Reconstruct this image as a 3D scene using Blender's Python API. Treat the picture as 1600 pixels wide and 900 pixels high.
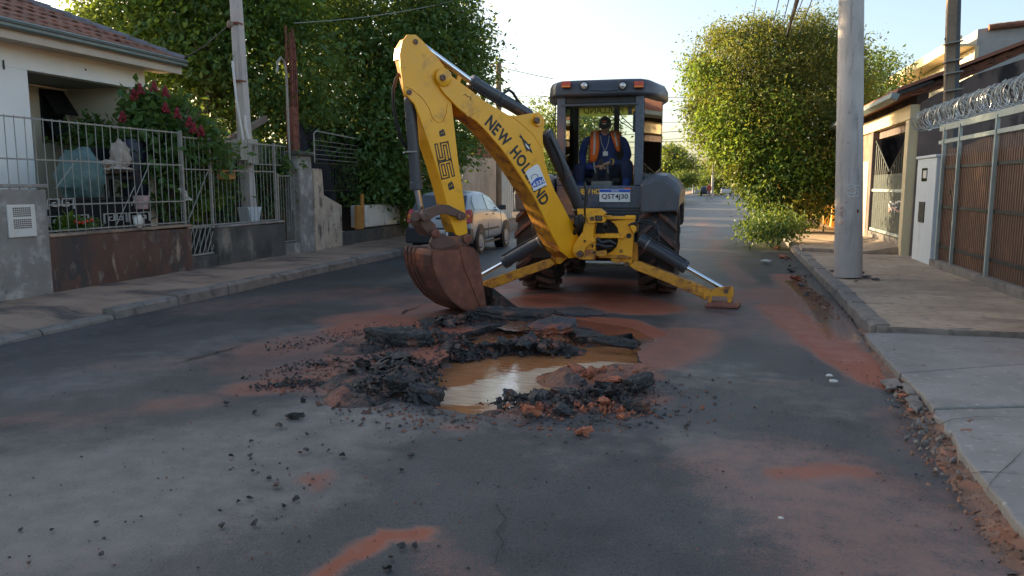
import bpy, bmesh, math, random
import numpy as np
from mathutils import Vector, Matrix, noise, geometry
R = random.Random(11); NR = np.random.default_rng(5)
sc = bpy.context.scene; COL = sc.collection
for o in list(bpy.data.objects): bpy.data.objects.remove(o)

# ------------------------------------------------------------ camera
F = 1200.0; CH = 1.5
TH = math.atan(160 / F); PS = math.atan(315 * math.cos(TH) / F)
cd = bpy.data.cameras.new('camera'); cam = bpy.data.objects.new('camera', cd); COL.objects.link(cam)
cd.sensor_width = 36; cd.lens = F / 1600 * 36; cd.clip_start = .05; cd.clip_end = 3000
cam.location = (0, 0, CH); cam.rotation_euler = (math.pi / 2 - TH, 0, PS)
sc.camera = cam
# ------------------------------------------------------------ sky and sun
SUN_EL = math.radians(14); SUN_AZ = math.radians(-70)      # azimuth from +Y towards +X
w = bpy.data.worlds.new('World'); sc.world = w; w.use_nodes = True
nt = w.node_tree; nt.nodes.clear()
sk = nt.nodes.new('ShaderNodeTexSky'); sk.sky_type = 'NISHITA'; sk.sun_disc = False
sk.sun_elevation = SUN_EL; sk.sun_rotation = SUN_AZ; sk.air_density = 1.0; sk.dust_density = 4.4; sk.ozone_density = 1.0; sk.altitude = 600
bg = nt.nodes.new('ShaderNodeBackground'); bg.inputs[1].default_value = .115
wo = nt.nodes.new('ShaderNodeOutputWorld'); hs_ = nt.nodes.new('ShaderNodeHueSaturation'); hs_.inputs['Saturation'].default_value = .95; nt.links.new(sk.outputs[0], hs_.inputs['Color']); nt.links.new(hs_.outputs[0], bg.inputs[0]); nt.links.new(bg.outputs[0], wo.inputs[0])
S = Vector((math.sin(SUN_AZ) * math.cos(SUN_EL), math.cos(SUN_AZ) * math.cos(SUN_EL), math.sin(SUN_EL)))
sl = bpy.data.lights.new('sun', 'SUN'); sl.energy = 5.0; sl.angle = math.radians(.5); sl.color = (1, .77, .46)
so = bpy.data.objects.new('sun', sl); COL.objects.link(so); so.rotation_euler = S.to_track_quat('Z', 'Y').to_euler(); so.location = S * 100
sc.view_settings.view_transform = 'Standard'; sc.view_settings.look = 'None'; sc.view_settings.gamma = 1
sc.view_settings.use_curve_mapping = False; sc.view_settings.exposure = 1.68
try:
    sc.cycles.max_bounces = 8; sc.cycles.transparent_max_bounces = 12
except Exception: pass

# ------------------------------------------------------------ measuring: a pixel of the 1600x900 photograph -> a point in the place
_c, _s = math.cos(TH), math.sin(TH)
_f = Vector((-math.sin(PS), math.cos(PS), 0)); _r = Vector((math.cos(PS), math.sin(PS), 0))
_fw = _f * _c + Vector((0, 0, -_s)); _up = _f * _s + Vector((0, 0, _c)); CP = Vector((0, 0, CH))
def ray(px, py): return _r * ((px - 800) / F) + _up * (-(py - 450) / F) + _fw
def G(px, py, z=0.0):
    d = ray(px, py); return CP + d * ((z - CH) / d.z)
def AY(px, py, Y):
    d = ray(px, py); return CP + d * (Y / d.y)
def AX(px, py, X):
    d = ray(px, py); return CP + d * (X / d.x)
def PL(px, py, p0, n):
    d = ray(px, py); return CP + d * ((p0 - CP).dot(n) / d.dot(n))

# ------------------------------------------------------------ object helpers
WL = {}
def top(o, label, cat, group=None):
    o['label'] = label; o['category'] = cat
    if group: o['group'] = group
    return o
def E(name, loc, label, cat, group=None):
    o = bpy.data.objects.new(name, None); COL.objects.link(o); o.location = loc; o.empty_display_size = .2
    WL[o.name] = Vector(loc); return top(o, label, cat, group)
class MB:
    def __init__(s): s.v = []; s.f = []
    def add(s, vs, fs):
        n = len(s.v); s.v += [tuple(v) for v in vs]; s.f += [tuple(i + n for i in f) for f in fs]; return s
    def b(s, x0, x1, y0, y1, z0, z1):
        return s.add([(x0,y0,z0),(x1,y0,z0),(x1,y1,z0),(x0,y1,z0),(x0,y0,z1),(x1,y0,z1),(x1,y1,z1),(x0,y1,z1)],
                     [(0,3,2,1),(4,5,6,7),(0,1,5,4),(1,2,6,5),(2,3,7,6),(3,0,4,7)])
    def box(s, c, size, rot=None):
        m = rot or Matrix.Identity(3); c = Vector(c); h = [q / 2 for q in size]
        vs = [c + m @ Vector((a*h[0], b*h[1], d*h[2])) for d in (-1, 1) for a, b in ((-1,-1),(1,-1),(1,1),(-1,1))]
        return s.add(vs, [(0,3,2,1),(4,5,6,7),(0,1,5,4),(1,2,6,5),(2,3,7,6),(3,0,4,7)])
    def bar(s, p0, p1, w, h, up=(0, 0, 1)):
        p0, p1 = Vector(p0), Vector(p1); t = (p1 - p0).normalized(); u = Vector(up)
        x = t.cross(u)
        if x.length < 1e-4: x = t.cross(Vector((0, 1, 0)))
        x.normalize(); u = x.cross(t)
        q = [x*(a*w/2) + u*(b*h/2) for a, b in ((-1,-1),(1,-1),(1,1),(-1,1))]
        return s.add([p0 + k for k in q] + [p1 + k for k in q], [(0,3,2,1),(4,5,6,7),(0,1,5,4),(1,2,6,5),(2,3,7,6),(3,0,4,7)])
    def prism(s, pts, vec):
        pts = [Vector(p) for p in pts]; vec = Vector(vec); n = len(pts)
        return s.add(pts + [p + vec for p in pts], [tuple(range(n - 1, -1, -1)), tuple(range(n, 2*n))] + [(i, (i+1) % n, n + (i+1) % n, n + i) for i in range(n)])
    def tube(s, pts, r, n=8, cap=True):
        pts = [Vector(p) for p in pts]; m = len(pts); rr = r if isinstance(r, (list, tuple)) else [r] * m
        vs = []; fs = []; u = None
        for i, p in enumerate(pts):
            t = (pts[min(i+1, m-1)] - pts[max(i-1, 0)])
            t = t.normalized() if t.length > 1e-9 else Vector((0, 0, 1))
            if u is None:
                u = t.cross(Vector((0, 0, 1)))
                if u.length < 1e-3: u = t.cross(Vector((0, 1, 0)))
            u = (u - t * u.dot(t)); u = u.normalized() if u.length > 1e-9 else t.orthogonal().normalized()
            w2 = t.cross(u)
            vs += [p + (u * math.cos(2*math.pi*k/n) + w2 * math.sin(2*math.pi*k/n)) * rr[i] for k in range(n)]
        for i in range(m - 1):
            fs += [(i*n + k, i*n + (k+1) % n, (i+1)*n + (k+1) % n, (i+1)*n + k) for k in range(n)]
        if cap: fs += [tuple(range(n - 1, -1, -1)), tuple(range((m-1)*n, m*n))]
        return s.add(vs, fs)
    def cyl(s, p0, p1, r, n=16, r1=None): return s.tube([p0, p1], [r, r if r1 is None else r1], n)
    def sph(s, c, r, nu=12, nv=8):
        c = Vector(c); r = (r, r, r) if not isinstance(r, (tuple, list)) else r; vs = []; fs = []
        for j in range(nv + 1):
            a = math.pi * j / nv
            vs += [c + Vector((r[0]*math.sin(a)*math.cos(2*math.pi*k/nu), r[1]*math.sin(a)*math.sin(2*math.pi*k/nu), r[2]*math.cos(a))) for k in range(nu)]
        for j in range(nv): fs += [(j*nu + k, (j+1)*nu + k, (j+1)*nu + (k+1) % nu, j*nu + (k+1) % nu) for k in range(nu)]
        return s.add(vs, fs)
    def rev(s, c, axis, prof, n=32):
        """turn (distance along axis, radius) pairs about the axis through c"""
        c = Vector(c); a = Vector(axis).normalized(); u = a.orthogonal().normalized(); w2 = a.cross(u); vs = []; fs = []; m = len(prof)
        for h, r in prof: vs += [c + a*h + (u*math.cos(2*math.pi*k/n) + w2*math.sin(2*math.pi*k/n)) * r for k in range(n)]
        for j in range(m - 1): fs += [(j*n + k, j*n + (k+1) % n, (j+1)*n + (k+1) % n, (j+1)*n + k) for k in range(n)]
        return s.add(vs, fs)
    def loft(s, rings, close=True, cap=True):
        n = len(rings[0]); vs = [p for r in rings for p in r]; fs = []
        for j in range(len(rings) - 1):
            fs += [(j*n + k, j*n + (k+1) % n, (j+1)*n + (k+1) % n, (j+1)*n + k) for k in range(n if close else n - 1)]
        if cap: fs += [tuple(range(n - 1, -1, -1)), tuple(range((len(rings)-1)*n, len(rings)*n))]
        return s.add(vs, fs)
    def grid(s, P, flip=False):
        m = len(P); n = len(P[0])
        return s.add([p for r in P for p in r], [(j*n+k, j*n+k+1, (j+1)*n+k+1, (j+1)*n+k) for j in range(m-1) for k in range(n-1)])
    def mesh(s, name, base=(0, 0, 0), smooth=False, recalc=True):
        me = bpy.data.meshes.new(name); bx, by, bz = base
        me.from_pydata([(x-bx, y-by, z-bz) for x, y, z in s.v], [], s.f)
        if recalc or smooth:
            bm = bmesh.new(); bm.from_mesh(me)
            if recalc: bmesh.ops.recalc_face_normals(bm, faces=bm.faces)
            if smooth:
                for f in bm.faces: f.smooth = True
                for e in bm.edges: e.smooth = len(e.link_faces) < 2 or e.calc_face_angle(0) < math.radians(38)
            bm.to_mesh(me); bm.free()
        me.update(); return me
    def build(s, name, mat, parent=None, smooth=False, bevel=0, kind=None, base=None, recalc=True):
        if parent is not None: base = WL[parent.name]
        elif base is None: base = (0, 0, 0)
        me = s.mesh(name, base, smooth, recalc)
        for m in (mat if isinstance(mat, list) else [mat]): me.materials.append(m)
        o = bpy.data.objects.new(name, me); COL.objects.link(o)
        if parent is not None: o.parent = parent
        else: o.location = base
        WL[o.name] = Vector(base)
        if bevel:
            b = o.modifiers.new('bevel', 'BEVEL'); b.width = bevel; b.segments = 2; b.limit_method = 'ANGLE'; b.angle_limit = math.radians(40); b.harden_normals = False
        if kind: o['kind'] = kind
        return o
def twin(o, parent, dz=None, name=None):
    c = o.copy(); COL.objects.link(c); c.parent = parent; WL[c.name] = WL[parent.name] if parent else Vector((0, 0, 0))
    return c
def dup(root, loc, rz=0.0, label=None, group=None, scale=None):
    r = root.copy(); COL.objects.link(r); r.location = loc; r.rotation_euler = (0, 0, rz)
    if scale: r.scale = scale
    if label: r['label'] = label
    if group: r['group'] = group
    for ch in list(root.children):
        c = ch.copy(); COL.objects.link(c); c.parent = r
        for g in list(ch.children):
            d = g.copy(); COL.objects.link(d); d.parent = c
    return r
def rotm(x=0, y=0, z=0): return (Matrix.Rotation(z, 3, 'Z') @ Matrix.Rotation(y, 3, 'Y') @ Matrix.Rotation(x, 3, 'X'))

# ------------------------------------------------------------ materials
def nmat(name):
    m = bpy.data.materials.new(name); m.use_nodes = True; t = m.node_tree
    return m, t, t.nodes['Principled BSDF'], t.nodes['Material Output']
def nd(t, ty, **kw):
    n = t.nodes.new(ty)
    for k, v in kw.items():
        if k in n.inputs.keys(): n.inputs[k].default_value = v
        else: setattr(n, k, v)
    return n
def pos(t, scale=None):
    g = nd(t, 'ShaderNodeNewGeometry').outputs['Position']
    if scale is None: return g
    mp = nd(t, 'ShaderNodeMapping'); mp.inputs['Scale'].default_value = scale; t.links.new(g, mp.inputs[0]); return mp.outputs[0]
def nz(t, scale, detail=5, stretch=None, rough=.55):
    n = nd(t, 'ShaderNodeTexNoise', Scale=scale, Detail=detail, Roughness=rough); t.links.new(pos(t, stretch), n.inputs['Vector']); return n.outputs[0]
def mr(t, x, lo, hi, a=0, b=1):
    m = nd(t, 'ShaderNodeMapRange'); m.inputs[1].default_value = lo; m.inputs[2].default_value = hi; m.inputs[3].default_value = a; m.inputs[4].default_value = b
    t.links.new(x, m.inputs[0]); return m.outputs[0]
def mx(t, f, a, b):
    m = nd(t, 'ShaderNodeMix', data_type='RGBA')
    for s, q in ((0, f), (6, a), (7, b)):
        if isinstance(q, (int, float)): m.inputs[s].default_value = q
        elif isinstance(q, (tuple, list)): m.inputs[s].default_value = (*q[:3], 1)
        else: t.links.new(q, m.inputs[s])
    return m.outputs[2]
def mth(t, op, a, b=None):
    m = nd(t, 'ShaderNodeMath', operation=op)
    for i, q in enumerate((a, b)):
        if q is None: continue
        if isinstance(q, (int, float)): m.inputs[i].default_value = q
        else: t.links.new(q, m.inputs[i])
    return m.outputs[0]
def bump(t, pr, h, strength=.3, dist=.01):
    b = nd(t, 'ShaderNodeBump', Strength=strength, Distance=dist); t.links.new(h, b.inputs['Height']); t.links.new(b.outputs[0], pr.inputs['Normal']); return b
def mat(name, col, rough=.6, metal=0, var=.15, vs=3, bmp=0, bs=60, dirt=(), spec=.5, rv=.1, coat=0, bd=.01):
    m, t, p, o = nmat(name)
    c = mx(t, mr(t, nz(t, vs), .3, .7), [q*(1-var) for q in col], [min(1, q*(1+var)) for q in col])
    for dc, (lo, hi), ds, st in dirt: c = mx(t, mr(t, nz(t, ds, 7, st, .65), lo, hi), c, dc)
    t.links.new(c, p.inputs['Base Color'])
    if rv: t.links.new(mr(t, nz(t, vs*4), .3, .7, max(.02, rough-rv), min(1, rough+rv)), p.inputs['Roughness'])
    else: p.inputs['Roughness'].default_value = rough
    p.inputs['Metallic'].default_value = metal; p.inputs['Specular IOR Level'].default_value = spec
    if coat: p.inputs['Coat Weight'].default_value = coat; p.inputs['Coat Roughness'].default_value = .1
    if bmp: bump(t, p, nz(t, bs, 6), bmp, bd)
    return m
RED = (.27, .075, .034)
M = {}
M['yellow'] = mat('yellow_paint', (.92, .42, .01), .36, var=.08, vs=2, dirt=[((.45,.2,.03),(.56,.74),3,None), ((.16,.06,.03),(.66,.74),14,None)], bmp=.06, bs=25, coat=.15)
M['yellow_dirty'] = mat('muddy_yellow_paint', (.66, .29, .02), .55, var=.2, vs=5, dirt=[((.28,.1,.03),(.48,.62),7,None), ((.07,.035,.02),(.6,.68),20,None)], bmp=.2, bs=40)
M['rustpin'] = mat('worn_steel_pin', (.16, .1, .075), .5, .5, var=.3, vs=20)
M['brown'] = mat('brown_worn_paint', (.12, .062, .043), .55, var=.2, vs=6, dirt=[((.26,.09,.045),(.56,.7),5,None)], bmp=.15, bs=30)
M['rubblebed'] = mat('wet_spoil_bed', (.035,.027,.024), .6, var=.5, vs=10, dirt=[((.2,.07,.04),(.5,.6),5,None), ((.1,.06,.045),(.58,.66),16,None)], bmp=1.0, bs=30, bd=.03)
M['bucket'] = mat('muddy_shaded_bucket_steel', (.1, .044, .033), .5, var=.25, vs=4, dirt=[((.3,.09,.04),(.5,.68),5,None), ((.06,.03,.025),(.58,.68),9,None)], bmp=.35, bs=22)  # dark base puts the shell's shade in with its mud
M['bucketside'] = mat('red_mud_on_steel', (.19, .062, .034), .55, var=.35, vs=6, dirt=[((.13,.045,.03),(.52,.66),7,(1,1,.5)), ((.36,.13,.06),(.6,.75),12,None)], bmp=.5, bs=30)
M['grey'] = mat('dark_grey_paint', (.05, .055, .065), .35, var=.12, vs=3, dirt=[((.1,.085,.075),(.58,.8),4,None)], bmp=.04)
M['cabgrey'] = mat('blue_grey_cab_paint', (.075, .095, .13), .3, var=.1, vs=3, dirt=[((.1,.09,.085),(.6,.85),4,None)])
M['fender'] = mat('grey_fender_plastic', (.075, .082, .095), .42, var=.12, vs=3, dirt=[((.14,.115,.1),(.56,.8),5,None)])
M['black'] = mat('black_plastic', (.018, .018, .02), .5, var=.2)
M['hose'] = mat('black_rubber_hose', (.015, .015, .016), .4, var=.2)
M['tyre'] = mat('muddy_tyre_rubber', (.028, .025, .024), .75, var=.25, vs=6, dirt=[((.12,.055,.037),(.55,.72),6,None)], bmp=.2, bs=50)
M['lug'] = mat('muddy_tyre_lug', (.085, .047, .036), .75, var=.3, vs=6, dirt=[((.2,.08,.05),(.5,.66),7,None)], bmp=.2, bs=50)
M['chrome'] = mat('chrome_rod', (.75, .77, .8), .12, 1, var=.04, rv=.04)
M['redlens'] = mat('red_lamp_lens', (.55, .05, .02), .15, var=.1)
M['orangelens'] = mat('orange_lamp_lens', (.8, .25, .03), .15, var=.1)
M['lampglass'] = mat('lamp_reflector', (.7, .68, .62), .12, .6, var=.2, vs=40)
M['white'] = mat('white_plate', (.78, .78, .76), .4, var=.04)
M['blue'] = mat('blue_band', (.02, .09, .45), .4, var=.05)
M['ink'] = mat('black_print', (.02, .02, .022), .5, var=.1)
M['yellowink'] = mat('yellow_print', (.8, .5, .04), .45, var=.05)
M['strip'] = mat('yellow_sun_strip', (.52, .55, .2), .5, var=.05)
M['strip_ink_'] = mat('green_strip_print', (.17, .2, .1), .5, var=.1)
M['skin'] = mat('skin', (.46, .25, .165), .5, var=.08, vs=30)
M['navy'] = mat('blue_work_cloth', (.014, .038, .2), .8, var=.25, vs=9, bmp=.5, bs=18)
M['navytrouser'] = mat('navy_trouser_cloth', (.012,.022,.075), .85, var=.25, vs=9, bmp=.5, bs=18)
M['orange'] = mat('orange_vest_cloth', (.95, .16, .012), .7, var=.1, vs=12)
M['silverband'] = mat('grey_reflective_band', (.55, .53, .5), .4, var=.06)
M['boot'] = mat('grey_boot_leather', (.1, .085, .075), .7, var=.2)
M['boots_bellow'] = mat('grey_rubber', (.2, .19, .18), .7, var=.15)
M['concrete_pole'] = mat('pole_concrete', (.48, .44, .405), .85, var=.12, vs=2.5, dirt=[((.27,.245,.23),(.54,.72),3,(2.5,2.5,.25)), ((.2,.17,.15),(.64,.7),14,None), ((.5,.36,.32),(.6,.8),1.2,None)], bmp=.2, bs=90)
M['white_wall'] = mat('white_house_plaster', (.84, .81, .75), .85, var=.05, vs=1.5, dirt=[((.5,.42,.32),(.64,.9),1.4,(1,1,.6))], bmp=.1, bs=40)
M['cream_wall'] = mat('cream_house_plaster', (.66, .58, .44), .85, var=.06, vs=1.5, bmp=.1, bs=40)
M['grey_soffit'] = mat('grey_porch_soffit', (.3, .29, .28), .85, var=.08)
M['grey_plaster'] = mat('stained_grey_plaster', (.23, .21, .185), .9, var=.25, vs=2, dirt=[((.42,.4,.36),(.52,.68),4,None), ((.06,.055,.05),(.6,.75),7,None), ((.2,.11,.07),(.6,.8),1.5,None)], bmp=.5, bs=25)
M['brown_wall'] = mat('red_stained_low_wall', (.115, .06, .043), .9, var=.25, vs=2.5, dirt=[((.055,.05,.045),(.5,.64),2.2,(1,1,.35)), ((.36,.27,.19),(.59,.68),3.4,(1,1,.3)), ((.2,.17,.14),(.58,.7),6,(1,1,.5)), ((.18,.075,.045),(.6,.75),1.6,None)], bmp=.5, bs=25)
M['moss_wall'] = mat('mossy_dark_wall', (.085, .08, .07), .92, var=.3, vs=2.5, dirt=[((.24,.21,.17),(.56,.7),3,(1,1,.4)), ((.04,.04,.037),(.55,.7),2,(1,1,.5))], bmp=.5, bs=25)
M['peel_wall'] = mat('peeling_pale_plaster', (.46, .37, .27), .9, var=.2, vs=3, dirt=[((.15,.1,.08),(.52,.6),5,(1,1,.5)), ((.3,.26,.22),(.6,.7),8,None)], bmp=.6, bs=20)
M['galv'] = mat('pale_painted_steel', (.27, .265, .235), .55, .2, var=.15, vs=9, dirt=[((.2,.13,.08),(.66,.76),20,None)])
M['gatepaint'] = mat('pale_green_grey_steel', (.36, .4, .37), .5, .2, var=.12, vs=6, dirt=[((.18,.14,.1),(.66,.76),12,None)])
M['gutter'] = mat('grey_green_gutter', (.21, .26, .25), .5, .1, var=.12, vs=4)
M['fascia'] = mat('cream_fascia', (.55, .47, .38), .8, var=.1)
M['tile'] = mat('clay_roof_tile', (.21, .085, .05), .85, var=.35, vs=3, dirt=[((.06,.045,.04),(.52,.68),5,None)], bmp=.3, bs=50)
M['ridge'] = mat('grey_ridge_tile', (.16, .15, .16), .8, var=.25, vs=5)
M['darkshut'] = mat('dark_window_steel', (.012, .013, .014), .5, var=.2)
M['bark'] = mat('tree_bark', (.1, .075, .055), .9, var=.3, vs=8, bmp=.6, bs=30)
M['rebar'] = mat('rusty_rebar', (.16, .055, .035), .8, var=.3, vs=12)
M['tarp'] = mat('black_shade_cloth', (.012, .013, .018), .8, var=.3, vs=3)
M['whitebox'] = mat('white_enamel', (.62, .6, .54), .5, var=.08, vs=3, dirt=[((.35,.27,.18),(.62,.78),4,(1,1,.5))])
M['orangewood'] = mat('orange_board', (.42, .19, .04), .7, var=.2, vs=6)
M['board'] = mat('pale_fence_board', (.4, .36, .31), .85, var=.18, vs=1.6, dirt=[((.24,.21,.19),(.58,.75),2.5,(3,3,.3))])
M['wood'] = mat('weathered_wood', (.2, .16, .13), .85, var=.25, vs=5)
M['meterbox'] = mat('pale_blue_meter_box', (.48, .54, .57), .5, var=.05)
M['boxgrey'] = mat('beige_electric_box', (.34, .32, .26), .6, var=.1, vs=5)
M['window_dark'] = mat('dark_glass', (.015, .018, .02), .08, var=.1, rv=.03)
M['silver'] = mat('silver_car_paint', (.36, .38, .4), .34, .25, var=.04, coat=.35, rv=.03)
M['carglass'] = mat('tinted_car_glass', (.03, .035, .04), .05, var=.1, rv=.02, spec=.8)
M['carside'] = mat('sky_painted_car_side_glass', (.3, .34, .36), .06, var=.1, rv=.02, spec=1)  # sky reflection put into the base colour of the side glass
M['wetmud'] = mat('wet_silt', (.2, .085, .045), .14, var=.3, vs=4, dirt=[((.36,.2,.12),(.5,.64),3,(1,2.5,1))], bmp=.25, bs=30, rv=.05)
M['blackprint'] = M['ink']
M['carblack'] = mat('dark_bumper_trim', (.03, .032, .037), .5, var=.1)
M['taillight'] = mat('red_tail_light', (.4, .012, .015), .2, var=.1, coat=.5)
M['kerb'] = mat('kerb_stone', (.2, .175, .15), .9, var=.22, vs=4, dirt=[((.08,.07,.06),(.54,.7),6,None), ((.32,.2,.13),(.62,.78),2,None)], bmp=.6, bs=30)
M['pave_l'] = mat('dusty_brown_pavement', (.33, .225, .155), .92, var=.25, vs=1.3, dirt=[((.1,.078,.068),(.5,.66),1.6,(.6,1.3,1)), ((.36,.26,.17),(.6,.74),2,(.7,1.4,1)), ((.05,.04,.037),(.66,.72),6,None)], bmp=.6, bs=18)
M['pave_r'] = mat('stained_concrete_pavement', (.4, .3, .205), .88, var=.18, vs=1.2, dirt=[((.2,.135,.1),(.5,.68),1.3,(.6,1.3,1)), ((.13,.09,.07),(.6,.68),2.6,(.6,1.5,1)), ((.33,.17,.11),(.56,.74),.9,(.6,1.4,1)), ((.22,.18,.15),(.52,.66),8,None)], bmp=.3, bs=40)
M['slab'] = mat('blue_grey_concrete_slab', (.225, .21, .19), .75, var=.2, vs=2.2, dirt=[((.15,.14,.13),(.56,.7),9,None), ((.33,.3,.27),(.58,.66),16,None), ((.34,.2,.15),(.62,.76),1.3,(.7,1.5,1)), ((.2,.19,.185),(.6,.75),3,None)], bmp=.15, bs=60)
M['dirt'] = mat('red_brown_dirt', (.2, .115, .078), .9, var=.3, vs=4, dirt=[((.3,.12,.06),(.52,.66),3,None), ((.26,.24,.22),(.6,.7),7,None), ((.07,.05,.04),(.62,.7),11,None)], bmp=.9, bs=22)
M['soil'] = mat('dark_garden_soil', (.07, .05, .035), .95, var=.3, vs=4, bmp=.8, bs=20)
M['claypit'] = mat('wet_red_clay', (.2, .07, .032), .45, var=.3, vs=5, dirt=[((.05,.032,.025),(.5,.62),6,None)], bmp=.9, bs=16)
M['clay'] = mat('red_clay_lump', (.33, .105, .05), .8, var=.3, vs=7, dirt=[((.07,.05,.045),(.54,.62),9,None)], bmp=.8, bs=30)
M['asphalt_lump'] = mat('broken_asphalt', (.03, .028, .027), .55, var=.45, vs=14, dirt=[((.19,.08,.05),(.53,.66),6,None), ((.09,.085,.08),(.6,.66),38,None)], bmp=1.0, bs=38, bd=.02)
M['asphalt_top'] = mat('asphalt_slab_with_clay_film', (.05, .05, .054), .5, var=.25, vs=6, dirt=[(RED,(.5,.62),3,None)], bmp=.5, bs=60)
M['grit'] = mat('asphalt_grit', (.04, .033, .03), .75, var=.5, vs=15, dirt=[((.24,.085,.045),(.47,.56),5,None)], bmp=.6, bs=60)
M['darkbrownsheet'] = mat('brown_gate_sheet', (.13, .072, .05), .5, .15, var=.14, vs=1.2, dirt=[((.075,.05,.042),(.55,.72),2,(2,2,.4))])
M['gatebar'] = mat('brown_gate_bar', (.19, .105, .07), .5, .15, var=.15, vs=8)
M['razor'] = mat('galvanised_razor_wire', (.5, .48, .44), .35, .8, var=.2, vs=30)
M['pillar'] = mat('pale_blue_pillar_paint', (.56, .6, .62), .7, var=.04, vs=2, dirt=[((.42,.42,.4),(.62,.8),2,(1,1,.4))])
M['darkfacade'] = mat('soot_stained_facade', (.17, .125, .108), .92, var=.3, vs=1.2, dirt=[((.035,.03,.03),(.5,.62),1.7,(1,1,.45)), ((.2,.15,.13),(.6,.74),2.5,(1,1,.5))], bmp=.3, bs=25)
M['creampaint'] = mat('cream_column_paint', (.62, .5, .3), .8, var=.08, vs=2, dirt=[((.4,.31,.2),(.62,.8),3,None)])
M['yellowwall'] = mat('ochre_wall_paint', (.62, .4, .12), .8, var=.1, vs=2, dirt=[((.4,.25,.1),(.6,.8),3,(1,1,.5))])
M['shopgate'] = mat('dark_green_gate', (.045, .055, .05), .5, .1, var=.15, vs=4)
M['whitepaint'] = mat('white_spray_paint', (.62, .6, .56), .7, var=.1)
M['pinkpaint'] = mat('pink_spray_paint', (.55, .32, .27), .7, var=.1)
M['pvc'] = mat('white_conduit', (.6, .6, .58), .5, var=.06)
M['wire'] = mat('black_cable', (.02, .02, .022), .6, var=.1)
M['wirelt'] = mat('grey_cable', (.12, .12, .125), .6, var=.1)
M['woodpole'] = mat('weathered_pole', (.22, .16, .11), .85, var=.25, vs=5, dirt=[((.1,.09,.08),(.55,.7),3,(3,3,.3))])
M['bagteal'] = mat('teal_plastic_sack', (.09, .16, .15), .45, var=.25, vs=4, bmp=.8, bs=9, bd=.04)
M['bluebarrel'] = mat('dark_blue_barrel', (.012, .015, .035), .45, var=.2)
M['cloth'] = mat('crumpled_pale_cloth', (.4, .33, .27), .85, var=.25, vs=9, bmp=.8, bs=20)
M['pinkpot'] = mat('faded_pink_pot', (.42, .3, .29), .8, var=.1)
M['kbtile'] = mat('black_glazed_tile', (.012, .012, .014), .6, var=.2, spec=.2)
M['wtile'] = mat('white_glazed_tile', (.6, .58, .54), .3, var=.08)
M['redflower'] = mat('crimson_flower', (.2, .005, .014), .6, var=.3, vs=20)
M['paper'] = mat('pale_litter', (.6, .58, .52), .8, var=.1)
M['farroof'] = mat('far_clay_roof', (.26, .11, .07), .85, var=.2)
M['farwall'] = mat('far_pale_wall', (.5, .45, .37), .85, var=.1)
M['fargrey'] = mat('far_grey_wall', (.34, .33, .31), .85, var=.12)
M['redshirt'] = mat('dark_red_shirt', (.28, .06, .045), .8, var=.15)
M['greytrouser'] = mat('grey_trousers', (.25, .26, .28), .8, var=.15)
M['hair'] = mat('black_hair', (.015, .012, .01), .6, var=.2)
def glass(name, tint, refl=1.0):
    m, t, p, o = nmat(name); t.nodes.remove(p)
    a = nd(t, 'ShaderNodeBsdfTransparent'); a.inputs[0].default_value = (*tint, 1)
    b = nd(t, 'ShaderNodeBsdfGlossy'); b.inputs['Roughness'].default_value = .015
    l = nd(t, 'ShaderNodeFresnel', IOR=1.45); k = nd(t, 'ShaderNodeMixShader')
    t.links.new(mth(t, 'MULTIPLY', l.outputs[0], refl), k.inputs[0]); t.links.new(a.outputs[0], k.inputs[1]); t.links.new(b.outputs[0], k.inputs[2]); t.links.new(k.outputs[0], o.inputs[0]); return m
M['glass'] = glass('clear_cab_glass', (.93, .95, .94), .12)
M['sideglass'] = glass('tinted_cab_side_glass', (.42, .46, .45), 2.4)
def film(name, c, k):
    m, t, p, o = nmat(name); p.inputs['Base Color'].default_value = (*c, 1); tr = nd(t, 'ShaderNodeBsdfTranslucent'); tr.inputs[0].default_value = (*c, 1); x = nd(t, 'ShaderNodeMixShader'); x.inputs[0].default_value = k
    t.links.new(p.outputs[0], x.inputs[1]); t.links.new(tr.outputs[0], x.inputs[2]); t.links.new(x.outputs[0], o.inputs[0]); return m
M['strip'] = film('yellow_sun_film', (.95, 1, .45), .9); M['strip_ink'] = film('green_sun_film', (.3, .36, .16), .7)
def leafmat(name, c0, c1, trans=.35, rough=.5):
    m, t, p, o = nmat(name)
    at = nd(t, 'ShaderNodeAttribute', attribute_name='tint'); sp = nd(t, 'ShaderNodeSeparateColor'); t.links.new(at.outputs['Color'], sp.inputs[0])
    c = mx(t, sp.outputs[0], c0, c1); t.links.new(c, p.inputs['Base Color']); p.inputs['Roughness'].default_value = rough; p.inputs['Specular IOR Level'].default_value = .35
    tr = nd(t, 'ShaderNodeBsdfTranslucent'); c2 = mx(t, .5, c, (.32, .34, .03)); t.links.new(c2, tr.inputs[0])
    k = nd(t, 'ShaderNodeMixShader'); k.inputs[0].default_value = trans
    t.links.new(p.outputs[0], k.inputs[1]); t.links.new(tr.outputs[0], k.inputs[2]); t.links.new(k.outputs[0], o.inputs[0]); return m
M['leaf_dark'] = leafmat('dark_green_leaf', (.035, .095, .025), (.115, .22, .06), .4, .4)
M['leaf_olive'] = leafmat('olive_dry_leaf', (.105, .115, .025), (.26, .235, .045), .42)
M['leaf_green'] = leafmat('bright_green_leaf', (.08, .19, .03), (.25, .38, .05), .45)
M['leaf_mid'] = leafmat('mid_green_leaf', (.055, .115, .03), (.15, .23, .055), .4)
M['leaf_brown'] = leafmat('dry_brown_leaf', (.13, .085, .04), (.22, .16, .06))

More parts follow.
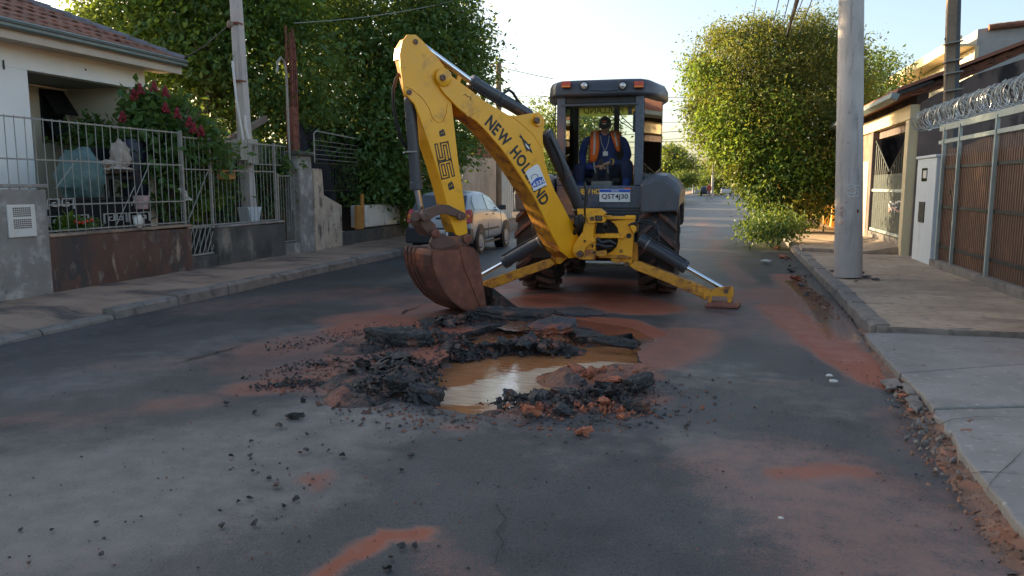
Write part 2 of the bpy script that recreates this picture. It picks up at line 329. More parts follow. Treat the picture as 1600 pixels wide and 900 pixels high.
# ------------------------------------------------------------ lettering
def glyph_mesh(s, bold=.0):
    cu = bpy.data.curves.new('t', 'FONT'); cu.body = s; cu.size = 1; cu.offset = bold; cu.resolution_u = 3
    o = bpy.data.objects.new('t', cu); COL.objects.link(o); bpy.context.view_layer.update()
    me = bpy.data.meshes.new_from_object(o.evaluated_get(bpy.context.evaluated_depsgraph_get()))
    v = [(p.co.x, p.co.y) for p in me.vertices]; f = [tuple(p.vertices) for p in me.polygons]
    bpy.data.objects.remove(o); bpy.data.curves.remove(cu); bpy.data.meshes.remove(me); return v, f
def letters(s, o, xd, yd, wd, ht, bold=.012, mb=None):
    """flat print: text s fitted to width wd and height ht, its lower left corner at o"""
    v, f = glyph_mesh(s, bold); x0 = min(a for a, b in v); x1 = max(a for a, b in v); y0 = min(b for a, b in v); y1 = max(b for a, b in v)
    o = Vector(o); xd = Vector(xd).normalized(); yd = Vector(yd).normalized(); mb = mb or MB()
    mb.add([o + xd * ((a-x0)/(x1-x0)*wd) + yd * ((b-y0)/(y1-y0)*ht) for a, b in v], f); return mb
# ============================================================ THE SETTING: ground, road, pavements
def interp(tab, y):
    if y <= tab[0][0]: return tab[0][1]
    for (a, p), (b, q) in zip(tab, tab[1:]):
        if y <= b: return p + (q - p) * (y - a) / (b - a)
    return tab[-1][1]
KERB_R = [(8.3,1.55),(11,1.62),(17,1.74),(22,1.9),(30,2.15),(65,3.0),(100,3.6),(300,6.5)]
EDGE_R = [(0,1.0),(3.2,1.14),(6.45,1.34),(8.3,1.5),(11,1.6),(17,1.72),(22,1.88),(30,2.12),(65,2.95),(100,3.55),(300,6.4)]
EDGE_L = [(-5,-6.45),(40,-6.5),(65,-5.6),(100,-4.6),(300,-2.0)]
g = MB(); g.add([(-2500,-300,-.6),(2500,-300,-.6),(2500,2800,-.6),(-2500,2800,-.6)], [(0,1,2,3)]); g.build('ground', M['soil'], kind='structure', recalc=False)
for nm, x0, x1 in (('garden_ground', -70, -8.36), ('yard_ground', 4.02, 70)):
    g = MB(); g.grid([[(x, y, .10 + .02*noise.noise((x, y, 0))) for x in np.linspace(x0, x1, 24)] for y in np.linspace(-6, 130, 60)]); g.build(nm, M['soil'], kind='structure', recalc=False)

# --- asphalt with red clay washed over it
def road_mat():
    m, t, p, o = nmat('worn_asphalt')
    at = nd(t, 'ShaderNodeAttribute', attribute_name='masks'); sp = nd(t, 'ShaderNodeSeparateColor'); t.links.new(at.outputs['Color'], sp.inputs[0])
    big = nz(t, .9, 6, (1, .8, 1), .6); mid = nz(t, 5, 6, None, .65); fine = nz(t, 55, 4, None, .7); grain = nz(t, 190, 2, None, .8)
    base = mx(t, mr(t, big, .35, .68), (.034, .034, .034), (.072, .07, .067))
    base = mx(t, mr(t, grain, .42, .72), base, mx(t, .5, base, (.2, .195, .19)))
    base = mx(t, mr(t, fine, .52, .66, 0, .8), base, (.02, .021, .024))
    dfac = mr(t, mth(t, 'ADD', sp.outputs[1], mth(t, 'ADD', mth(t, 'MULTIPLY', mth(t, 'SUBTRACT', mid, .5), 1.5), mth(t, 'ADD', mth(t, 'MULTIPLY', mth(t, 'SUBTRACT', fine, .5), 1.1), mth(t, 'MULTIPLY', mth(t, 'SUBTRACT', grain, .5), .9)))), .15, 1.05, 0, .62)
    base = mx(t, dfac, base, (.31, .275, .24))
    mf = mth(t, 'ADD', sp.outputs[0], mth(t, 'ADD', mth(t, 'MULTIPLY', mth(t, 'SUBTRACT', mid, .5), .75), mth(t, 'ADD', mth(t, 'MULTIPLY', mth(t, 'SUBTRACT', fine, .5), 1.1), mth(t, 'MULTIPLY', mth(t, 'SUBTRACT', grain, .5), .6))))
    mfac = mr(t, mf, .22, .85)
    c = mx(t, mfac, base, mx(t, mr(t, sp.outputs[0], .55, 1.0), mx(t, nz(t, 2.2, 5), (.2, .105, .08), (.33, .165, .12)), mx(t, nz(t, 2.2, 5), (.22, .065, .035), (.34, .115, .065))))
    t.links.new(c, p.inputs['Base Color'])
    r = mth(t, 'ADD', mr(t, big, .3, .7, .36, .56), mth(t, 'MULTIPLY', dfac, .22)); r = mth(t, 'ADD', r, mth(t, 'MULTIPLY', mfac, .1))
    wet = mr(t, mth(t, 'ADD', sp.outputs[2], mth(t, 'MULTIPLY', mth(t, 'SUBTRACT', mid, .5), .6)), .3, .8)
    mm = nd(t, 'ShaderNodeMix', data_type='FLOAT'); t.links.new(wet, mm.inputs[0]); t.links.new(r, mm.inputs[2]); mm.inputs[3].default_value = .17
    t.links.new(mm.outputs[0], p.inputs['Roughness']); t.links.new(mr(t, mth(t, 'ADD', wet, mth(t, 'MULTIPLY', mr(t, big, .38, .66), .45)), 0, 1.2, .12, .6), p.inputs['Specular IOR Level'])
    h = mth(t, 'ADD', mth(t, 'MULTIPLY', grain, .5), mth(t, 'MULTIPLY', fine, 1.0)); b = bump(t, p, h, .5, .006)
    ii = mr(t, wet, 0, 1, .55, .12); t.links.new(ii, b.inputs['Strength'])
    return m
M['road'] = road_mat()
def PP(l): return [tuple(G(x, y))[:2] for x, y in l]
MUD = [([(1060,470),(1160,450),(1230,470),(1300,530)],.35,.7,.5), ([(1000,540),(1080,520),(1200,500)],.3,.6,.4), ([(1230,740),(1330,790),(1400,860),(1420,900)],.35,.6,.45), ([(560,500),(700,480)],.3,.4,.7), ([(540,600),(560,545),(640,520)],.2,.35,.7), ([(800,640),(1000,620)],.1,.3,.6), ([(850,470),(930,462),(1000,480)],.42,.35,1.0), ([(870,500),(960,505),(990,520)],.28,.14,1.1), ([(780,450),(900,440),(1020,450)],.45,.5,.8), ([(620,470),(760,470)],.35,.5,.42),
 ([(1120,470),(1200,455),(1240,480)],.25,.4,.75), ([(1210,480),(1262,515),(1330,562),(1395,598)],.2,.14,1.0), ([(1225,430),(1260,470)],.15,.2,.8), ([(1100,345),(1112,380),(1135,415),(1165,440)],.10,.22,.62), ([(1090,340),(1130,420)],.5,.9,.3),
 ([(400,606),(470,597),(520,592)],.14,.25,.75), ([(430,545),(520,528),(640,505)],.25,.5,.62), ([(420,570),(560,555),(640,540)],.3,.5,.45), ([(480,580),(560,600)],.25,.3,.6),
 ([(500,905),(560,862),(600,842),(648,833)],.035,.05,1.25), ([(478,748),(505,742),(495,765)],.02,.09,.75), ([(255,632),(300,628)],.08,.25,.6), ([(700,668),(730,668)],.02,.12,.6), ([(100,660),(330,625)],.08,.35,.3),
 ([(1220,742),(1300,733),(1340,738)],.06,.13,.8), ([(1280,790),(1340,850),(1400,900)],.2,.4,.5), ([(690,860),(720,900)],.06,.2,.4), ([(1010,565),(1060,545),(1080,520)],.2,.35,.75), ([(1380,640),(1440,720)],.05,.2,.35),
 ([(330,480),(560,455)],.3,.6,.36), ([(0,660),(60,650)],.05,.25,.4), ([(180,570),(420,560)],.1,.4,.35), ([(690,520),(600,500),(560,515)],.3,.25,.9), ([(720,540),(680,560)],.25,.2,.9),
 ([(1330,600),(1200,600)],.06,.25,.25), ([(1000,470),(1160,500)],.25,.45,.4), ([(0,890),(120,870)],.05,.4,.2)]
DUST = [([(0,760),(220,730),(420,690),(520,660)],.3,.6,.8), ([(0,850),(250,810),(420,770)],.15,.5,.75), ([(1090,690),(1190,730)],.08,.4,.55), ([(1300,640),(1200,600),(1080,590)],.1,.4,.35), ([(0,820),(200,780),(400,735),(480,700)],.2,.5,.75), ([(120,720),(420,660),(560,640)],.12,.45,.5), ([(1080,680),(1160,715),(1260,720)],.08,.28,.55), ([(1240,760),(1400,860)],.3,.4,.5), ([(100,600),(330,545),(560,500)],.2,.6,.35),
 ([(1050,330),(1150,330)],3,4,.3), ([(560,660),(720,665)],.1,.3,.4), ([(0,700),(150,680)],.2,.4,.3), ([(880,700),(960,690)],.1,.4,.3), ([(1000,420),(1150,400)],.5,1,.3), ([(340,870),(430,820),(560,760)],.05,.25,.3)]
WET = [([(1240,440),(1275,470),(1320,530)],.08,.2,.9), ([(860,500),(960,515),(985,530)],.2,.1,.9), ([(850,470),(960,470)],.2,.3,.5), ([(1210,480),(1262,515),(1330,562)],.1,.25,.45), ([(620,450),(760,455)],.3,.6,.4), ([(560,640),(760,660),(1000,650)],.15,.5,.35), ([(950,600),(1150,580)],.2,.5,.4), ([(0,560),(400,470)],.3,.6,.3)]
def field(P, blobs):
    out = np.zeros(len(P))
    for px, r, soft, st in blobs:
        q = np.array(PP(px)); d = np.full(len(P), 1e9)
        for a, b in zip(q, q[1:]):
            ab = b - a; t = np.clip(((P - a) @ ab) / (ab @ ab), 0, 1); d = np.minimum(d, np.linalg.norm(P - a - t[:, None] * ab, axis=1))
        k = np.clip((r + soft - d) / soft, 0, 1); out = np.maximum(out, st * k * k * (3 - 2 * k))
    return out
def masks(me, P):
    at = me.color_attributes.new('masks', 'FLOAT_COLOR', 'POINT')
    a = np.ones((len(P), 4), np.float32); a[:, 0] = field(P, MUD); a[:, 1] = field(P, DUST); a[:, 2] = field(P, WET); at.data.foreach_set('color', a.ravel())
def inside(poly, x, y):
    c = False; j = len(poly) - 1
    for i in range(len(poly)):
        xi, yi = poly[i]; xj, yj = poly[j]
        if (yi > y) != (yj > y) and x < (xj - xi) * (y - yi) / (yj - yi) + xi: c = not c
        j = i
    return c
def jag(poly, step, amp, seed):
    out = []
    for i, a in enumerate(poly):
        b = poly[(i + 1) % len(poly)]; n = max(1, int(math.dist(a, b) / step)); nx, ny = (b[1]-a[1]), -(b[0]-a[0]); L = math.hypot(nx, ny) + 1e-9
        for k in range(n):
            t = k / n; p = (a[0] + (b[0]-a[0])*t, a[1] + (b[1]-a[1])*t); d = noise.noise((p[0]*7, p[1]*7, seed)) * amp
            out.append((p[0] + nx/L*d, p[1] + ny/L*d))
    return out
PIT = jag(PP([(664,604),(668,578),(690,562),(705,545),(718,522),(770,508),(850,502),(884,512),(905,526),(950,526),(985,520),(1001,538),(998,552),(1000,566),(968,582),(930,592),(892,606),(850,622),(800,640),(762,650),(715,645),(680,637)]), .05, .05, 3.1)
def rz(x, y): return .007 * noise.noise((x*.9, y*.9, 4)) + .003 * noise.noise((x*4, y*4, 9))
def near_road():
    pts = []
    def fill(x0, x1, y0, y1, s, skip=None):
        for y in np.arange(y0, y1, s):
            for x in np.arange(x0, x1, s):
                if skip and skip[0] < x < skip[1] and skip[2] < y < skip[3]: continue
                pts.append((x + R.uniform(-.25, .25)*s, y + R.uniform(-.25, .25)*s))
    A = (-3.6, .4, 3.9, 9.4)
    fill(A[0], A[1], A[2], A[3], .045); fill(-6.5, 2.4, .6, 7, .075, A); fill(-6.5, 2.4, 7, 16, .11, A)
    edge = [(interp(EDGE_R, y) + .025*noise.noise((y*3, 0, 7)), y) for y in np.arange(.6, 16.01, .09)]
    bound = [(-6.5, .6)] + edge + [(-6.5, 16.0)]
    n0 = len(pts); allp = pts + PIT + bound; np_, nb = len(PIT), len(bound)
    ed = [(n0 + i, n0 + (i+1) % np_) for i in range(np_)] + [(n0 + np_ + i, n0 + np_ + (i+1) % nb) for i in range(nb)]
    v, e, f, *_ = geometry.delaunay_2d_cdt([Vector(p) for p in allp], ed, [], 0, 1e-6)
    ff = []
    for t in f:
        cx = sum(v[i][0] for i in t)/3; cy = sum(v[i][1] for i in t)/3
        if cx < -6.5 or cx > interp(EDGE_R, cy) + .03 or cy > 16 or cy < .6: continue
        if -2.6 < cx < -.2 and 4 < cy < 8.5 and inside(PIT, cx, cy): continue
        ff.append(tuple(t))
    me = bpy.data.meshes.new('road'); me.from_pydata([(p[0], p[1], rz(p[0], p[1])) for p in v], [], ff); me.validate()
    bm = bmesh.new(); bm.from_mesh(me); bmesh.ops.delete(bm, geom=[q for q in bm.verts if not q.link_faces], context='VERTS')
    for q in bm.faces:
        if q.normal.z < 0: q.normal_flip()
        q.smooth = True
    bm.to_mesh(me); bm.free()
    masks(me, np.array([(q.co.x, q.co.y) for q in me.vertices])); me.materials.append(M['road'])
    o = bpy.data.objects.new('road', me); COL.objects.link(o); o['kind'] = 'structure'
near_road()
ys = list(np.arange(16, 40, .3)) + list(np.arange(40, 120, 2.5)) + [140, 180, 240, 300, 420, 600]
mb = MB(); mb.grid([[(interp(EDGE_L, y) + (interp(EDGE_R, y) - interp(EDGE_L, y)) * k / 24, y, rz(interp(EDGE_L, y) + (interp(EDGE_R, y) - interp(EDGE_L, y)) * k / 24, y) if y < 17 else 0) for k in range(25)] for y in ys])
me = mb.mesh('road', recalc=False); masks(me, np.array([p[:2] for p in mb.v])); me.materials.append(M['road'])
o = bpy.data.objects.new('road', me); COL.objects.link(o); o['kind'] = 'structure'

# --- the flooded pit: broken asphalt layer, clay bank, floor and muddy water
pc = Vector((sum(p[0] for p in PIT)/len(PIT), sum(p[1] for p in PIT)/len(PIT), 0))
def ringz(dz, inw, jit):
    r = []
    for i, (x, y) in enumerate(PIT):
        d = (pc - Vector((x, y, 0))); d.z = 0; d.normalize(); k = inw + jit * noise.noise((x*9, y*9, dz*30))
        r.append(Vector((x, y, (rz(x, y) if dz == 0 else dz + .02*noise.noise((x*14, y*14, dz))))) + d * k)
    return r
mb = MB(); mb.loft([ringz(0, 0, 0), ringz(-.03, .0, .03), ringz(-.075, -.02, .03)], cap=False); mb.build('pit_asphalt_edge', M['asphalt_lump'], kind='structure')
mb = MB(); mb.loft([ringz(-.075, -.03, .03), ringz(-.12, .04, .05), ringz(-.24, .1, .06), ringz(-.33, .22, .06)], cap=False); q = ringz(-.33, .22, .06); mb.add(q, [tuple(range(len(q)))]); mb.build('pit_bank', M['claypit'], kind='structure')
def water_mat():
    m, t, p, o = nmat('muddy_water'); c = mx(t, mr(t, nz(t, 3, 4), .35, .65), (.36, .145, .055), (.42, .19, .08))
    at = nd(t, 'ShaderNodeAttribute', attribute_name='cream_mask'); sp = nd(t, 'ShaderNodeSeparateColor'); t.links.new(at.outputs['Color'], sp.inputs[0])
    n = mth(t, 'ADD', mth(t, 'MULTIPLY', mth(t, 'SUBTRACT', nz(t, 5, 6, (.5, 2.6, 1), .7), .5), 1.5), sp.outputs[0])
    c = mx(t, mr(t, n, .42, .55), c, mx(t, mr(t, nz(t, 9, 5, (.5, 3, 1)), .35, .65), (.56, .40, .26), (.72, .56, .4)))  # cream streaks mixed over the brown by mask and stretched noise
    t.links.new(c, p.inputs['Base Color'])
    p.inputs['Roughness'].default_value = .05; p.inputs['Specular IOR Level'].default_value = .8
    bump(t, p, mth(t, 'ADD', nz(t, 9, 3, (.6, 1.8, 1)), mth(t, 'MULTIPLY', nz(t, 40, 2, (.5, 1.6, 1)), .25)), .16, .03); return m
M['water'] = water_mat()
q = [Vector((x, y, -.105)) + (Vector((x, y, 0)) - pc).normalized() * .1 for x, y in PIT]; mb = MB(); rings_ = [[Vector((pc.x, pc.y, -.105)).lerp(p, k) for p in q] for k in (.02, .2, .4, .55, .7, .8, .9, 1.0)]
mb.loft(rings_, cap=False); mb.add(rings_[0], [tuple(range(len(q)))]); o = mb.build('water', M['water'], kind='structure', recalc=False)
at = o.data.color_attributes.new('cream_mask', 'FLOAT_COLOR', 'POINT'); fp_ = np.array([(v.co.x, v.co.y) for v in o.data.vertices])
sv = field(fp_, [([(800,590),(860,575),(960,563)], .22, .35, 1.0), ([(710,600),(760,590),(800,580)], .08, .34, .85)]); aa = np.ones((len(fp_), 4), np.float32); aa[:, 0] = sv; at.data.foreach_set('color', aa.ravel())
for poly in ([(778,514),(800,504),(846,506),(842,517),(800,520)],):
    pj = jag(PP(poly), .03, .12, 8); mb = MB(); mb.add([(x, y, .013) for x, y in pj], [tuple(range(len(pj)))]); mb.build('puddle', M['wetmud'], kind='structure', recalc=False)
def mound(name, pts, r, soft, h, m, seed, keep_out=True):
    q = PP(pts); x0 = min(p[0] for p in q) - r - soft; x1 = max(p[0] for p in q) + r + soft; y0 = min(p[1] for p in q) - r - soft; y1 = max(p[1] for p in q) + r + soft
    xs = np.arange(x0, x1, .022); ys2 = np.arange(y0, y1, .022); XX, YY = np.meshgrid(xs, ys2); P2 = np.stack([XX.ravel(), YY.ravel()], 1); fv = field(P2, [(pts, r, soft, 1.0)]).reshape(XX.shape); mb = MB(); idx = {}
    for j in range(len(ys2)):
        for i in range(len(xs)):
            x, y = xs[i], ys2[j]; n = noise.noise((x*5, y*5, seed)) + .35*noise.noise((x*14, y*14, seed + 3)) + .22*noise.noise((x*37, y*37, seed + 5))
            z = fv[j, i]*(.7 + .5*n)*h - .012
            if keep_out and inside(PIT, x, y): z -= .09
            idx[(j, i)] = len(mb.v); mb.v.append((x + .008*n, y, z))
    for j in range(len(ys2) - 1):
        for i in range(len(xs) - 1):
            if max(fv[j, i], fv[j+1, i], fv[j, i+1], fv[j+1, i+1]) > .02: mb.f.append((idx[(j, i)], idx[(j, i+1)], idx[(j+1, i+1)], idx[(j+1, i)]))
    o = mb.build(name, m, kind='structure', recalc=False, smooth=False); bm = bmesh.new(); bm.from_mesh(o.data); bmesh.ops.delete(bm, geom=[v for v in bm.verts if not v.link_faces], context='VERTS'); bm.to_mesh(o.data); bm.free()
mound('spoil_heap', [(555,545),(630,530),(675,530)], .12, .22, .075, M['rubblebed'], 1); mound('spoil_heap', [(555,600),(610,575),(612,600),(560,622)], .13, .2, .09, M['rubblebed'], 2)
mound('spoil_heap', [(800,632),(880,625),(960,612),(985,600)], .08, .18, .06, M['rubblebed'], 3); mound('spoil_heap', [(900,592),(945,590),(985,585)], .12, .2, .09, M['claypit'], 4, False); mound('spoil_heap', [(690,500),(740,498),(830,498)], .12, .25, .05, M['rubblebed'], 5)
mound('bank', [(715,542),(770,533),(830,530),(885,533)], .07, .14, .10, M['rubblebed'], 6, True)
# cracks in the asphalt and a bitumen seam
mk = mat('bitumen_crack', (.008, .008, .009), .6, var=.2)
def ribbon(pts, wd, name, z=.011):
    q = [G(a, b, z) for a, b in pts]; fine_ = []
    for a, b in zip(q, q[1:]):
        n = max(2, int((b - a).length / .03))
        fine_ += [a.lerp(b, k / n) for k in range(n)]
    fine_.append(q[-1]); L = []; Rr = []
    for i, p in enumerate(fine_):
        t = (fine_[min(i+1, len(fine_)-1)] - fine_[max(i-1, 0)]).normalized(); s_ = Vector((-t.y, t.x, 0)); k = i / (len(fine_)-1)
        ww = wd * (.25 + .75*math.sin(math.pi*k)) * (.7 + .5*noise.noise((p.x*20, p.y*20, 2))); c_ = p + s_ * noise.noise((p.x*12, p.y*12, 5)) * wd * 1.2
        L.append(c_ + s_*ww/2); Rr.append(c_ - s_*ww/2)
    MB().grid([L, Rr]).build(name, mk, kind='structure', recalc=False)
ribbon([(268,569),(300,560),(340,550),(392,535)], .035, 'crack'); ribbon([(626,491),(636,484),(656,478)], .04, 'crack')
ribbon([(772,786),(790,810),(776,830),(786,848),(772,885)], .009, 'crack'); ribbon([(232,608),(298,611)], .012, 'crack'); ribbon([(858,490),(905,482),(940,487)], .03, 'crack'); ribbon([(1030,500),(1100,512),(1150,516)], .012, 'crack'); ribbon([(420,590),(520,592)], .012, 'crack')

# --- left kerb and pavement
mb = MB(); P = []
for y in np.arange(-2, 42, .22):
    lo = .12 if y > 8.0 else .12 - .085 * min(1, (8.0 - y) / 1.2)
    P.append([(x, y, (lo if k < 2 else .12) + .018*noise.noise((x*2.2, y*2.2, 3)) + (.02*noise.noise((x*6, y*6, 1)) if y < 8 else 0)) for k, x in enumerate((-6.63, -6.9, -7.2, -7.55, -7.9, -8.3))])
mb.grid(P); mb.build('pavement', M['pave_l'], kind='structure', smooth=True)
ker = MB(); ker.b(-6.62, -6.56, -2, 60, -.2, .06); kr = ker.build('kerb', M['kerb'], kind='structure')
def stone(x0, x1, y0, y1, z0, z1, sd):
    m_ = MB(); n = 4; rings = []
    for k in range(n + 1):
        y = y0 + (y1 - y0) * k / n; j = lambda a: .012 * noise.noise((a, y*5, sd*3.3))
        rings.append([(x0, y, z0), (x1 + j(1), y, z0), (x1 + j(2) - .012, y, z1 - .03 + j(3)), (x1 - .045, y, z1 + j(4)*.8), (x0, y, z1 + j(5)*.4)])
    return m_.loft(rings)
y = -1.9; i = 0
while y < 40:
    L = R.uniform(.85, 1.15); z1 = .138 if y > 7.9 else (.055 + .085*max(0, min(1, (y + .5 - 6.8)/1.2)) + R.uniform(-.008, .008))
    stone(-6.66, -6.475, y + .012, y + L - .006, -.1, z1 + R.uniform(-.008, .012), i).build('kerb_stone', M['kerb'], kr); y += L; i += 1
ribbon([(205,452),(240,455),(330,448)], .02, 'crack', .142)
# --- right kerb, gutter dirt, pavement and driveway slabs
mb = MB(); P = []
for y in np.arange(8.15, 60, .25): P.append([(interp(KERB_R, y) + d, y, .12 + .008*noise.noise((d*2, y*1.5, 3))) for d in np.linspace(.14, 2.3 + (.4 if y > 17 else 0), 8)])
mb.grid(P); pv = mb.build('pavement', M['pave_r'], kind='structure', smooth=True); MB().b(1.62, 3.95, 8.14, 8.3, -.1, .117).build('slab', M['kerb'], pv, bevel=.012)
ker = MB()
for a, b in zip(KERB_R, KERB_R[1:]): ker.bar((a[1] + .09, a[0], -.06), (b[1] + .09, b[0], -.06), .06, .2)
kr2 = ker.build('kerb', M['kerb'], kind='structure'); y = 8.2; i = 50
while y < 40:
    L = R.uniform(.7, 1.05); a = interp(KERB_R, y + L/2); s_ = stone(-.18, 0, y + .01, y + L - .008, -.1, .132 + R.uniform(-.012, .012), i)
    s_.v = [(a - v_[0] + .0, v_[1], v_[2]) for v_ in s_.v]; s_.v = [(v_[0] - .0, v_[1], v_[2]) for v_ in s_.v]; s_.build('kerb_stone', M['kerb'], kr2); y += L; i += 1
LB = [tuple(G(x_, y_, .08))[:2] for x_, y_ in ((1350,517),(1400,575),(1440,612),(1475,660),(1530,740),(1600,822))]; LB = [(p[1], p[0]) for p in LB][::-1]
LB = [(0.4, LB[0][1] - .5)] + LB
mb = MB(); P = []
for y in np.arange(.4, 8.6, .045):
    a = interp(EDGE_R, y) - .03; b = interp(LB, y) + .25
    if y > 8.0: b = a + .35
    P.append([(a + (b - a)*k/14, y, -.012 + .062*min(1, k/9) + .03*noise.noise(((a + (b-a)*k/14)*8, y*8, 2)) * min(1, k/3) + .022*noise.noise(((a + (b-a)*k/14)*22, y*22, 6)) * min(1, k/3)) for k in range(15)])
mb.grid(P); mb.build('gutter_dirt', M['dirt'], kind='structure', smooth=True)
mb = MB(); mb.grid([[(x_, y_, .03 + .02*noise.noise((x_*5, y_*5, 0))) for x_ in np.linspace(1.5, 4.1, 20)] for y_ in np.linspace(-1, 8.4, 60)]); mb.build('driveway_bed', M['dirt'], kind='structure', recalc=False)
def yj(px, py):
    return G(px, py, .1)
joints = [((1355,514),(1600,512)), ((1405,577),(1600,563)), ((1440,632),(1600,628)), ((1470,667),(1600,667)), ((1530,745),(1600,716)), ((1560,900),(1600,880))]
def jline(j):
    a, b = yj(*j[0]), yj(*j[1]); return lambda x: a.y + (b.y - a.y) * (x - a.x) / (b.x - a.x)
JL = [jline(j) for j in joints[:4]]; JL.append(lambda x: JL[3](x) - 1.55); JL.append(lambda x: JL[4](x) - 1.6)
XS = np.linspace(0, 1, 9)
for i in range(5):
    gap = (.05, .03, .008, .01, .01)[i]; q = []
    xl0, xl1 = interp(LB, JL[i](2.0)), interp(LB, JL[i+1](1.9))
    upe = [(xl0 + (3.93 - xl0)*k, JL[i](xl0 + (3.93-xl0)*k) - gap*.5 - .01*noise.noise((k*9, i, 3))) for k in XS]
    dne = [(xl1 + (3.93 - xl1)*k, JL[i+1](xl1 + (3.93-xl1)*k) + gap*.5 + .01*noise.noise((k*9, i, 7))) for k in XS]
    ed = []
    for k in np.linspace(0, 1, 10)[1:-1]:
        y_ = dne[0][1] + (upe[0][1] - dne[0][1]) * k; ed.append((interp(LB, y_) + .03*noise.noise((y_*7, i, 1)), y_))
    poly = dne + upe[::-1] + ed[::-1]
    mb = MB(); mb.prism([(a, b, .0) for a, b in poly], (0, 0, .066 + .008*(i % 2))); mb.build('slab', M['slab'], pv, bevel=.012)
for poly, tz in (([(1408,592),(1440,590),(1448,602),(1420,608)], .05), ([(1412,612),(1432,606),(1446,626),(1430,634)], .045), ([(1376,586),(1402,582),(1412,594),(1386,598)], .04)):
    q = jag([tuple(G(a, b, .08))[:2] for a, b in poly], .08, .03, 2); MB().prism([(a, b, .02) for a, b in q], (0, 0, tz - .02)).build('slab', M['kerb'], pv, bevel=.01)
mb = MB(); a = G(1345, 402, .14); mb.prism([(2.6, 16.9, .1), (3.95, 16.9, .1), (3.95, 16.9, .34)], (0, 3.6, 0)); mb.build('ramp', M['pave_r'], pv, bevel=.01)
mb = MB(); mb.prism([(1.85, 17.2, .1), (2.5, 17.05, .1), (2.55, 18.1, .1), (1.9, 18.3, .1)], (0, 0, .1)); mb.build('slab', M['pave_r'], pv, bevel=.015)

for q, wd in (([(1455,668),(1490,655),(1530,650),(1600,652)], .010), ([(1540,765),(1560,740),(1580,722),(1600,700)], .006), ([(1500,742),(1540,736),(1600,742)], .008)):
    ribbon(q, wd, 'crack', .079)
# ============================================================ THE BACKHOE LOADER
BX = -1.55
bh = E('backhoe_loader', (BX, 11.05, 0), 'yellow and grey backhoe loader with its digging arm swung over the flooded pit', 'backhoe loader')
AA = math.radians(50); dA = Vector((-math.cos(AA), -math.sin(AA), 0)); nA = Vector((math.sin(AA), -math.cos(AA), 0))
C0 = AY(905, 397, 9.78) - nA * .17
def A(px, py, off=0.0): return PL(px, py, C0 + nA * off, nA)
def zp(pts, sc_, ox, oy): return [(ox + x / sc_, oy + y / sc_) for x, y in pts]
def plate(pts, off, th, name, m, parent=bh, bevel=.006):
    mb = MB(); mb.prism([A(x, y, off) for x, y in pts], -nA * th); return mb.build(name, m, parent, bevel=bevel)
def pin(px, py, off, r, ln, parent, name='pin', m='rustpin'):
    c = A(px, py, off); mb = MB(); mb.rev(c - nA*ln, nA, [(0, 0), (0, r), (ln*.9, r), (ln, r*.82), (ln, r*.45), (ln - .008, r*.4), (ln - .008, 0)], 20)
    return mb.build(name, M[m], parent, smooth=True)
# ---- boom
BOOM = [(700,111),(704,117),(732,138),(756,157),(795,180),(807,181),(824,178),(842,175),(850,184),(851,192),(848,212),(849,232),(851,250),(857,272),(867,298),(880,322),(897,355),(906,374),(907,392),(901,402),(890,404),(878,394),(864,370),(850,340),(840,318),(829,300),(818,282),(800,255),(784,233),(760,205),(745,190),(727,178),(714,167),(705,157),(695,147),(688,137),(682,123),(683,114),(690,109)]
CORE = [(716,128),(732,138),(756,157),(795,180),(807,181),(838,196),(846,232),(857,272),(867,298),(880,322),(897,355),(906,374),(907,392),(901,402),(890,404),(878,394),(864,370),(850,340),(840,318),(829,300),(818,282),(800,255),(784,233),(760,205),(745,190),(727,178),(716,168)]
boom = plate(CORE, .158, .316, 'boom', M['yellow_dirty'])
plate(BOOM, .17, .03, 'boom_plate', M['yellow'], boom); plate(BOOM, -.14, .03, 'boom_plate', M['yellow'], boom)
# raised doubler plates welded on the near face
plate([(727,179),(752,160),(757,158),(760,163),(756,169),(733,183)], .176, .008, 'doubler_plate', M['yellow'], boom, .003)
plate([(800,182),(824,179),(842,176),(850,185),(851,192),(848,212),(849,232),(843,226),(833,210),(815,194)], .176, .008, 'doubler_plate', M['yellow'], boom, .004)
for p_ in ((693,121,.178,.055,.02),): 
    c = A(p_[0], p_[1], .17); mb = MB(); mb.rev(c, nA, [(0, .1), (.016, .1), (.02, .094), (.02, 0)], 28); mb.build('pin_boss', M['yellow'], boom, smooth=True)
pin(693, 121, .215, .034, .03, boom)
c = A(840, 188, .17); mb = MB(); mb.rev(c, nA, [(0, .075), (.03, .075), (.034, .07), (.034, 0)], 24); mb.build('pin_boss', M['yellow'], boom, smooth=True); pin(840, 188, .225, .04, .03, boom)
# ---- dipper
DIP = [(637,54),(650,54),(660,63),(672,77),(685,91),(697,108),(703,122),(706,162),(711,205),(716,250),(722,290),(728,335),(731,364),(722,372),(712,366),(706,350),(699,322),(690,287),(680,254),(668,218),(656,184),(648,163),(640,154),(633,147),(631,137),(629,124),(626,104),(625,84),(629,64)]
DLOW = [(660,170),(704,165),(711,205),(716,250),(722,290),(728,335),(730,362),(712,364),(706,350),(699,322),(690,287),(680,254),(668,218)]
dip = plate(DLOW, .118, .236, 'dipper', M['yellow'])
plate(DIP, .14, .026, 'dipper_plate', M['yellow'], dip); plate(DIP, -.114, .026, 'dipper_plate', M['yellow'], dip)
web = [A(x, y, .11) for x, y in ((640,58),(632,72),(630,90),(634,94))]; mb = MB(); mb.loft([web, [p - nA*.23 for p in web]], close=False, cap=False); mb.build('web_plate', M['yellow'], dip)
mb = MB(); mb.prism([A(x, y, .11) for x, y in ((632,92),(650,88),(690,130),(700,165),(662,172),(648,158),(640,125))], -nA*.22); mb.build('web_plate', M['yellow_dirty'], dip)
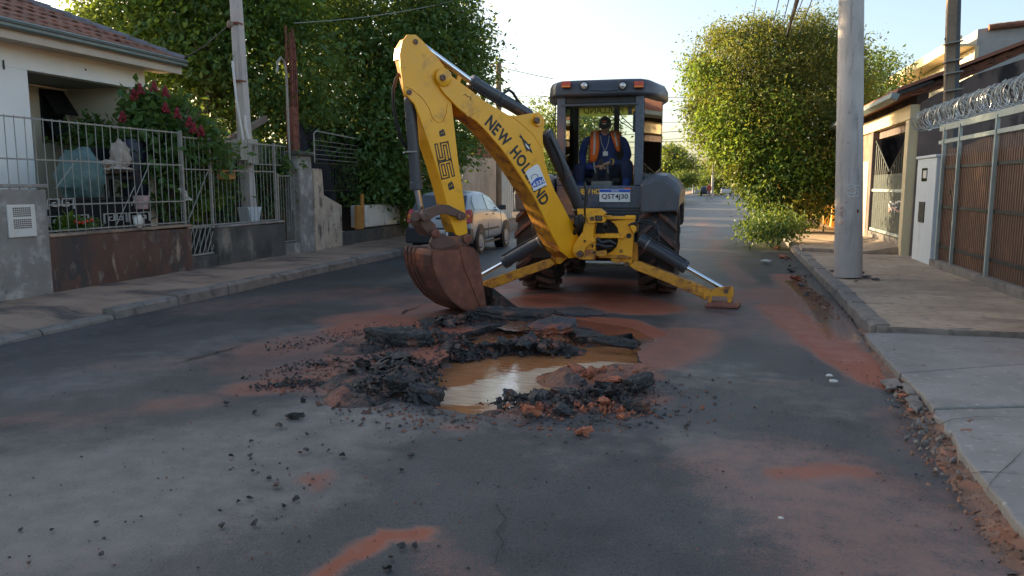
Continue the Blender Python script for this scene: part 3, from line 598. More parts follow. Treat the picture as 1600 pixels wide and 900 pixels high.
for q in ([(633,135),(643,139),(660,153),(671,170),(676,185)],[(676,185),(684,191),(692,190),(697,178),(699,162)]):    # weld seam of the head plate
    MB().tube([A(x, y, .141) for x, y in q], .004, 6).build('weld_seam', M['yellow_dirty'], dip)
for p_ in ((650,65,.028),(640,144,.03)): pin(p_[0], p_[1], .155, p_[2], .02, dip)
# lettering
def run_letters(txt, base, size_px, off, m, gap=1.0, parent=None, name='lettering', bold=.03, flip=1):
    """print letters one by one along a line of points on the arm's near face"""
    pts = [A(x, y, off) for x, y in base]; seg = [(b - a).length for a, b in zip(pts, pts[1:])]; tot = sum(seg)
    def at(s_):
        for a, b, l in zip(pts, pts[1:], seg):
            if s_ <= l: return a.lerp(b, s_ / l), (b - a).normalized()
            s_ -= l
        return pts[-1], (pts[-1] - pts[-2]).normalized()
    wds = []
    for ch in txt:
        if ch == ' ': wds.append(.42); continue
        v, f = glyph_mesh(ch, bold); wds.append((max(a for a, b in v) - min(a for a, b in v)) + .07)
    k = tot / sum(wds); h = size_px; mb = MB(); s_ = 0
    for ch, w_ in zip(txt, wds):
        if ch != ' ':
            p, t = at(s_ + .02); _, t = at(s_ + w_*k/2); up = nA.cross(t)
            letters(ch, p + up*.0, t, up * flip, (w_ - .09) * k, h, bold, mb)
        s_ += w_ * k
    return mb.build(name, m, parent, recalc=False)
run_letters('NEW HOLLAND', [(755,192),(776,216),(795,238),(812,262),(827,287),(846,323)], .155, .1725, M['ink'], parent=boom, bold=.035)
def emblem(pts, off, m, parent, name): MB().add([A(x, y, off) for x, y in pts], [tuple(range(len(pts)))]).build(name, m, parent, recalc=False)
emblem(zp([(660,240),(676,262),(690,285),(712,305),(728,325),(748,322),(740,345),(752,368),(762,398),(740,385),(722,372),(716,392),(706,360),(690,322),(676,285),(662,272),(655,262),(668,262)],5,680,160), .1735, M['ink'], boom, 'fish_emblem')
emblem(zp([(702,318),(716,330),(732,350),(742,368),(728,362),(712,345)],5,680,160), .175, M['white'], boom, 'fish_emblem_belly')
emblem(zp([(705,545),(735,518),(795,480),(815,500),(875,650),(772,692)],5,680,160), .1745, M['white'], boom, 'sticker')
st = bpy.data.objects['sticker']; WL[st.name] = WL[bh.name]
emblem(zp([(745,640),(790,590),(835,580),(862,625),(775,668)],5,680,160), .1757, M['blue'], boom, 'sticker_print')
MB().tube([A(x, y, .176) for x, y in zp([(752,600),(755,575),(775,560),(798,565),(805,588)],5,680,160)], .004, 6).build('sticker_print', M['ink'], boom)
run_letters('4330', zp([(756,668),(855,622)],5,680,160), .05, .1772, M['white'], parent=boom, name='sticker_number', bold=.03)
MB().tube([A(x, y, .176) for x, y in zp([(790,688),(868,650)],5,680,160)], .006, 6).build('sticker_print', M['ink'], boom)
run_letters('B', [(711,297),(707,283)], .075, .1425, M['ink'], parent=dip, bold=.05)
run_letters('B', [(697,214),(694,202)], .075, .1425, M['ink'], parent=dip, bold=.05)
def boxdigit(path, c0, c1, hpx, m, wd, off):
    """squared outline figure standing along the dipper: c0 to c1 is its width on the arm, hpx its height across it"""
    a, b = A(*c0, off), A(*c1, off); t = (b - a); up = nA.cross(t).normalized() * hpx; mb = MB(); nn = t.normalized(); uu = up.normalized()
    P_ = [a + t*x + up*y for x, y in path]
    for p, q in zip(P_, P_[1:]):
        d = (q - p).normalized(); s_ = nA.cross(d); mb.add([p - d*wd/2 + s_*wd/2, p - d*wd/2 - s_*wd/2, q + d*wd/2 - s_*wd/2, q + d*wd/2 + s_*wd/2], [(0,1,2,3)])
    return mb.build('lettering', m, dip, recalc=False)
NINE = [(0,0),(1,0),(1,1),(0,1),(0,.5),(.9,.5)]; FIVE = [(1,1),(0,1),(0,.5),(1,.5),(1,0),(0,0)]
for path, c0, c1 in ((NINE, (708,273), (703.5,252)), (FIVE, (702.5,246), (698.5,224))):
    boxdigit(path, c0, c1, .14, M['ink'], .046, .1422); boxdigit(path, c0, c1, .14, M['yellow'], .016, .1432)
for q in ([(729,150),(735,152),(736,157)], [(724,149),(727,147),(730,150)]): MB().tube([A(x, y, .172) for x, y in q], .0035, 6).build('scratch', M['ink'], boom)
# ---- cylinders of the arm
def cyl2(p0, p1, r, rod_to, rr, m, name, cap=.0, parent=bh):
    ax = (p1 - p0).normalized(); L = (p1 - p0).length; mb = MB()
    mb.rev(p0, ax, [(0, 0), (0, r*.8), (.02, r), (.04, r*1.0), (L - .09, r), (L - .085, r*1.12), (L - .01, r*1.12), (L, r*.95), (L, 0)], 24)
    o = mb.build(name, m, parent, smooth=True)
    if rod_to is not None: MB().cyl(p1 - ax*.02, rod_to, rr, 16).build('rod', M['chrome'], o, smooth=True)
    return o
dc = cyl2(A(828,181,0), A(735,127,0), .076, A(655,68,0), .036, M['grey'], 'dipper_cylinder')
MB().tube([A(x, y, .03) for x, y in zp([(822,560),(830,510),(850,470),(880,452),(905,470),(930,510),(960,550),(1000,590),(1020,600)],4.09,580,30)], .018, 8).build('hose', M['hose'], dc, smooth=True)
MB().tube([A(x, y, .06) for x, y in ((738,137),(760,152),(785,167))], .012, 8).build('hose', M['hose'], dc, smooth=True)
mb = MB(); mb.rev(A(783,156,0), (A(735,127,0) - A(828,181,0)).normalized(), [(0, .07), (0, .086), (.05, .086), (.05, .07)], 20); mb.build('clamp', M['grey'], dc)
plate([(716,117),(722,122),(719,130),(714,127)], .08, .03, 'guide_lug', M['yellow'], boom)
bc = cyl2(A(852,206,.03), A(909,331,.03), .088, A(917,348,.03), .045, M['grey'], 'boom_cylinder')
MB().tube([A(x, y, .13) for x, y in ((860,215),(872,240),(880,262),(884,282))], .013, 8).build('hose', M['hose'], bc)
mb = MB(); mb.rev(A(882,273,.03), (A(909,331,.03) - A(852,206,.03)).normalized(), [(0, .08), (0, .098), (.02, .098), (.02, .08)], 20); mb.build('clamp', M['rustpin'], bc)
kc = cyl2(A(640,152,0), A(651,297,0), .066, A(658,332,0), .037, M['grey'], 'bucket_cylinder')
mb = MB(); mb.rev(A(643,236,0), (A(651,297,0) - A(640,152,0)).normalized(), [(0, .06), (0, .075), (.015, .075), (.015, .06)], 20); mb.build('clamp', M['galv'], kc)
MB().tube([A(x, y, .0) for x, y in ((641,236),(632,238),(630,240))], .01, 6).build('clamp', M['galv'], kc)
for dx in (0, 3): MB().tube([A(x + dx, y, -.1) for x, y in ((625,112),(618,122),(613,140),(613,165),(618,190),(624,215),(634,232))], .011, 8).build('hose', M['hose'], dip, smooth=True)
# ---- bucket linkage
LK = zp([(238,345),(262,312),(330,288),(440,253),(525,260),(600,298),(685,338),(702,370),(685,410),(650,402),(580,372),(500,352),(440,352),(380,378),(335,412),(285,415),(248,385)],6.43,620,280)
lk = plate(LK, .20, .045, 'bucket_link', M['brown']); twin_ = plate(LK, -.16, .045, 'bucket_link', M['brown'])
pin(720, 339, .225, .04, .03, lk); pin(665, 338, .235, .05, .04, lk, m='brown')
MB().cyl(A(649,338,.16), A(649,338,-.2), .055, 18).build('cross_pin', M['brown'], lk, smooth=True)
MB().cyl(A(663,337,.2), A(663,337,-.2), .05, 18).build('cross_pin', M['brown'], lk, smooth=True)
tl = plate(zp([(225,400),(262,385),(335,405),(385,450),(420,540),(395,575),(330,572),(290,520),(250,470)],6.43,620,280), .12, .24, 'tipping_link', M['brown'])
# ---- bucket
bn, bf = .33, -.33
PROF = [(748,397),(741,387),(726,382),(715,387),(695,390),(676,391),(674,400),(676,418),(682,436),(692,455),(706,471),(724,484),(744,491),(763,496)]
near = [A(x, y, bn) for x, y in PROF]; far = [p - nA*(bn - bf) for p in near]
ctr = sum(near, Vector()) / len(near)
inn = [p + (ctr - p).normalized() * .022 for p in near]; inf_ = [p - nA*(bn - bf) for p in inn]
bk_ = MB(); bk_.loft([near + inn[::-1], far + inf_[::-1]]); bk = bk_.build('bucket', M['bucket'], bh, bevel=.004)
mb = MB(); mb.prism(near, -nA*.02); mb.build('bucket_side', M['bucketside'], bk); mb = MB(); mb.prism(far, nA*.02); mb.build('bucket_side', M['bucketside'], bk)
mb = MB(); mb.prism([A(x, y, bn + .014) for x, y in zp([(445,395),(520,405),(548,440),(553,560),(568,640),(600,760),(612,806),(580,790),(545,700),(505,600),(470,520),(455,450)],3.75,600,280)], -nA*.03); mb.build('side_cutter', M['bucketside'], bk, bevel=.005)
for k in (.06, .2, .34):      # wear strips wrapped round the heel
    st_ = MB(); a_ = [p - nA*((bn - bf)*(1 - k)) for p in near[4:13]]; a_ = [p + (p - (ctr - nA*((bn - bf)*(1 - k)))).normalized()*.012 for p in a_]; b_ = [p + nA*.05 for p in a_]; c_ = [p - (p - (ctr - nA*((bn-bf)*(1-k)))).normalized()*.02 for p in a_]; d_ = [p + nA*.05 for p in c_]
    st_.loft([[p, q, s_, r_] for p, q, r_, s_ in zip(a_, b_, c_, d_)]); st_.build('wear_strip', M['bucket'], bk)
ears = zp([(335,640),(355,590),(380,545),(440,540),(530,575),(610,575),(690,558),(735,572),(750,605),(735,650),(690,680),(600,705),(440,712),(360,690)],6.43,620,280)
ear = plate(ears, .17, .04, 'bucket_ear', M['brown'], bk); plate(ears, -.13, .04, 'bucket_ear', M['brown'], bk)
pin(731, 373, .2, .055, .04, bk, m='bucketside'); pin(682, 365, .2, .05, .04, bk, m='bucketside')
t_dir = (near[-1] - near[-2]).normalized()
for k in range(5):
    c = near[-1] - nA*((bn - bf)*(.04 + .23*k)); up = t_dir.cross(nA); mb = MB()
    mb.loft([[c - t_dir*.1 + nA*a + up*b for a, b in ((-.035,-.02),(.035,-.02),(.035,.02),(-.035,.02))], [c + t_dir*.07 + nA*a + up*b for a, b in ((-.02,-.006),(.02,-.006),(.02,.006),(-.02,.006))]]); mb.build('tooth', M['bucketside'], bk)
# ---- rear frame, swing post, valves
def Y3(x, y, Y, sc_, ox, oy): return AY(ox + x/sc_, oy + y/sc_, Y)
def fp(pts, Y, th, name, m, parent=bh, bevel=.008, mirror=False, sc_=7.5, ox=860, oy=310):
    q = [Y3(x, y, Y, sc_, ox, oy) for x, y in pts]
    if mirror: q = [Vector((2*BX + .12 - p.x, p.y, p.z)) for p in q]
    return MB().prism(q, (0, th, 0)).build(name, m, parent, bevel=bevel)
fr = fp([(612,202),(700,202),(700,212),(992,212),(992,246),(870,246),(612,246)], 9.87, .16, 'rear_frame', M['yellow'])
RPL = [(875,200),(990,200),(988,300),(920,318),(972,420),(966,560),(952,790),(900,792),(820,718),(655,690),(655,655),(720,620),(770,570),(790,505),(790,470),(800,410),(785,345),(745,295),(700,265),(870,250)]
fp(RPL, 9.9, .1, 'side_plate', M['yellow'], fr); fp(RPL, 9.95, .1, 'side_plate', M['yellow'], fr, mirror=True)
fp([(945,300),(1000,330),(1005,375),(975,420),(930,330)], 9.84, .08, 'lug', M['yellow'], fr)
fp([(960,520),(1022,520),(1022,760),(950,790)], 9.98, .1, 'leg_bracket', M['yellow_dirty'], fr); fp([(960,520),(1022,520),(1022,760),(950,790)], 9.98, .1, 'leg_bracket', M['yellow_dirty'], fr, mirror=True)
fp([(525,418),(805,412),(805,446),(865,450),(865,467),(500,467)], 9.82, .2, 'cross_rail', M['yellow'], fr)
fp([(560,668),(850,668),(950,690),(950,706),(560,700)], 9.82, .22, 'cross_rail', M['yellow_dirty'], fr)
fp([(-220,240),(990,240),(990,700),(-220,700)], 10.12, .06, 'back_plate', M['black'], fr)
fp([(700,706),(812,712),(850,752),(780,760),(720,745)], 9.8, .06, 'tie_lug', M['yellow_dirty'], fr)
sp_ = fp([(308,122),(388,122),(395,200),(440,270),(525,305),(508,345),(498,455),(530,492),(525,560),(516,630),(516,718),(350,712),(300,694),(258,640),(262,560),(320,470),(378,390),(392,300),(385,262),(320,200)], 9.66, .2, 'swing_post', M['yellow'])
fp([(413,118),(585,122),(585,132),(638,166),(638,186),(610,205),(632,262),(628,284),(535,282),(505,295),(450,295),(413,215)], 9.62, .2, 'upper_bracket', M['yellow'], sp_)
fp([(520,200),(605,200),(605,262),(530,268)], 9.605, .02, 'recess_shade_plate', M['black'], sp_, .002)  # black plate on the bracket face, painting the shade of a hollow
fp([(392,600),(520,594),(520,625),(640,612),(652,672),(600,690),(520,668),(515,722),(345,716),(300,690)], 9.6, .14, 'lower_bracket', M['yellow_dirty'], sp_)
fp([(272,640),(290,605),(380,556),(520,482),(528,502),(410,575),(392,640)], 9.58, .1, 'swing_arm', M['yellow'], sp_)
def ypin(x, y, Y, r, parent, m='rustpin', sc_=7.5, ox=860, oy=310):
    c = Y3(x, y, Y, sc_, ox, oy); MB().rev(c, (0, -1, 0), [(-.06, r), (0, r), (.012, r*.85), (.012, r*.4), (.0, r*.35), (0, 0)], 18).build('pin', M[m], parent, smooth=True)
ypin(345, 650, 9.55, .042, sp_); ypin(487, 236, 9.6, .026, sp_); ypin(570, 232, 9.6, .03, sp_); ypin(918, 438, 9.88, .032, fr, 'black'); ypin(512, 636, 9.58, .018, sp_, 'black'); ypin(402, 500, 9.64, .014, sp_, 'black'); ypin(895, 775, 9.86, .03, fr)
for k, q in enumerate([[(540,470,.0),(600,520,.0),(690,500,.05),(760,540,.1)], [(480,560,-.05),(560,540,0),(640,570,0),(730,560,.1)], [(300,250,.0),(340,300,-.1),(300,370,-.05),(280,410,0)], [(350,190,-.1),(360,260,-.12),(330,330,-.1)], [(640,300,.1),(660,350,.15),(620,395,.1)]]):
    MB().tube([Y3(x, y, 9.72 + d, 7.5, 860, 310) for x, y, d in q], .028, 8).build('hose', M['hose'], sp_, smooth=True)
fp([(275,215),(330,195),(400,225),(400,300),(345,300),(320,350),(270,300)], 9.6, .08, 'valve_block', M['black'], sp_, .015)
MB().tube([AY(x, y, 9.7) for x, y in ((913,285),(917,300),(915,318),(913,335),(917,345),(924,350))], .02, 8).build('hose', M['hose'], sp_, smooth=True)
MB().tube([AY(x, y, 9.9) for x, y in ((880,262),(893,280),(905,300),(913,312))], .013, 8).build('hose', M['hose'], sp_, smooth=True)
for q in ([(985,350),(1002,345),(1015,345),(1026,352),(1030,368),(1025,372)], [(982,352),(1000,347),(1018,350),(1028,362),(1029,376)]):
    MB().tube([AY(x, y, 9.85 - .02*i) for i, (x, y) in enumerate(q)], .012, 8).build('hose', M['hose'], fr, smooth=True)
letters('H', Y3(812, 640, 9.893, 7.5, 860, 310), (1,0,0), (0,0,1), .035, .05, .03).build('lettering', M['ink'], fr, recalc=False)
# ---- stabiliser legs
def stab(sx, lab):
    fx = (lambda p: p) if sx > 0 else (lambda p: Vector((2*BX + .13 - p.x, p.y, p.z)))
    Z = lambda x, y, Y: fx(Y3(x, y, Y, 4.09, 860, 280))
    bm_ = MB().prism([Z(x, y, 9.78) for x, y in ((505,555),(540,522),(580,533),(800,618),(980,688),(1022,708),(1015,765),(985,772),(900,730),(700,643),(540,580))], (0, .15, 0)).build('stabiliser_leg', M['yellow_dirty'], bh, bevel=.012)
    MB().prism([Z(x, y, 9.74) for x, y in ((975,725),(1010,705),(1090,690),(1160,684),(1172,700),(1170,745),(1155,790),(1135,792),(1128,752),(1035,748),(1028,790),(1005,790),(1012,765),(985,765))], (0, .03, 0)).build('foot_bracket', M['yellow_dirty'], bm_, bevel=.004)
    MB().prism([Z(x, y, 9.95) for x, y in ((975,725),(1010,705),(1090,690),(1160,684),(1172,700),(1170,745),(1155,790),(1135,792),(1128,752),(1035,748),(1028,790),(1005,790),(1012,765),(985,765))], (0, .03, 0)).build('foot_bracket', M['yellow_dirty'], bm_, bevel=.004)
    pc_ = fx(G(1127, 478)); pc_.y = 9.86
    MB().loft([[pc_ + Vector((a, b, c)) for a, b in ((-.2,-.16),(.2,-.16),(.24,.14),(-.16,.14))] for c in (.004, .03)] + [[pc_ + Vector((a*.86, b*.86, .065)) for a, b in ((-.2,-.16),(.2,-.16),(.24,.14),(-.16,.14))]]).build('foot_pad', M['bucketside'], bm_, bevel=.006)
    ax0, ax1, rod = Z(565, 378, 9.84), Z(872, 566, 9.84), Z(1128, 712, 9.85)
    cc = cyl2(ax0, ax1, .078, rod, .028, M['grey'], 'stabiliser_cylinder')
    MB().tube([Z(x, y, 9.74) for x, y in ((590,340),(640,385),(760,450),(870,520))], .011, 8).build('hose', M['hose'], cc, smooth=True)
    MB().rev(ax0.lerp(ax1, .17), (ax1 - ax0).normalized(), [(0, .075), (0, .084), (.02, .084), (.02, .075)], 20).build('clamp', M['galv'], cc)
    c = Z(1122, 716, 9.74); MB().rev(c, (0,-1,0), [(-.02, .03), (.012, .03), (.012, 0)], 16).build('pin', M['rustpin'], bm_, smooth=True)
stab(1, ''); stab(-1, '')
# ---- wheels
def wheel(cx, cy, r, w_, nl, name='rear_wheel', lug_len=1.0):
    sgn = 1 if cx > BX else -1; c = Vector((cx, cy, r))
    t = MB(); rr = r - .045
    t.rev(c, (1,0,0), [(-w_*.42, r*.55), (-w_*.5, r*.62), (-w_*.5, r*.82), (-w_*.46, rr*.955), (-w_*.3, rr*.99), (0, rr), (w_*.3, rr*.99), (w_*.46, rr*.955), (w_*.5, r*.82), (w_*.5, r*.62), (w_*.42, r*.55)], 44)
    wh = t.build(name, M['tyre'], bh, smooth=True)
    MB().rev(c, (sgn,0,0), [(-.2, r*.56), (w_*.40, r*.58), (w_*.43, r*.55), (w_*.34, r*.5), (w_*.12, r*.3), (w_*.1, r*.16), (w_*.2, r*.14), (w_*.22, 0)], 36).build('rim', M['yellow_dirty'], wh, smooth=True)
    base = None
    for side in (-1, 1):
        first = None
        for k in range(nl):
            a0 = 2*math.pi*(k + (.5 if side > 0 else 0))/nl
            if first is None:
                L = MB(); rings = []
                for u in (0, .3, .62, 1):
                    x = side * w_ * (.02 + .49*u); ang = -.30*u * 1.0; rad = rr - .012 if u < .9 else rr*.94
                    ht = .06 if u < .9 else .062; hw = .034 + .012*u
                    def P_(a, q): return Vector((x, math.sin(a)*q, math.cos(a)*q))
                    rings.append([P_(ang - hw/rr*1.25, rad), P_(ang + hw/rr*1.25, rad), P_(ang + hw/rr*.8, rad + ht), P_(ang - hw/rr*.8, rad + ht)])
                L.loft(rings); me = L.mesh('lug'); me.materials.append(M['lug']); first = me
            o = bpy.data.objects.new('lug', first); COL.objects.link(o); o.parent = wh; o.location = c - WL[bh.name]; o.rotation_euler = (a0, 0, 0)
    return wh
wheel(-.71, 11.05, .71, .50, 17); wheel(-2.41, 11.05, .71, .50, 17)
for x in (-.78, -2.32):
    wheel(x, 13.25, .47, .32, 14, 'front_wheel')
MB().cyl((-2.3, 11.05, .7), (-.8, 11.05, .7), .14, 16).build('rear_axle', M['black'], bh, smooth=True); MB().cyl((-2.3, 13.25, .47), (-.8, 13.25, .47), .09, 12).build('front_axle', M['black'], bh, smooth=True)
mb = MB(); mb.b(-2.0, -1.1, 10.2, 13.9, .6, 1.0); mb.build('chassis', M['black'], bh, bevel=.02)
mb = MB(); mb.prism([(-1.98, 12.25, 1.0), (-1.12, 12.25, 1.0), (-1.12, 12.25, 1.62), (-1.2, 12.25, 1.7), (-1.9, 12.25, 1.7), (-1.98, 12.25, 1.62)], (0, 1.75, -.12)); mb.build('bonnet', M['yellow'], bh, bevel=.04)
for x in (-2.25, -.95):
    MB().bar((x, 12.3, 1.35), (x, 14.4, .75), .12, .22).build('loader_arm', M['yellow'], bh, bevel=.01)
mb = MB(); pr = [(14.35, .15), (14.3, .5), (14.4, .85), (14.5, .95), (14.42, .5), (14.5, .2), (15.1, .1), (15.1, .07), (14.5, .08)]; mb.prism([(-2.5, y_, z_) for y_, z_ in pr], (1.9, 0, 0)); mb.build('loader_bucket', M['bucketside'], bh, bevel=.01)
# ---- fenders
def fender(sx):
    fx = (lambda x: x) if sx > 0 else (lambda x: 2*BX - x)
    rings = []
    for Y, dz, dw in ((10.36, -.075, -.02), (10.45, -.02, 0), (10.9, .02, .02), (11.5, .0, .02), (11.95, -.2, .0), (12.05, -.34, 0)):
        cs = [(1001,281),(1024,271),(1041,272),(1058,284),(1064,296),(1062,322),(1001,325)]
        rings.append([Vector((fx(AY(x, y, 10.42).x + (dw if x > 1040 else 0)), Y, AY(x, y, 10.42).z + dz)) for x, y in cs])
    return MB().loft(rings).build('fender', M['fender'], bh, bevel=.03)
fender(1); fender(-1)
# ---- cab
cabYr, cabYm, cabYf = 10.7, 11.5, 12.2
xl, xr_ = AY(870, 290, cabYr).x, AY(1004, 290, cabYr).x; cxm = (xl + xr_) / 2
hwr = (xr_ - xl) / 2; hwm = hwr + .19; hwf = hwr + .02
def zz(py, Y=cabYr): return AY(940, py, Y).z
zs, zt = zz(290), zz(150); zb = zz(345); zw = zz(165)
plan = [(-hwr, cabYr), (hwr, cabYr), (hwm, cabYm), (hwf, cabYf), (-hwf, cabYf), (-hwm, cabYm)]
cab = MB()
cab.prism([(cxm + x, y, zb) for x, y in plan], (0, 0, .09)); cab_o = cab.build('cab', M['cabgrey'], bh, bevel=.02)
# lower rear panel and its vent lines
mb = MB(); mb.b(cxm - hwr, cxm + hwr, cabYr - .03, cabYr + .03, zb + .06, zs); mb.build('rear_panel', M['cabgrey'], cab_o, bevel=.015)
for k in range(4):
    mb = MB(); mb.b(cxm - hwr*.5, cxm + hwr - .01, cabYr - .045, cabYr - .03, zb + .05 + .04*k, zb + .07 + .04*k); mb.build('vent_slat', M['black'], cab_o)
for a, b in ((1, 2), (2, 3), (4, 5), (5, 0)):
    pa, pb = plan[a], plan[b]; mb = MB(); mb.bar((cxm + pa[0], pa[1], (zb + 1.42)/2), (cxm + pb[0], pb[1], (zb + 1.42)/2), .05, 1.42 - zb - .02); mb.build('side_panel', M['cabgrey'], cab_o)
mb = MB(); mb.bar((cxm - hwf, cabYf, (zb + 1.5)/2), (cxm + hwf, cabYf, (zb + 1.5)/2), .05, 1.5 - zb); mb.build('front_panel', M['black'], cab_o)
wp = AY(883, 200, cabYr).x - AY(870, 200, cabYr).x
for i, (x, y) in enumerate(plan):
    th_ = wp if i in (0, 1) else .07
    xo = x + (th_/2 if x < 0 else -th_/2)
    mb = MB(); mb.b(cxm + xo - th_/2, cxm + xo + th_/2, y - .035 + (.0 if i < 2 else -.01), y + .035, (zs if i < 2 else 1.42), zt + .01); mb.build('pillar', M['cabgrey'] if i in (0, 1) else M['black'], cab_o, bevel=.012)
mb = MB(); mb.b(cxm - hwr + wp, cxm + hwr - wp, cabYr - .02, cabYr + .05, zw + .03, zt + .01); mb.build('top_beam', M['black'], cab_o, bevel=.01)
mb = MB(); mb.b(cxm - hwr + wp*.5, cxm + hwr - wp*.6, cabYr - .045, cabYr - .005, zw - .005, zw + .03); mb.build('window_rail', M['fender'], cab_o, bevel=.01)
mb = MB(); mb.b(cxm - hwr + wp, cxm + hwr - wp, cabYr - .004, cabYr + .004, zs, zw); mb.build('rear_window', M['glass'], cab_o)
mb = MB(); mb.b(cxm - hwf + .06, cxm + hwf - .06, cabYf - .004, cabYf + .004, 1.5, zt); mb.build('windscreen', M['glass'], cab_o)
for k, (a, b, nm) in enumerate(((1, 2, 'side_window'), (2, 3, 'side_window'), (4, 5, 'side_window'), (5, 0, 'side_window'))):
    pa, pb = plan[a], plan[b]; mb = MB(); mb.bar((cxm + pa[0], pa[1] + .02, (1.42 + zt)/2), (cxm + pb[0], pb[1], (1.42 + zt)/2), .008, zt - 1.42); mb.build('side_window', M['sideglass'], cab_o)
# sun strip on the windscreen: its print faces forward and reads mirrored from behind
za, zbm = AY(900, 182, cabYf).z, AY(900, 163, cabYf).z
mb = MB(); mb.b(cxm - hwf + .07, cxm + hwf - .07, cabYf - .012, cabYf - .006, za, zbm); mb.build('sun_strip', M['strip'], cab_o)
letters('NEW HOLLAND', (cxm + hwf - .12, cabYf - .0135, za + .03), (-1,0,0), (0,0,1), 2*hwf - .26, zbm - za - .06, .02).build('sun_strip_lettering', M['strip_ink'], cab_o, recalc=False)
# wipers, mirror, lock
for q in ([(952,164),(970,190),(989,203)], [(958,164),(975,186),(992,202)]): MB().tube([AY(x, y, cabYr - .02) for x, y in q], .007, 6).build('wiper_arm', M['black'], cab_o)
mb = MB(); mb.box(AY(985,173,10.75), (.06, .05, .1)); mb.build('lock_handle', M['black'], cab_o, bevel=.008); mb = MB(); mb.box(AY(990,174,10.735), (.05, .02, .07)); mb.build('lock_handle', M['yellow'], cab_o, bevel=.006)
mb = MB(); mb.box(AY(993,190,10.74), (.07, .04, .28)); mb.build('mirror', M['black'], cab_o, bevel=.01)
# roof
def roof_ring(z, e):
    pl = [(-hwr*.72, cabYr - .13), (hwr*.72, cabYr - .13), (hwr + .02, cabYr - .09), (hwr + .12, cabYr + .05), (hwm + .07, cabYm - .1), (hwm + .07, cabYm + .2), (hwf + .1, cabYf + .15), (hwf*.7, cabYf + .2), (-hwf*.7, cabYf + .2), (-hwf - .1, cabYf + .15), (-hwm - .07, cabYm + .2), (-hwm - .07, cabYm - .1), (-hwr - .12, cabYr + .05), (-hwr - .02, cabYr - .09)]
    return [Vector((cxm + x*(1 - e), 11.45 + (y - 11.45)*(1 - e), z)) for x, y in pl]
zr = zz(122, cabYr - .13)
zrl = zz(150, cabYr - .13)
rf = MB().loft([roof_ring(zrl, .03), roof_ring(zrl + .03, 0), roof_ring(zr - .09, .01), roof_ring(zr - .03, .05), roof_ring(zr - .005, .12), roof_ring(zr + .01, .4)]).build('roof', M['grey'], cab_o, smooth=True, bevel=.012)
yb = cabYr - .13
def lamp(px, py, r):
    c = AY(px, py, yb - .01); MB().rev(c + Vector((0, .03, 0)), (0,-1,0), [(-.04, r*.9), (0, r), (.045, r*1.05), (.05, r*.95)], 24).build('work_lamp', M['black'], cab_o, smooth=True)
    MB().rev(c, (0,-1,0), [(0, r*.93), (.012, r*.7), (.02, 0)], 24).build('lamp_glass', M['lampglass'], cab_o, smooth=True)
lamp(912.5, 133.5, .058); lamp(973, 133.5, .055)
for px in (885, 998.5):
    c = AY(px, 132.5, yb); mb = MB(); mb.box(c + Vector((0, .0, 0)), (.125, .1, .085)); mb.build('tail_lamp', M['redlens'], cab_o, bevel=.01)
    mb = MB(); mb.box(c + Vector((0, -.03, -.028)), (.115, .05, .022)); mb.build('lamp_glass', M['orangelens'], cab_o, bevel=.004)
MB().tube([AY(x, y, yb - .005) for x, y in ((922,140),(945,141.5),(965,140))], .01, 8).build('roof_groove', M['cabgrey'], cab_o)
# number plate and print on the rear panel
pl_o = MB(); a_, b_ = AY(936.5, 315.5, cabYr - .05), AY(985, 295.5, cabYr - .05); pl_o.b(a_.x, b_.x, cabYr - .055, cabYr - .04, a_.z, b_.z); plate_o = pl_o.build('number_plate', M['white'], cab_o, bevel=.002)
mb = MB(); mb.b(a_.x + .002, b_.x - .002, cabYr - .058, cabYr - .0545, b_.z - .042, b_.z - .004); mb.build('plate_band', M['blue'], cab_o)
letters('BRASIL', (a_.x + .17, cabYr - .0595, b_.z - .033), (1,0,0), (0,0,1), .1, .02).build('plate_lettering', M['white'], cab_o, recalc=False)
letters('QST4J30', (a_.x + .03, cabYr - .0595, a_.z + .025), (1,0,0), (0,0,1), b_.x - a_.x - .06, .085, .015).build('plate_lettering', M['ink'], cab_o, recalc=False)
c_ = AY(903, 303.5, cabYr - .034); d_ = AY(937, 303.5, cabYr - .034); letters('NEW HOL', (c_.x, cabYr - .0335, c_.z - .0), (1,0,0), (0,0,1), (d_.x - c_.x)*1.14, .075, .03).build('lettering', M['yellowink'], cab_o, recalc=False)
mb = MB(); mb.box(AY(981, 294.5, cabYr - .04), (.1, .01, .018)); mb.build('reflector', M['redlens'], cab_o)
mb = MB(); mb.box(AY(935, 318, cabYr - .05), (.02, .03, .06)); mb.build('latch', M['fender'], cab_o, bevel=.005)
# seat, console, levers
mb = MB(); mb.b(-1.85, -1.27, 11.1, 11.65, 1.5, 1.62); mb.b(-1.83, -1.29, 11.58, 11.75, 1.6, 2.22); mb.build('seat', M['black'], cab_o, bevel=.05)
mb = MB(); mb.b(-1.75, -1.35, 11.2, 11.5, 1.1, 1.5); mb.build('seat_base', M['black'], cab_o)
a_, b_ = AY(924, 292, 10.83), AY(957, 283, 10.83); mb = MB(); mb.b(a_.x, b_.x, 10.76, 11.0, 1.2, b_.z); mb.build('lever_console', M['boots_bellow'], cab_o, bevel=.02)
for px in (931, 950):
    c = AY(px, 283, 10.86); MB().rev(c, (0,0,1), [(0, .065), (.02, .05), (.03, .058), (.05, .044), (.06, .05), (.08, .036), (.09, .042), (.12, .026), (.12, 0)], 16).build('lever_gaiter', M['black'], cab_o, smooth=True)
    t_ = AY(928 if px < 940 else 949, 253, 10.95); MB().tube([c + Vector((0, 0, .1)), c.lerp(t_, .7), t_], .014, 8).build('lever', M['boots_bellow'], cab_o)
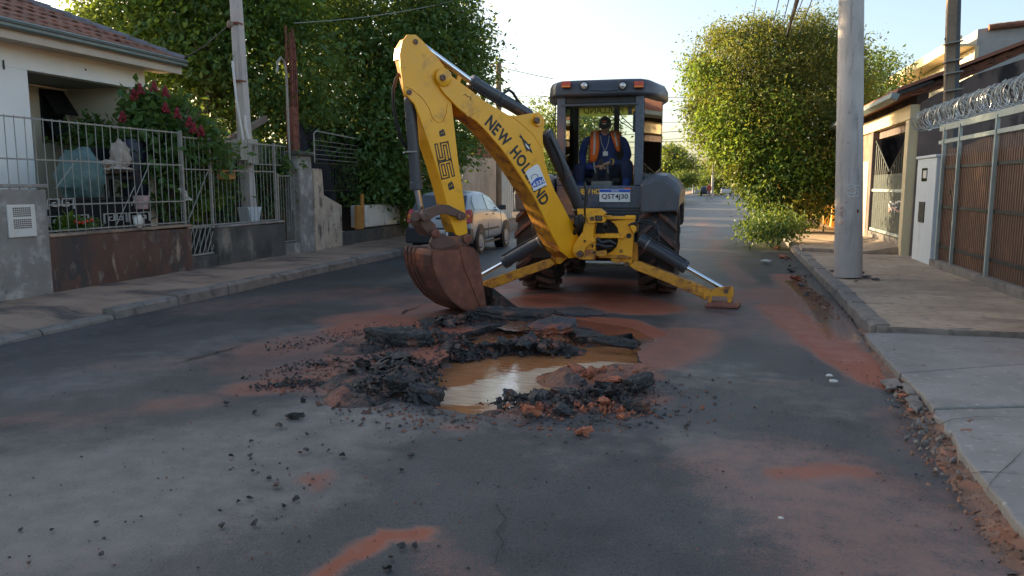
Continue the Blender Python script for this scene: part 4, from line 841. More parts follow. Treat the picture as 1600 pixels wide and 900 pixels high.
MB().tube([(-1.5, 12.05, 1.1), (-1.5, 11.9, 1.75)], .04, 10).build('steering_column', M['black'], cab_o); MB().tube([Vector((-1.5, 11.88, 1.78)) + Vector((.18*math.cos(a), .06*math.sin(a), .18*math.sin(a)*.6)) for a in np.linspace(0, 2*math.pi, 20)], .014, 6).build('steering_wheel', M['black'], cab_o)
mb = MB(); mb.b(AY(965, 200, cabYf).x - .05, AY(965, 200, cabYf).x + .03, cabYf - .06, cabYf - .02, 1.5, zt); mb.build('pillar', M['black'], cab_o)

# ============================================================ THE OPERATOR
def skinned(name, J, edges, m, parent, sub=2, root=0):
    b = WL[parent.name]; me = bpy.data.meshes.new(name); me.from_pydata([tuple(Vector(p) - b) for p, r in J], edges, []); me.materials.append(m)
    o = bpy.data.objects.new(name, me); COL.objects.link(o); o.parent = parent; WL[o.name] = b
    sm = o.modifiers.new('skin', 'SKIN'); sm.use_smooth_shade = True; sm.branch_smoothing = .4
    for i, (p, r) in enumerate(J):
        v = me.skin_vertices[0].data[i]; v.radius = r if isinstance(r, tuple) else (r, r); v.use_root = i == root
    s_ = o.modifiers.new('sub', 'SUBSURF'); s_.levels = s_.render_levels = sub; return o
hx = AY(945, 200, 11.3).x
op = E('person', (hx, 11.3, 1.62), 'machine operator in blue work clothes, dark cap and orange vest sitting in the cab', 'person')
def V(px, py, Y): return AY(px, py, Y)
zsh = V(945, 214, 11.35)
J = [(Vector((hx, 11.42, 1.68)), (.17, .14)), (Vector((hx, 11.42, 1.9)), (.175, .135)), (Vector((hx, 11.40, 2.1)), (.19, .13)), (Vector((hx, 11.37, 2.22)), (.12, .1)), (Vector((hx, 11.33, 2.30)), (.055, .06)),
     (V(916, 217, 11.36), .072), (V(909, 244, 11.33), .06), (V(912, 261, 11.12), .05), (V(932, 262, 10.98), .042),
     (V(974, 217, 11.36), .072), (V(982, 243, 11.33), .06), (V(973, 256, 11.12), .05), (V(951, 253, 10.98), .042),
     (V(921, 268, 11.3), .115), (V(903, 262, 11.0), .092), (V(907, 292, 10.98), .07), (V(912, 318, 10.95), .055),
     (V(966, 268, 11.3), .115), (V(980, 254, 10.98), .092), (V(980, 285, 10.95), .07), (V(976, 298, 10.9), .055)]
ED = [(0,1),(1,2),(2,3),(3,4),(2,5),(5,6),(6,7),(7,8),(2,9),(9,10),(10,11),(11,12),(0,13),(13,14),(14,15),(15,16),(0,17),(17,18),(18,19),(19,20)]
body = skinned('body', J, ED, M['navy'], op)
skinned('trousers', [(p, (r[0] + .008, r[1] + .008) if isinstance(r, tuple) else r + .008) for p, r in [J[0]] + J[13:16] + J[17:20]], [(0,1),(1,2),(2,3),(0,4),(4,5),(5,6)], M['navytrouser'], op)
hc = V(945.5, 196, 11.27)
hd = MB(); nu, nv = 20, 16; vs = []
for j in range(nv + 1):
    a = math.pi*j/nv
    for k in range(nu):
        b = 2*math.pi*k/nu; x = .076*math.sin(a)*math.cos(b); y = .096*math.sin(a)*math.sin(b); z = .118*math.cos(a)
        if z < 0: x *= 1 - .22*(-z/.118); 
        if y < 0 and abs(x) < .03: y -= .012*math.exp(-((z + .01)/.02)**2)
        vs.append((x, y, z))
hr = rotm(x=.38)
hd.add([hc + hr @ Vector(p) for p in vs], [(j*nu+k, (j+1)*nu+k, (j+1)*nu+(k+1) % nu, j*nu+(k+1) % nu) for j in range(nv) for k in range(nu)])
hl = lambda x, y, z: hc + hr @ Vector((x, y, z))
hd.tube([hl(0, -.095, .012), hl(0, -.115, -.018), hl(0, -.1, -.03)], [.009, .015, .011], 8)
for s_ in (-1, 1): hd.sph(hl(s_*.078, .0, -.005), (.014, .024, .034), 8, 6)
hd.build('head', M['skin'], op, smooth=True)
MB().tube([hl(-.028, -.092, -.055), hl(0, -.098, -.052), hl(.028, -.092, -.055)], .005, 6).build('mouth', M['brown'], op)
for s_ in (-1, 1):
    MB().sph(hl(s_*.03, -.088, .012), (.013, .008, .009), 10, 6).build('eye', M['ink'], op)
    MB().tube([hl(s_*.03 + .024*math.cos(a), -.099, .01 + .018*math.sin(a)) for a in np.linspace(0, 2*math.pi, 14)], .003, 5).build('glasses', M['hose'], op)
MB().tube([hl(0, .02, -.1), V(945, 212, 11.34)], [.06, .062], 12).build('neck', M['skin'], op, smooth=True)
cp = MB(); cp.add([hc + hr @ Vector((.089*math.sin(a)*math.cos(b), .004 + .108*math.sin(a)*math.sin(b), .028 + .105*math.cos(a))) for a in np.linspace(0, math.pi/2, 7) for b in np.linspace(0, 2*math.pi, 20, endpoint=False)], [(j*20+k, (j+1)*20+k, (j+1)*20+(k+1) % 20, j*20+(k+1) % 20) for j in range(6) for k in range(20)])
cap_o = cp.build('cap', M['black'], op, smooth=True)
vz = MB(); up_ = []; lo_ = []
for k in range(11):
    a = math.pi*(1 + k/10); up_.append(hl(.086*math.cos(a), .1*math.sin(a), .034)); lo_.append(hl(.088*math.cos(a), .1*math.sin(a) - .085*abs(math.sin(a))**.7, .018 - .012*abs(math.sin(a))))
vz.grid([up_, lo_]); vz.build('cap_visor', M['black'], cap_o, smooth=True)
MB().sph(hl(.005, -.085, .085), (.03, .012, .014), 8, 5).build('cap_badge', M['redlens'], cap_o); MB().sph(hl(0, -.097, .055), (.035, .008, .007), 8, 4).build('cap_badge', M['silverband'], cap_o)
# vest panels follow the chest, open in front
def vest(s_):
    rows = []
    for t in np.linspace(0, 1, 9):
        if s_ < 0: a, b = (923 - 3*t + (3*max(0, t-.6)), 208 + 46*t), (936 + 2*t - 12*max(0, t-.55), 206 + 46*t)
        else: a, b = (953 + 10*t, 206 + 30*t), (968 + 3*t - 2*t*t, 209 + 28*t)
        rows.append([V(a[0] + (b[0]-a[0])*u, a[1] + (b[1]-a[1])*u, 11.205 - .035*math.sin(math.pi*u) - .05*math.sin(math.pi*min(1, t*.8)) + .10*max(0, .25 - t)/.25 ) for u in np.linspace(0, 1, 6)])
    o = MB().grid(rows).build('vest_panel', M['orange'], op, smooth=True); so_ = o.modifiers.new('solid', 'SOLIDIFY'); so_.thickness = .015
    for r0 in ((.3, .6),):
        q = [[p + Vector((0, -.022, 0)) for p in (row[2], row[3])] for row in rows[:7]]
        MB().grid(q).build('reflective_band', M['silverband'], o)
    # over the shoulder to the back
    q = [[p, p + Vector((0, .1, .035)), p + Vector((0, .22, .03)), p + Vector((0, .28, -.05))] for p in rows[0]]
    MB().grid(q).build('vest_shoulder', M['orange'], o, smooth=True)
vest(-1); vest(1)
# lanyard with badge
for s_ in (-1, 1): MB().tube([V(945 + s_*7, 212, 11.2), V(945 + s_*5, 225, 11.16), V(945.5, 237, 11.14)], .004, 5).build('lanyard', M['silverband'], op)
mb = MB(); mb.box(V(946, 240, 11.13), (.07, .01, .06)); mb.build('badge', M['white'], op)
# hands: palm with five bent fingers each, closed round a phone
def hand(w0, c, dirv, side):
    dv = (c - w0).normalized(); lat = dv.cross(Vector((0, 0, 1))).normalized(); dn = lat.cross(dv)
    J_ = [(w0, .03), (w0.lerp(c, .5), (.042, .026)), (c, (.045, .024))]; Ee = [(0,1),(1,2)]
    for k, (o_, ln) in enumerate(((-.033,.07),(-.011,.08),(.011,.076),(.033,.06))):
        b0 = c + lat*o_ + dv*.02; n = len(J_); J_ += [(b0, .0105), (b0 + dv*ln*.5 - dn*.006, .0095), (b0 + dv*ln*.75 - dn*.03, .0085), (b0 + dv*ln*.78 - dn*.055, .0075)]; Ee += [(2, n), (n, n+1), (n+1, n+2), (n+2, n+3)]
    t0 = w0.lerp(c, .45) + lat*side*.035; n = len(J_); J_ += [(t0, .014), (t0 + dv*.035 + lat*side*.02, .012), (t0 + dv*.065 + lat*side*.01 - dn*.01, .009)]; Ee += [(1, n), (n, n+1), (n+1, n+2)]
    skinned('hand', J_, Ee, M['skin'], op, 1)
hand(V(928, 262, 10.99), V(937, 260, 10.93), None, 1); hand(V(955, 253, 10.99), V(944, 257, 10.92), None, -1)
mb = MB(); mb.box(V(939, 253, 10.93), (.07, .02, .1), rotm(x=-.5)); mb.build('phone', M['black'], op, bevel=.006)
MB().rev(V(956, 253, 10.985), (V(951,253,10.98) - V(973,256,11.12)), [(-.012, .042), (-.012, .047), (.012, .047), (.012, .042)], 16).build('wristwatch', M['yellowink'], op)
for (px, py, Y) in ((976, 302, 10.84), (912, 322, 10.9)):
    c = V(px, py, Y); mb = MB(); mb.loft([[c + Vector((a*wd, dy, b*ht + .02)) for a, b in ((-1,-1),(1,-1),(1,.6),(.6,1),(-.6,1),(-1,.6))] for dy, wd, ht in ((-.13,.03,.025),(-.1,.05,.045),(0,.052,.055),(.09,.045,.07),(.14,.038,.06))]); mb.build('boot', M['boot'], op, smooth=True)
# ============================================================ LEFT SIDE: house, yard walls, railings, poles
WX = -8.28
def wall(pts, x0, th, name, label, m, group=None, bevel=.015, coping=None):
    """a wall along the street: outline given as (y, z), front face at x0"""
    b = E(name, (x0 - th/2, sum(p[0] for p in pts)/len(pts), .1), label, 'wall', group)
    MB().prism([(x0, y, z) for y, z in pts], (-th, 0, 0)).build('wall_body', m, b, bevel=bevel)
    if coping:
        y0, y1 = min(p[0] for p in pts), max(p[0] for p in pts); z1 = max(p[1] for p in pts); MB().b(x0 - th - .02, x0 + .025, y0 - .01, y1 + .01, z1 + .003, z1 + coping).build('coping', M['grey_plaster'], b, bevel=.012)
    return b
# meter wall
mw = wall([(5.2, -.1), (8.06, -.1), (8.06, 1.45), (5.2, 1.47)], -8.24, .35, 'meter_wall', 'stained grey rendered wall block at the left edge with a white meter grille', M['grey_plaster'], coping=.05)
a_, b_ = AX(15, 372, -8.22), AX(54, 319, -8.22)
mb = MB(); mb.b(-8.24, -8.215, a_.y, b_.y, a_.z, b_.z); mg = mb.build('meter_grille', M['whitebox'], mw, bevel=.008)
ny, nz_ = 9, 11
y0, y1 = a_.y + (b_.y - a_.y)*.17, a_.y + (b_.y - a_.y)*.83; z0, z1 = a_.z + (b_.z - a_.z)*.26, a_.z + (b_.z - a_.z)*.92
mb = MB()
for i in range(ny):
    for j in range(nz_):
        yy = y0 + (y1-y0)*(i+.5)/ny; z_ = z0 + (z1-z0)*(j+.5)/nz_; dy, dz_ = (y1-y0)/ny*.34, (z1-z0)/nz_*.32
        if j == 5: continue
        mb.b(-8.217, -8.213, yy - dy, yy + dy, z_ - dz_, z_ + dz_)
mb.build('grille_openings', M['black'], mg, kind='stuff')
# low walls carrying the railing
lw1 = wall([(8.07, -.1), (10.9, -.1), (10.9, .80), (8.07, .86)], WX, .22, 'low_wall', 'red brown stained low wall beside the grey meter wall, under the long railing', M['brown_wall'])
MB().b(WX - .24, WX + .02, 8.08, 10.9, .835, .87).build('coping', M['pave_l'], lw1, bevel=.01)
lw2 = wall([(11.6, -.1), (13.75, -.1), (13.75, .74), (11.6, .80)], WX, .22, 'low_wall', 'dark mossy low wall beside the little hatch of crossed bars', M['moss_wall'])
MB().b(WX - .24, WX + .02, 11.6, 13.75, .775, .81).build('coping', M['grey_plaster'], lw2, bevel=.01)
lw3 = wall([(10.9, -.1), (11.6, -.1), (11.6, .32), (10.9, .32)], WX - .02, .2, 'low_wall', 'short dark wall piece under the hatch of crossed bars', M['moss_wall'])
# hatch of crossed bars between the two low walls
ht = E('hatch_gate', (WX - .1, 11.25, .34), 'small rusty hatch of crossed diagonal bars between two low walls', 'gate')
MB().b(WX - .12, WX - .08, 10.91, 11.59, .33, .36).build('frame_bar', M['galv'], ht); MB().b(WX - .12, WX - .08, 10.91, 11.59, .79, .82).build('frame_bar', M['galv'], ht)
for k in range(9):
    y = 10.72 + .115*k; p0 = [max(10.91, y), .36 + max(0, 10.91 - y)*2.0]; p1 = [min(11.59, y + .22), .79 - max(0, y + .22 - 11.59)*2.0]
    if p1[1] > p0[1] and p1[0] > p0[0]: MB().tube([(WX - .09, *p0), (WX - .09, *p1)], .009, 5).build('bar', M['galv'], ht)
for k in range(5): MB().tube([(WX - .11, 10.95 + .15*k, .36), (WX - .11, 10.95 + .15*k, .79)], .008, 5).build('bar', M['galv'], ht)
# the railing: every bar its own part
def railing(name, label, y0, y1, zb_, zt_, n, m, x=WX - .08, rails=(0, 1), posts=(), r=.006, cat='railing', mid=None, group=None):
    rl = E(name, (x, (y0+y1)/2, zb_), label, cat, group)
    me = MB().tube([(0, 0, 0), (0, 0, 1)], 1, 6).mesh('bar', smooth=True); me.materials.append(m)
    for k in range(n):
        y = y0 + (y1-y0)*(k+.5)/n; t = (k+.5)/n
        za = zb_ if not callable(zb_) else zb_(y); zc = zt_ if not callable(zt_) else zt_(y)
        o = bpy.data.objects.new('bar', me); COL.objects.link(o); o.parent = rl; o.location = Vector((x + R.uniform(-.004, .004), y, za)) - WL[rl.name]; o.scale = (r, r, zc - za); o.rotation_euler = (R.uniform(-.012, .012), 0, 0)
    for f_ in rails:
        za = zb_ + (zt_ - zb_)*f_; MB().bar((x + .012, y0, za), (x + .012, y1, za), .008, .02).build('rail', m, rl)
    for y in posts: MB().b(x - .02, x + .02, y - .02, y + .02, zb_ - .05, zt_ + .02).build('post', m, rl)
    return rl
rl1 = railing('railing', 'tall pale bar railing on top of the red brown low wall and meter wall', 6.0, 10.85, .88, 2.36, 34, M['galv'], rails=(.02, .25, .64, .985), posts=(10.86,))
for q in [((8.35, 1.46), (8.75, 1.86)), ((9.7, 1.2), (10.15, 1.85)), ((9.35, .9), (9.8, 1.5))]: MB().tube([(WX - .1, *q[0]), (WX - .1, *q[1])], .008, 5).build('brace', M['galv'], rl1)
rl2 = railing('railing', 'pale bar railing with a diagonal brace on the dark mossy low wall', 10.9, 13.62, .82, 2.30, 23, M['galv'], rails=(.01, .64, .985), posts=(11.58, 13.6))
MB().tube([(WX - .1, 10.95, .9), (WX - .1, 11.55, 1.75)], .01, 5).build('brace', M['galv'], rl2)
rl3 = railing('gate', 'narrow tall bar gate between the mossy wall and the peeling gate pillar', 13.66, 14.3, .35, 1.72, 7, M['galv'], rails=(.02, .98), posts=(13.68, 14.28), cat='gate')
railing('railing', 'short top railing above the narrow bar gate', 13.0, 14.25, 1.9, 2.3, 9, M['galv'], rails=(.02, .98), x=WX - .2)
stp = E('step', (WX - .1, 14.0, .1), 'worn concrete doorstep under the narrow bar gate', 'step'); MB().b(WX - .3, WX + .04, 13.76, 14.3, .05, .33).build('step_block', M['grey_plaster'], stp, bevel=.02)
# gate pillar, peeling, with rusty rebar above
gp = E('gate_pillar', (WX, 14.75, .1), 'peeling concrete gate pillar with tall rusty rebar rising from its top', 'pillar')
mb = MB(); mb.loft([[(WX + .05 + j, 14.30, z), (WX + .05 + j, 14.85, z), (WX - .3, 14.85, z), (WX - .3, 14.30, z)] for z, j in ((-.1, .03), (.6, 0), (1.4, .02), (2.12, -.02))]); mb.build('pillar_shaft', M['grey_plaster'], gp, bevel=.03)
mb = MB(); mb.loft([[(WX + .07 + j, 14.86, z), (WX + .07 + j, 15.25, z), (WX - .3, 15.25, z), (WX - .3, 14.86, z)] for z, j in ((-.1, .03), (.6, 0), (1.2, .03), (1.86, -.0))]); mb.build('pillar_shaft', M['peel_wall'], gp, bevel=.03)
MB().b(WX - .34, WX + .09, 14.26, 14.88, 2.12, 2.2).build('cap_stone', M['moss_wall'], gp, bevel=.02)
for k, (dx, dy, zt_) in enumerate(((0,0,4.7),(.1,.02,4.45),(.02,.16,4.6),(.12,.15,4.35),(-.06,.1,4.2),(.06,.22,4.5),(.04,.06,4.4),(.1,.1,4.65),(-.03,.18,4.3))):
    MB().tube([(WX - .2 + dx + .01*math.sin(z*3+k), 14.4 + dy + .015*math.sin(z*2+k), z) for z in np.linspace(2.15, zt_, 7)], .021, 6).build('rebar', M['rebar'], gp)
mb = MB(); mb.b(WX - .26, WX - .08, 14.38, 14.58, 2.15, 3.1); mb.build('concrete_core', M['rebar'], gp, bevel=.02)
for z in np.arange(2.5, 4.5, .22): MB().tube([(WX - .22, 14.38, z), (WX - .06, 14.40, z + .02), (WX - .06, 14.6, z), (WX - .22, 14.6, z - .02), (WX - .22, 14.38, z)], .006, 5).build('rebar_tie', M['rebar'], gp)
cdt = E('service_mast', (WX - .1, 14.28, 2.0), 'thin grey service conduit with a hooked top beside the rebar', 'conduit')
MB().tube([(WX - .12, 14.25, 1.0), (WX - .12, 14.24, 3.75), (WX - .12, 14.18, 3.95), (WX - .12, 14.05, 4.02), (WX - .12, 13.93, 3.92), (WX - .12, 13.9, 3.7)], .024, 8).build('conduit', M['galv'], cdt, smooth=True)
# meter pillar further on
m2 = wall([(15.27, -.1), (16.2, -.1), (16.2, 1.05), (15.27, 1.33)], WX + .02, .3, 'meter_wall', 'cracked pale low pillar wall with a small white meter plate', M['peel_wall'])
a_, b_ = AX(491, 334, WX + .04), AX(506, 312, WX + .04); mb = MB(); mb.b(WX + .02, WX + .045, a_.y, b_.y, a_.z, b_.z); mp = mb.build('meter_plate', M['meterbox'], m2, bevel=.006)
mb = MB(); mb.b(WX + .045, WX + .05, a_.y + .08, b_.y - .08, a_.z + .2, b_.z - .06); mb.build('meter_glass', M['window_dark'], mp)
mb = MB(); mb.b(WX + .05, WX + .053, a_.y + .12, b_.y - .12, b_.z - .13, b_.z - .09); mb.build('meter_glass', M['whitebox'], mp)
railing('railing', 'dark bar railing above the cracked pale meter wall', 15.3, 17.4, 1.38, 2.0, 16, M['darkshut'], rails=(.02, .98), x=WX - .15)
wr = E('clothes_rack', (WX - .2, 16.2, 2.1), 'bent pale wire rack leaning above the dark railing', 'rack')
MB().tube([(WX - .15, 15.32, 2.0), (WX - .15, 15.32, 2.62), (WX - .15, 15.42, 2.68), (WX - .15, 17.6, 2.62)], .017, 8).build('frame_tube', M['galv'], wr, smooth=True)
for k in range(5): MB().tube([(WX - .16, 15.36, 2.08 + .1*k), (WX - .16, 17.5, 2.06 + .1*k)], .006, 5).build('wire', M['galv'], wr)
lw4 = wall([(16.2, -.1), (22.5, -.1), (22.5, .46), (16.2, .42)], WX, .2, 'low_wall', 'long low mossy wall behind the silver car', M['moss_wall'])
# enamel box, orange board, tarp
wb = E('discarded_cabinet', (WX - .1, 18.5, .45), 'discarded white enamel cabinet lying on the long low wall', 'cabinet')
for y0, y1 in ((17.45, 18.62), (18.66, 19.65)):
    mb = MB(); mb.loft([[(WX + .02, y0 + .01, z), (WX + .02, y1 - j, z), (WX - .4, y1 - j, z), (WX - .4, y0 + .01, z)] for z, j in ((.47 , .05), (.56, .0), (.98, .03), (1.02, .06))]); mb.build('cabinet_panel', M['whitebox'], wb, bevel=.03)
ob = E('board', (WX, 17.2, .45), 'upright orange board beside the discarded white cabinet', 'board')
MB().b(WX - .05, WX + .03, 16.98, 17.32, .45, 1.02).build('board_panel', M['orangewood'], ob, bevel=.006); MB().b(WX - .05, WX, 17.3, 17.42, .5, 1.3).build('board_batten', M['orangewood'], ob, bevel=.006)
railing('railing', 'low bar railing with red flowers beside the discarded white cabinet', 19.75, 22.4, .46, 1.05, 18, M['galv'], rails=(.05, .95), x=WX - .1)
tp = []
for y in np.linspace(15.6, 21.5, 40):
    tp.append([(WX - .7 + .16*math.sin(y*7 + z*1.2) + .1*math.sin(y*13) - (z - .4)*.12, y, z) for z in np.linspace(.35, 3.0 - .12*abs(math.sin(y*1.2)), 12)])
o = MB().grid(tp).build('shade_cloth', M['tarp'], smooth=True, base=(WX - .8, 18.5, .35)); top(o, 'black shade cloth hanging in folds under the dark tree behind the low wall', 'shade cloth')
# ---- pole with meter boxes
lp = E('utility_pole', (-8.75, 13.05, .1), 'slender pale concrete pole behind the railing with white conduits down its side', 'pole')
pb, pt = AX(394, 400, -8.75), AX(366, -40, -8.75); pt = pb + (pt - pb)*1.25
MB().loft([[p + Vector((a*s_, b*s_, 0)) for a, b in ((-.1,-.1),(.1,-.1),(.1,.1),(-.1,.1))] for p, s_ in ((pb, 1.15), (pb.lerp(pt, .5), .95), (pt, .75))]).build('pole_shaft', M['concrete_pole'], lp, bevel=.015)
for (x0_, y0_), (x1_, y1_) in (((363,95),(380,218)), ((383,180),(389,218))):
    MB().tube([AX(x0_, y0_, -8.62), AX((x0_ + x1_)/2 - 2, (y0_ + y1_)/2, -8.6), AX(x1_, y1_, -8.58)], .022, 8).build('conduit', M['pvc'], lp, smooth=True)
c = AX(359, 38, -8.66); MB().sph(c, (.06, .05, .07), 10, 8).build('insulator', M['woodpole'], lp, smooth=True)
for py in (37, 127): 
    p = AX(368 + (py-37)*.06, py, -8.75); MB().box(p, (.19, .19, .035)).build('strap', M['rebar'], lp)
bx_ = E('meter_box', (-8.5, 13.0, 1.95), 'pair of weathered beige electricity boxes on the slender pole', 'electric box')
for x0, x1, y0, y1, s_ in ((376, 391, 219, 250, .02), (389, 403, 218, 255, 0)):
    a_, b_ = AX(x0, y1, -8.5 - s_), AX(x1, y0, -8.5 - s_); MB().b(-8.7, -8.5 - s_, a_.y, b_.y, a_.z, b_.z).build('box_body', M['boxgrey'], bx_, bevel=.01)
    MB().b(-8.5 - s_, -8.49 - s_, a_.y + .03, b_.y - .03, a_.z + (b_.z - a_.z)*.45, b_.z - .06).build('box_door', M['boxgrey'], bx_, bevel=.004)
a_ = AX(396, 231, -8.49); MB().sph(a_, (.012, .045, .07), 10, 6).build('dial', M['window_dark'], bx_)
# bits hung on the railing
yb_ = E('letter_box', (WX - .05, 11.9, 1.7), 'small ochre letter box fixed to the pale railing', 'letter box'); a_, b_ = AX(349, 280, WX), AX(368, 266, WX)
MB().b(WX - .14, WX, a_.y, b_.y, a_.z, b_.z).build('box_body', M['orangewood'], yb_, bevel=.01); MB().b(WX, WX + .01, a_.y + .04, b_.y - .04, b_.z - .05, b_.z - .03).build('slot', M['black'], yb_)
a_, b_ = AX(389, 350, -8.45), AX(409, 323, -8.45); o = MB().prism([(-8.45, a_.y + .1, a_.z), (-8.45, b_.y - .1, a_.z), (-8.45, b_.y, b_.z), (-8.45, a_.y, b_.z)], (-.25, 0, 0)).build('planter', M['meterbox'], base=(-8.5, (a_.y + b_.y)/2, a_.z), bevel=.01); top(o, 'pale blue tapered bucket standing behind the bar railing', 'bucket')
bp_ = E('leaning_beam', (-9.1, 13.4, 1.2), 'weathered timber beam leaning diagonally behind the pole', 'timber'); MB().bar(AX(330,235,-9.1), AX(415,185,-9.1), .1, .12).build('beam', M['wood'], bp_, bevel=.01)
bw = wall([(12.4, .1), (17.5, .1), (17.5, 2.55), (12.4, 2.55)], -10.4, .15, 'yard_wall', 'dark weathered yard wall under the big tree behind the pole', M['moss_wall'])
# ---- the house
hs = E('white_house', (-11.5, 8.3, .1), 'white plastered house with clay tile roof and a recessed porch', 'house')
HX = -10.2; yE = AX(228, 150, HX).y; pz = AX(45, 110, HX).z; py0 = AX(46, 150, HX).y; py1 = AX(206, 145, HX).y
ez = AX(100, 57, -9.72).z
mb = MB(); mb.b(HX - .2, HX, 2.0, py0, .0, pz); mb.build('wall', M['white_wall'], hs, bevel=.01)
mb = MB(); mb.b(HX - .2, HX - .0, 2.0, yE, pz, ez - .15); mb.build('wall', M['white_wall'], hs, bevel=.01)
mb = MB(); mb.b(HX - 1.55, HX - 1.4, py0 - .6, py1 + .05, 0, pz); mb.build('wall', M['cream_wall'], hs)
mb = MB(); mb.b(HX - 1.5, HX - .02, py1, yE - .005, 0, pz + .02); mb.build('wall', M['cream_wall'], hs, bevel=.01)
mb = MB(); mb.b(HX - 1.45, HX - .2, py0 - .6, py1, pz + .01, pz + .09); mb.build('porch_ceiling', M['grey_soffit'], hs)
mb = MB(); mb.b(HX - 1.45, HX - .2, py0 - .7, py0 - .55, 0, pz); mb.build('wall', M['white_wall'], hs)
mb = MB(); mb.b(HX - 6, HX - .2, yE - .15, yE, 0, ez - .15); mb.build('wall', M['white_wall'], hs)
mb = MB(); mb.b(HX - 6, HX - .2, 2.0, 2.2, 0, ez - .15); mb.build('wall', M['white_wall'], hs)
mb = MB(); mb.b(HX - 1.45, HX - .2, py0 - .6, py1, .0, .55); mb.build('porch_floor', M['grey_soffit'], hs)
mb = MB(); mb.b(HX - 3.2, HX - .9, yE + 1.3, yE + 1.5, 0, 3.5); mb.build('wall', M['cream_wall'], hs)
# hopper window with two tilted sashes
wx = HX - 1.395; a_, b_ = AX(67, 222, wx), AX(98, 143, wx)
MB().b(wx - .02, wx + .015, a_.y, b_.y, a_.z, b_.z).build('window', M['darkshut'], hs); wn = [o for o in hs.children if o.name.startswith('window')][-1]
for z0_, z1_ in ((a_.z + .02, (a_.z + b_.z)/2 - .02), ((a_.z + b_.z)/2 + .02, b_.z - .02)):
    q = [(wx + .02, a_.y + .02, z1_), (wx + .02, b_.y - .02, z1_), (wx + .32, b_.y - .02, z0_), (wx + .32, a_.y + .02, z0_)]
    MB().prism(q, (.012, 0, .02)).build('sash', M['darkshut'], wn)
letters('61', AX(-10, 106, HX + .012), (0,1,0), (0,0,1), .19, .14, .02).build('house_number', M['ink'], hs, recalc=False)
for px, py in ((160,94),(166,96),(37,70),(134,109)): MB().sph(AX(px, py, HX + .004), (.006, .022, .018), 8, 5).build('plaster_chip', M['rebar'], hs)
# eave, gutter and tiled roof with a hipped end
EX = -9.72
mb = MB(); mb.b(EX - .5, EX - .05, 1.5, yE + .42, ez - .17, ez - .13); mb.build('eave_soffit', M['fascia'], hs)
mb = MB(); mb.b(EX - .05, EX - .02, 1.5, yE + .45, ez - .2, ez - .04); mb.build('fascia_board', M['fascia'], hs, bevel=.005)
gy0, gy1 = 1.5, AX(285, 97, EX).y
mb = MB(); cs = [(EX, ez - .06), (EX + .06, ez - .075), (EX + .11, ez - .05), (EX + .115, ez), (EX + .13, ez + .02), (EX + .125, ez + .055), (EX + .09, ez + .055), (EX + .085, ez - .03), (EX, ez - .04)]
mb.prism([(x, gy0, z) for x, z in cs], (0, gy1 - gy0, 0)); gt = mb.build('gutter', M['gutter'], hs, bevel=.004)
for dz_ in (-.005, .028): MB().bar((EX + .128, gy0, ez + dz_), (EX + .128, gy1, ez + dz_), .012, .007).build('groove_shade_bar', M['black'], gt)  # black bars along the gutter face, drawn for the shade in its grooves
slope = math.tan(math.radians(24)); ry0 = 1.4; ry1 = gy1 + .02
rows_ = 9; step = .34
deck = MB(); rdx = rows_*step
deck.add([(EX, ry0, ez - .02), (EX, ry1, ez - .02), (EX - rdx, ry1 - rdx*.95, ez - .02 + rdx*slope), (EX - rdx, ry0, ez - .02 + rdx*slope)], [(0,1,2,3)]); roof = deck.build('roof', M['tile'], hs, recalc=False)
deck = MB(); deck.add([(EX, ry1, ez - .02), (EX - rdx, ry1 - rdx*.95, ez - .02 + rdx*slope), (EX - 2*rdx, ry1, ez - .02)], [(0,1,2)]); deck.build('roof_end', M['tile'], roof, recalc=False)
deck = MB(); deck.add([(EX - 2*rdx, ry0, ez - .02), (EX - 2*rdx, ry1, ez - .02), (EX - rdx, ry1 - rdx*.95, ez - .02 + rdx*slope), (EX - rdx, ry0, ez - .02 + rdx*slope)], [(0,1,2,3)]); deck.build('roof_back', M['tile'], roof, recalc=False)
tm = MB(); sl_ = math.hypot(1, slope); n_ = 7; TW = .215
prof = [(TW/2*math.cos(a)*1.02, .055*math.sin(a)) for a in np.linspace(0, math.pi, n_)]
ra = [Vector((0.02, p[0], p[1] + .02)) for p in prof]; rb = [Vector((-.44, p[0]*.84, p[1]*.85 + .0 + .44*slope)) for p in prof]; ra2 = [Vector((.02, p[0]*.86, p[1]*.72 + .012)) for p in prof]
tm.loft([ra2, ra, rb], close=False, cap=False); tme = tm.mesh('tile', smooth=True); tme.materials.append(M['tile'])
cnt = 0
cand = []
for i in range(rows_):
    ym = ry1 - i*step*.95
    for k in range(70):
        y = ym - .12 - k*TW*1.02
        if y < ry0: break
        cand.append((i, y))
cand.sort(key=lambda q: (0 if q[1] > 7.6 else 1, q[0], -q[1]))
rest = MB()
for i, y in cand:
    loc = Vector((EX + .05 - i*step, y + R.uniform(-.012, .012), ez + .005 + i*step*slope + R.uniform(-.008, .008)))
    if cnt < 290:
        o = bpy.data.objects.new('tile', tme); COL.objects.link(o); o.parent = roof; o.location = loc - WL[roof.name]; o.rotation_euler = (0, R.uniform(-.02, .02), R.uniform(-.03, .03)); cnt += 1
    else: rest.add([loc + v_.co for v_ in tme.vertices], [tuple(p.vertices) for p in tme.polygons])
rest.build('roof_tiles', M['tile'], roof, smooth=True, kind='stuff', recalc=False)
for k in range(14):
    a0 = k/14; p0 = Vector((EX - rdx*a0, ry1 - rdx*.95*a0, ez + .05 + rdx*a0*slope)); a1 = (k + 1.12)/14; p1 = Vector((EX - rdx*a1, ry1 - rdx*.95*a1, ez + .05 + rdx*a1*slope))
    MB().tube([p0, p1], [.11, .085], 10).build('ridge_tile', M['ridge'], roof, smooth=True)
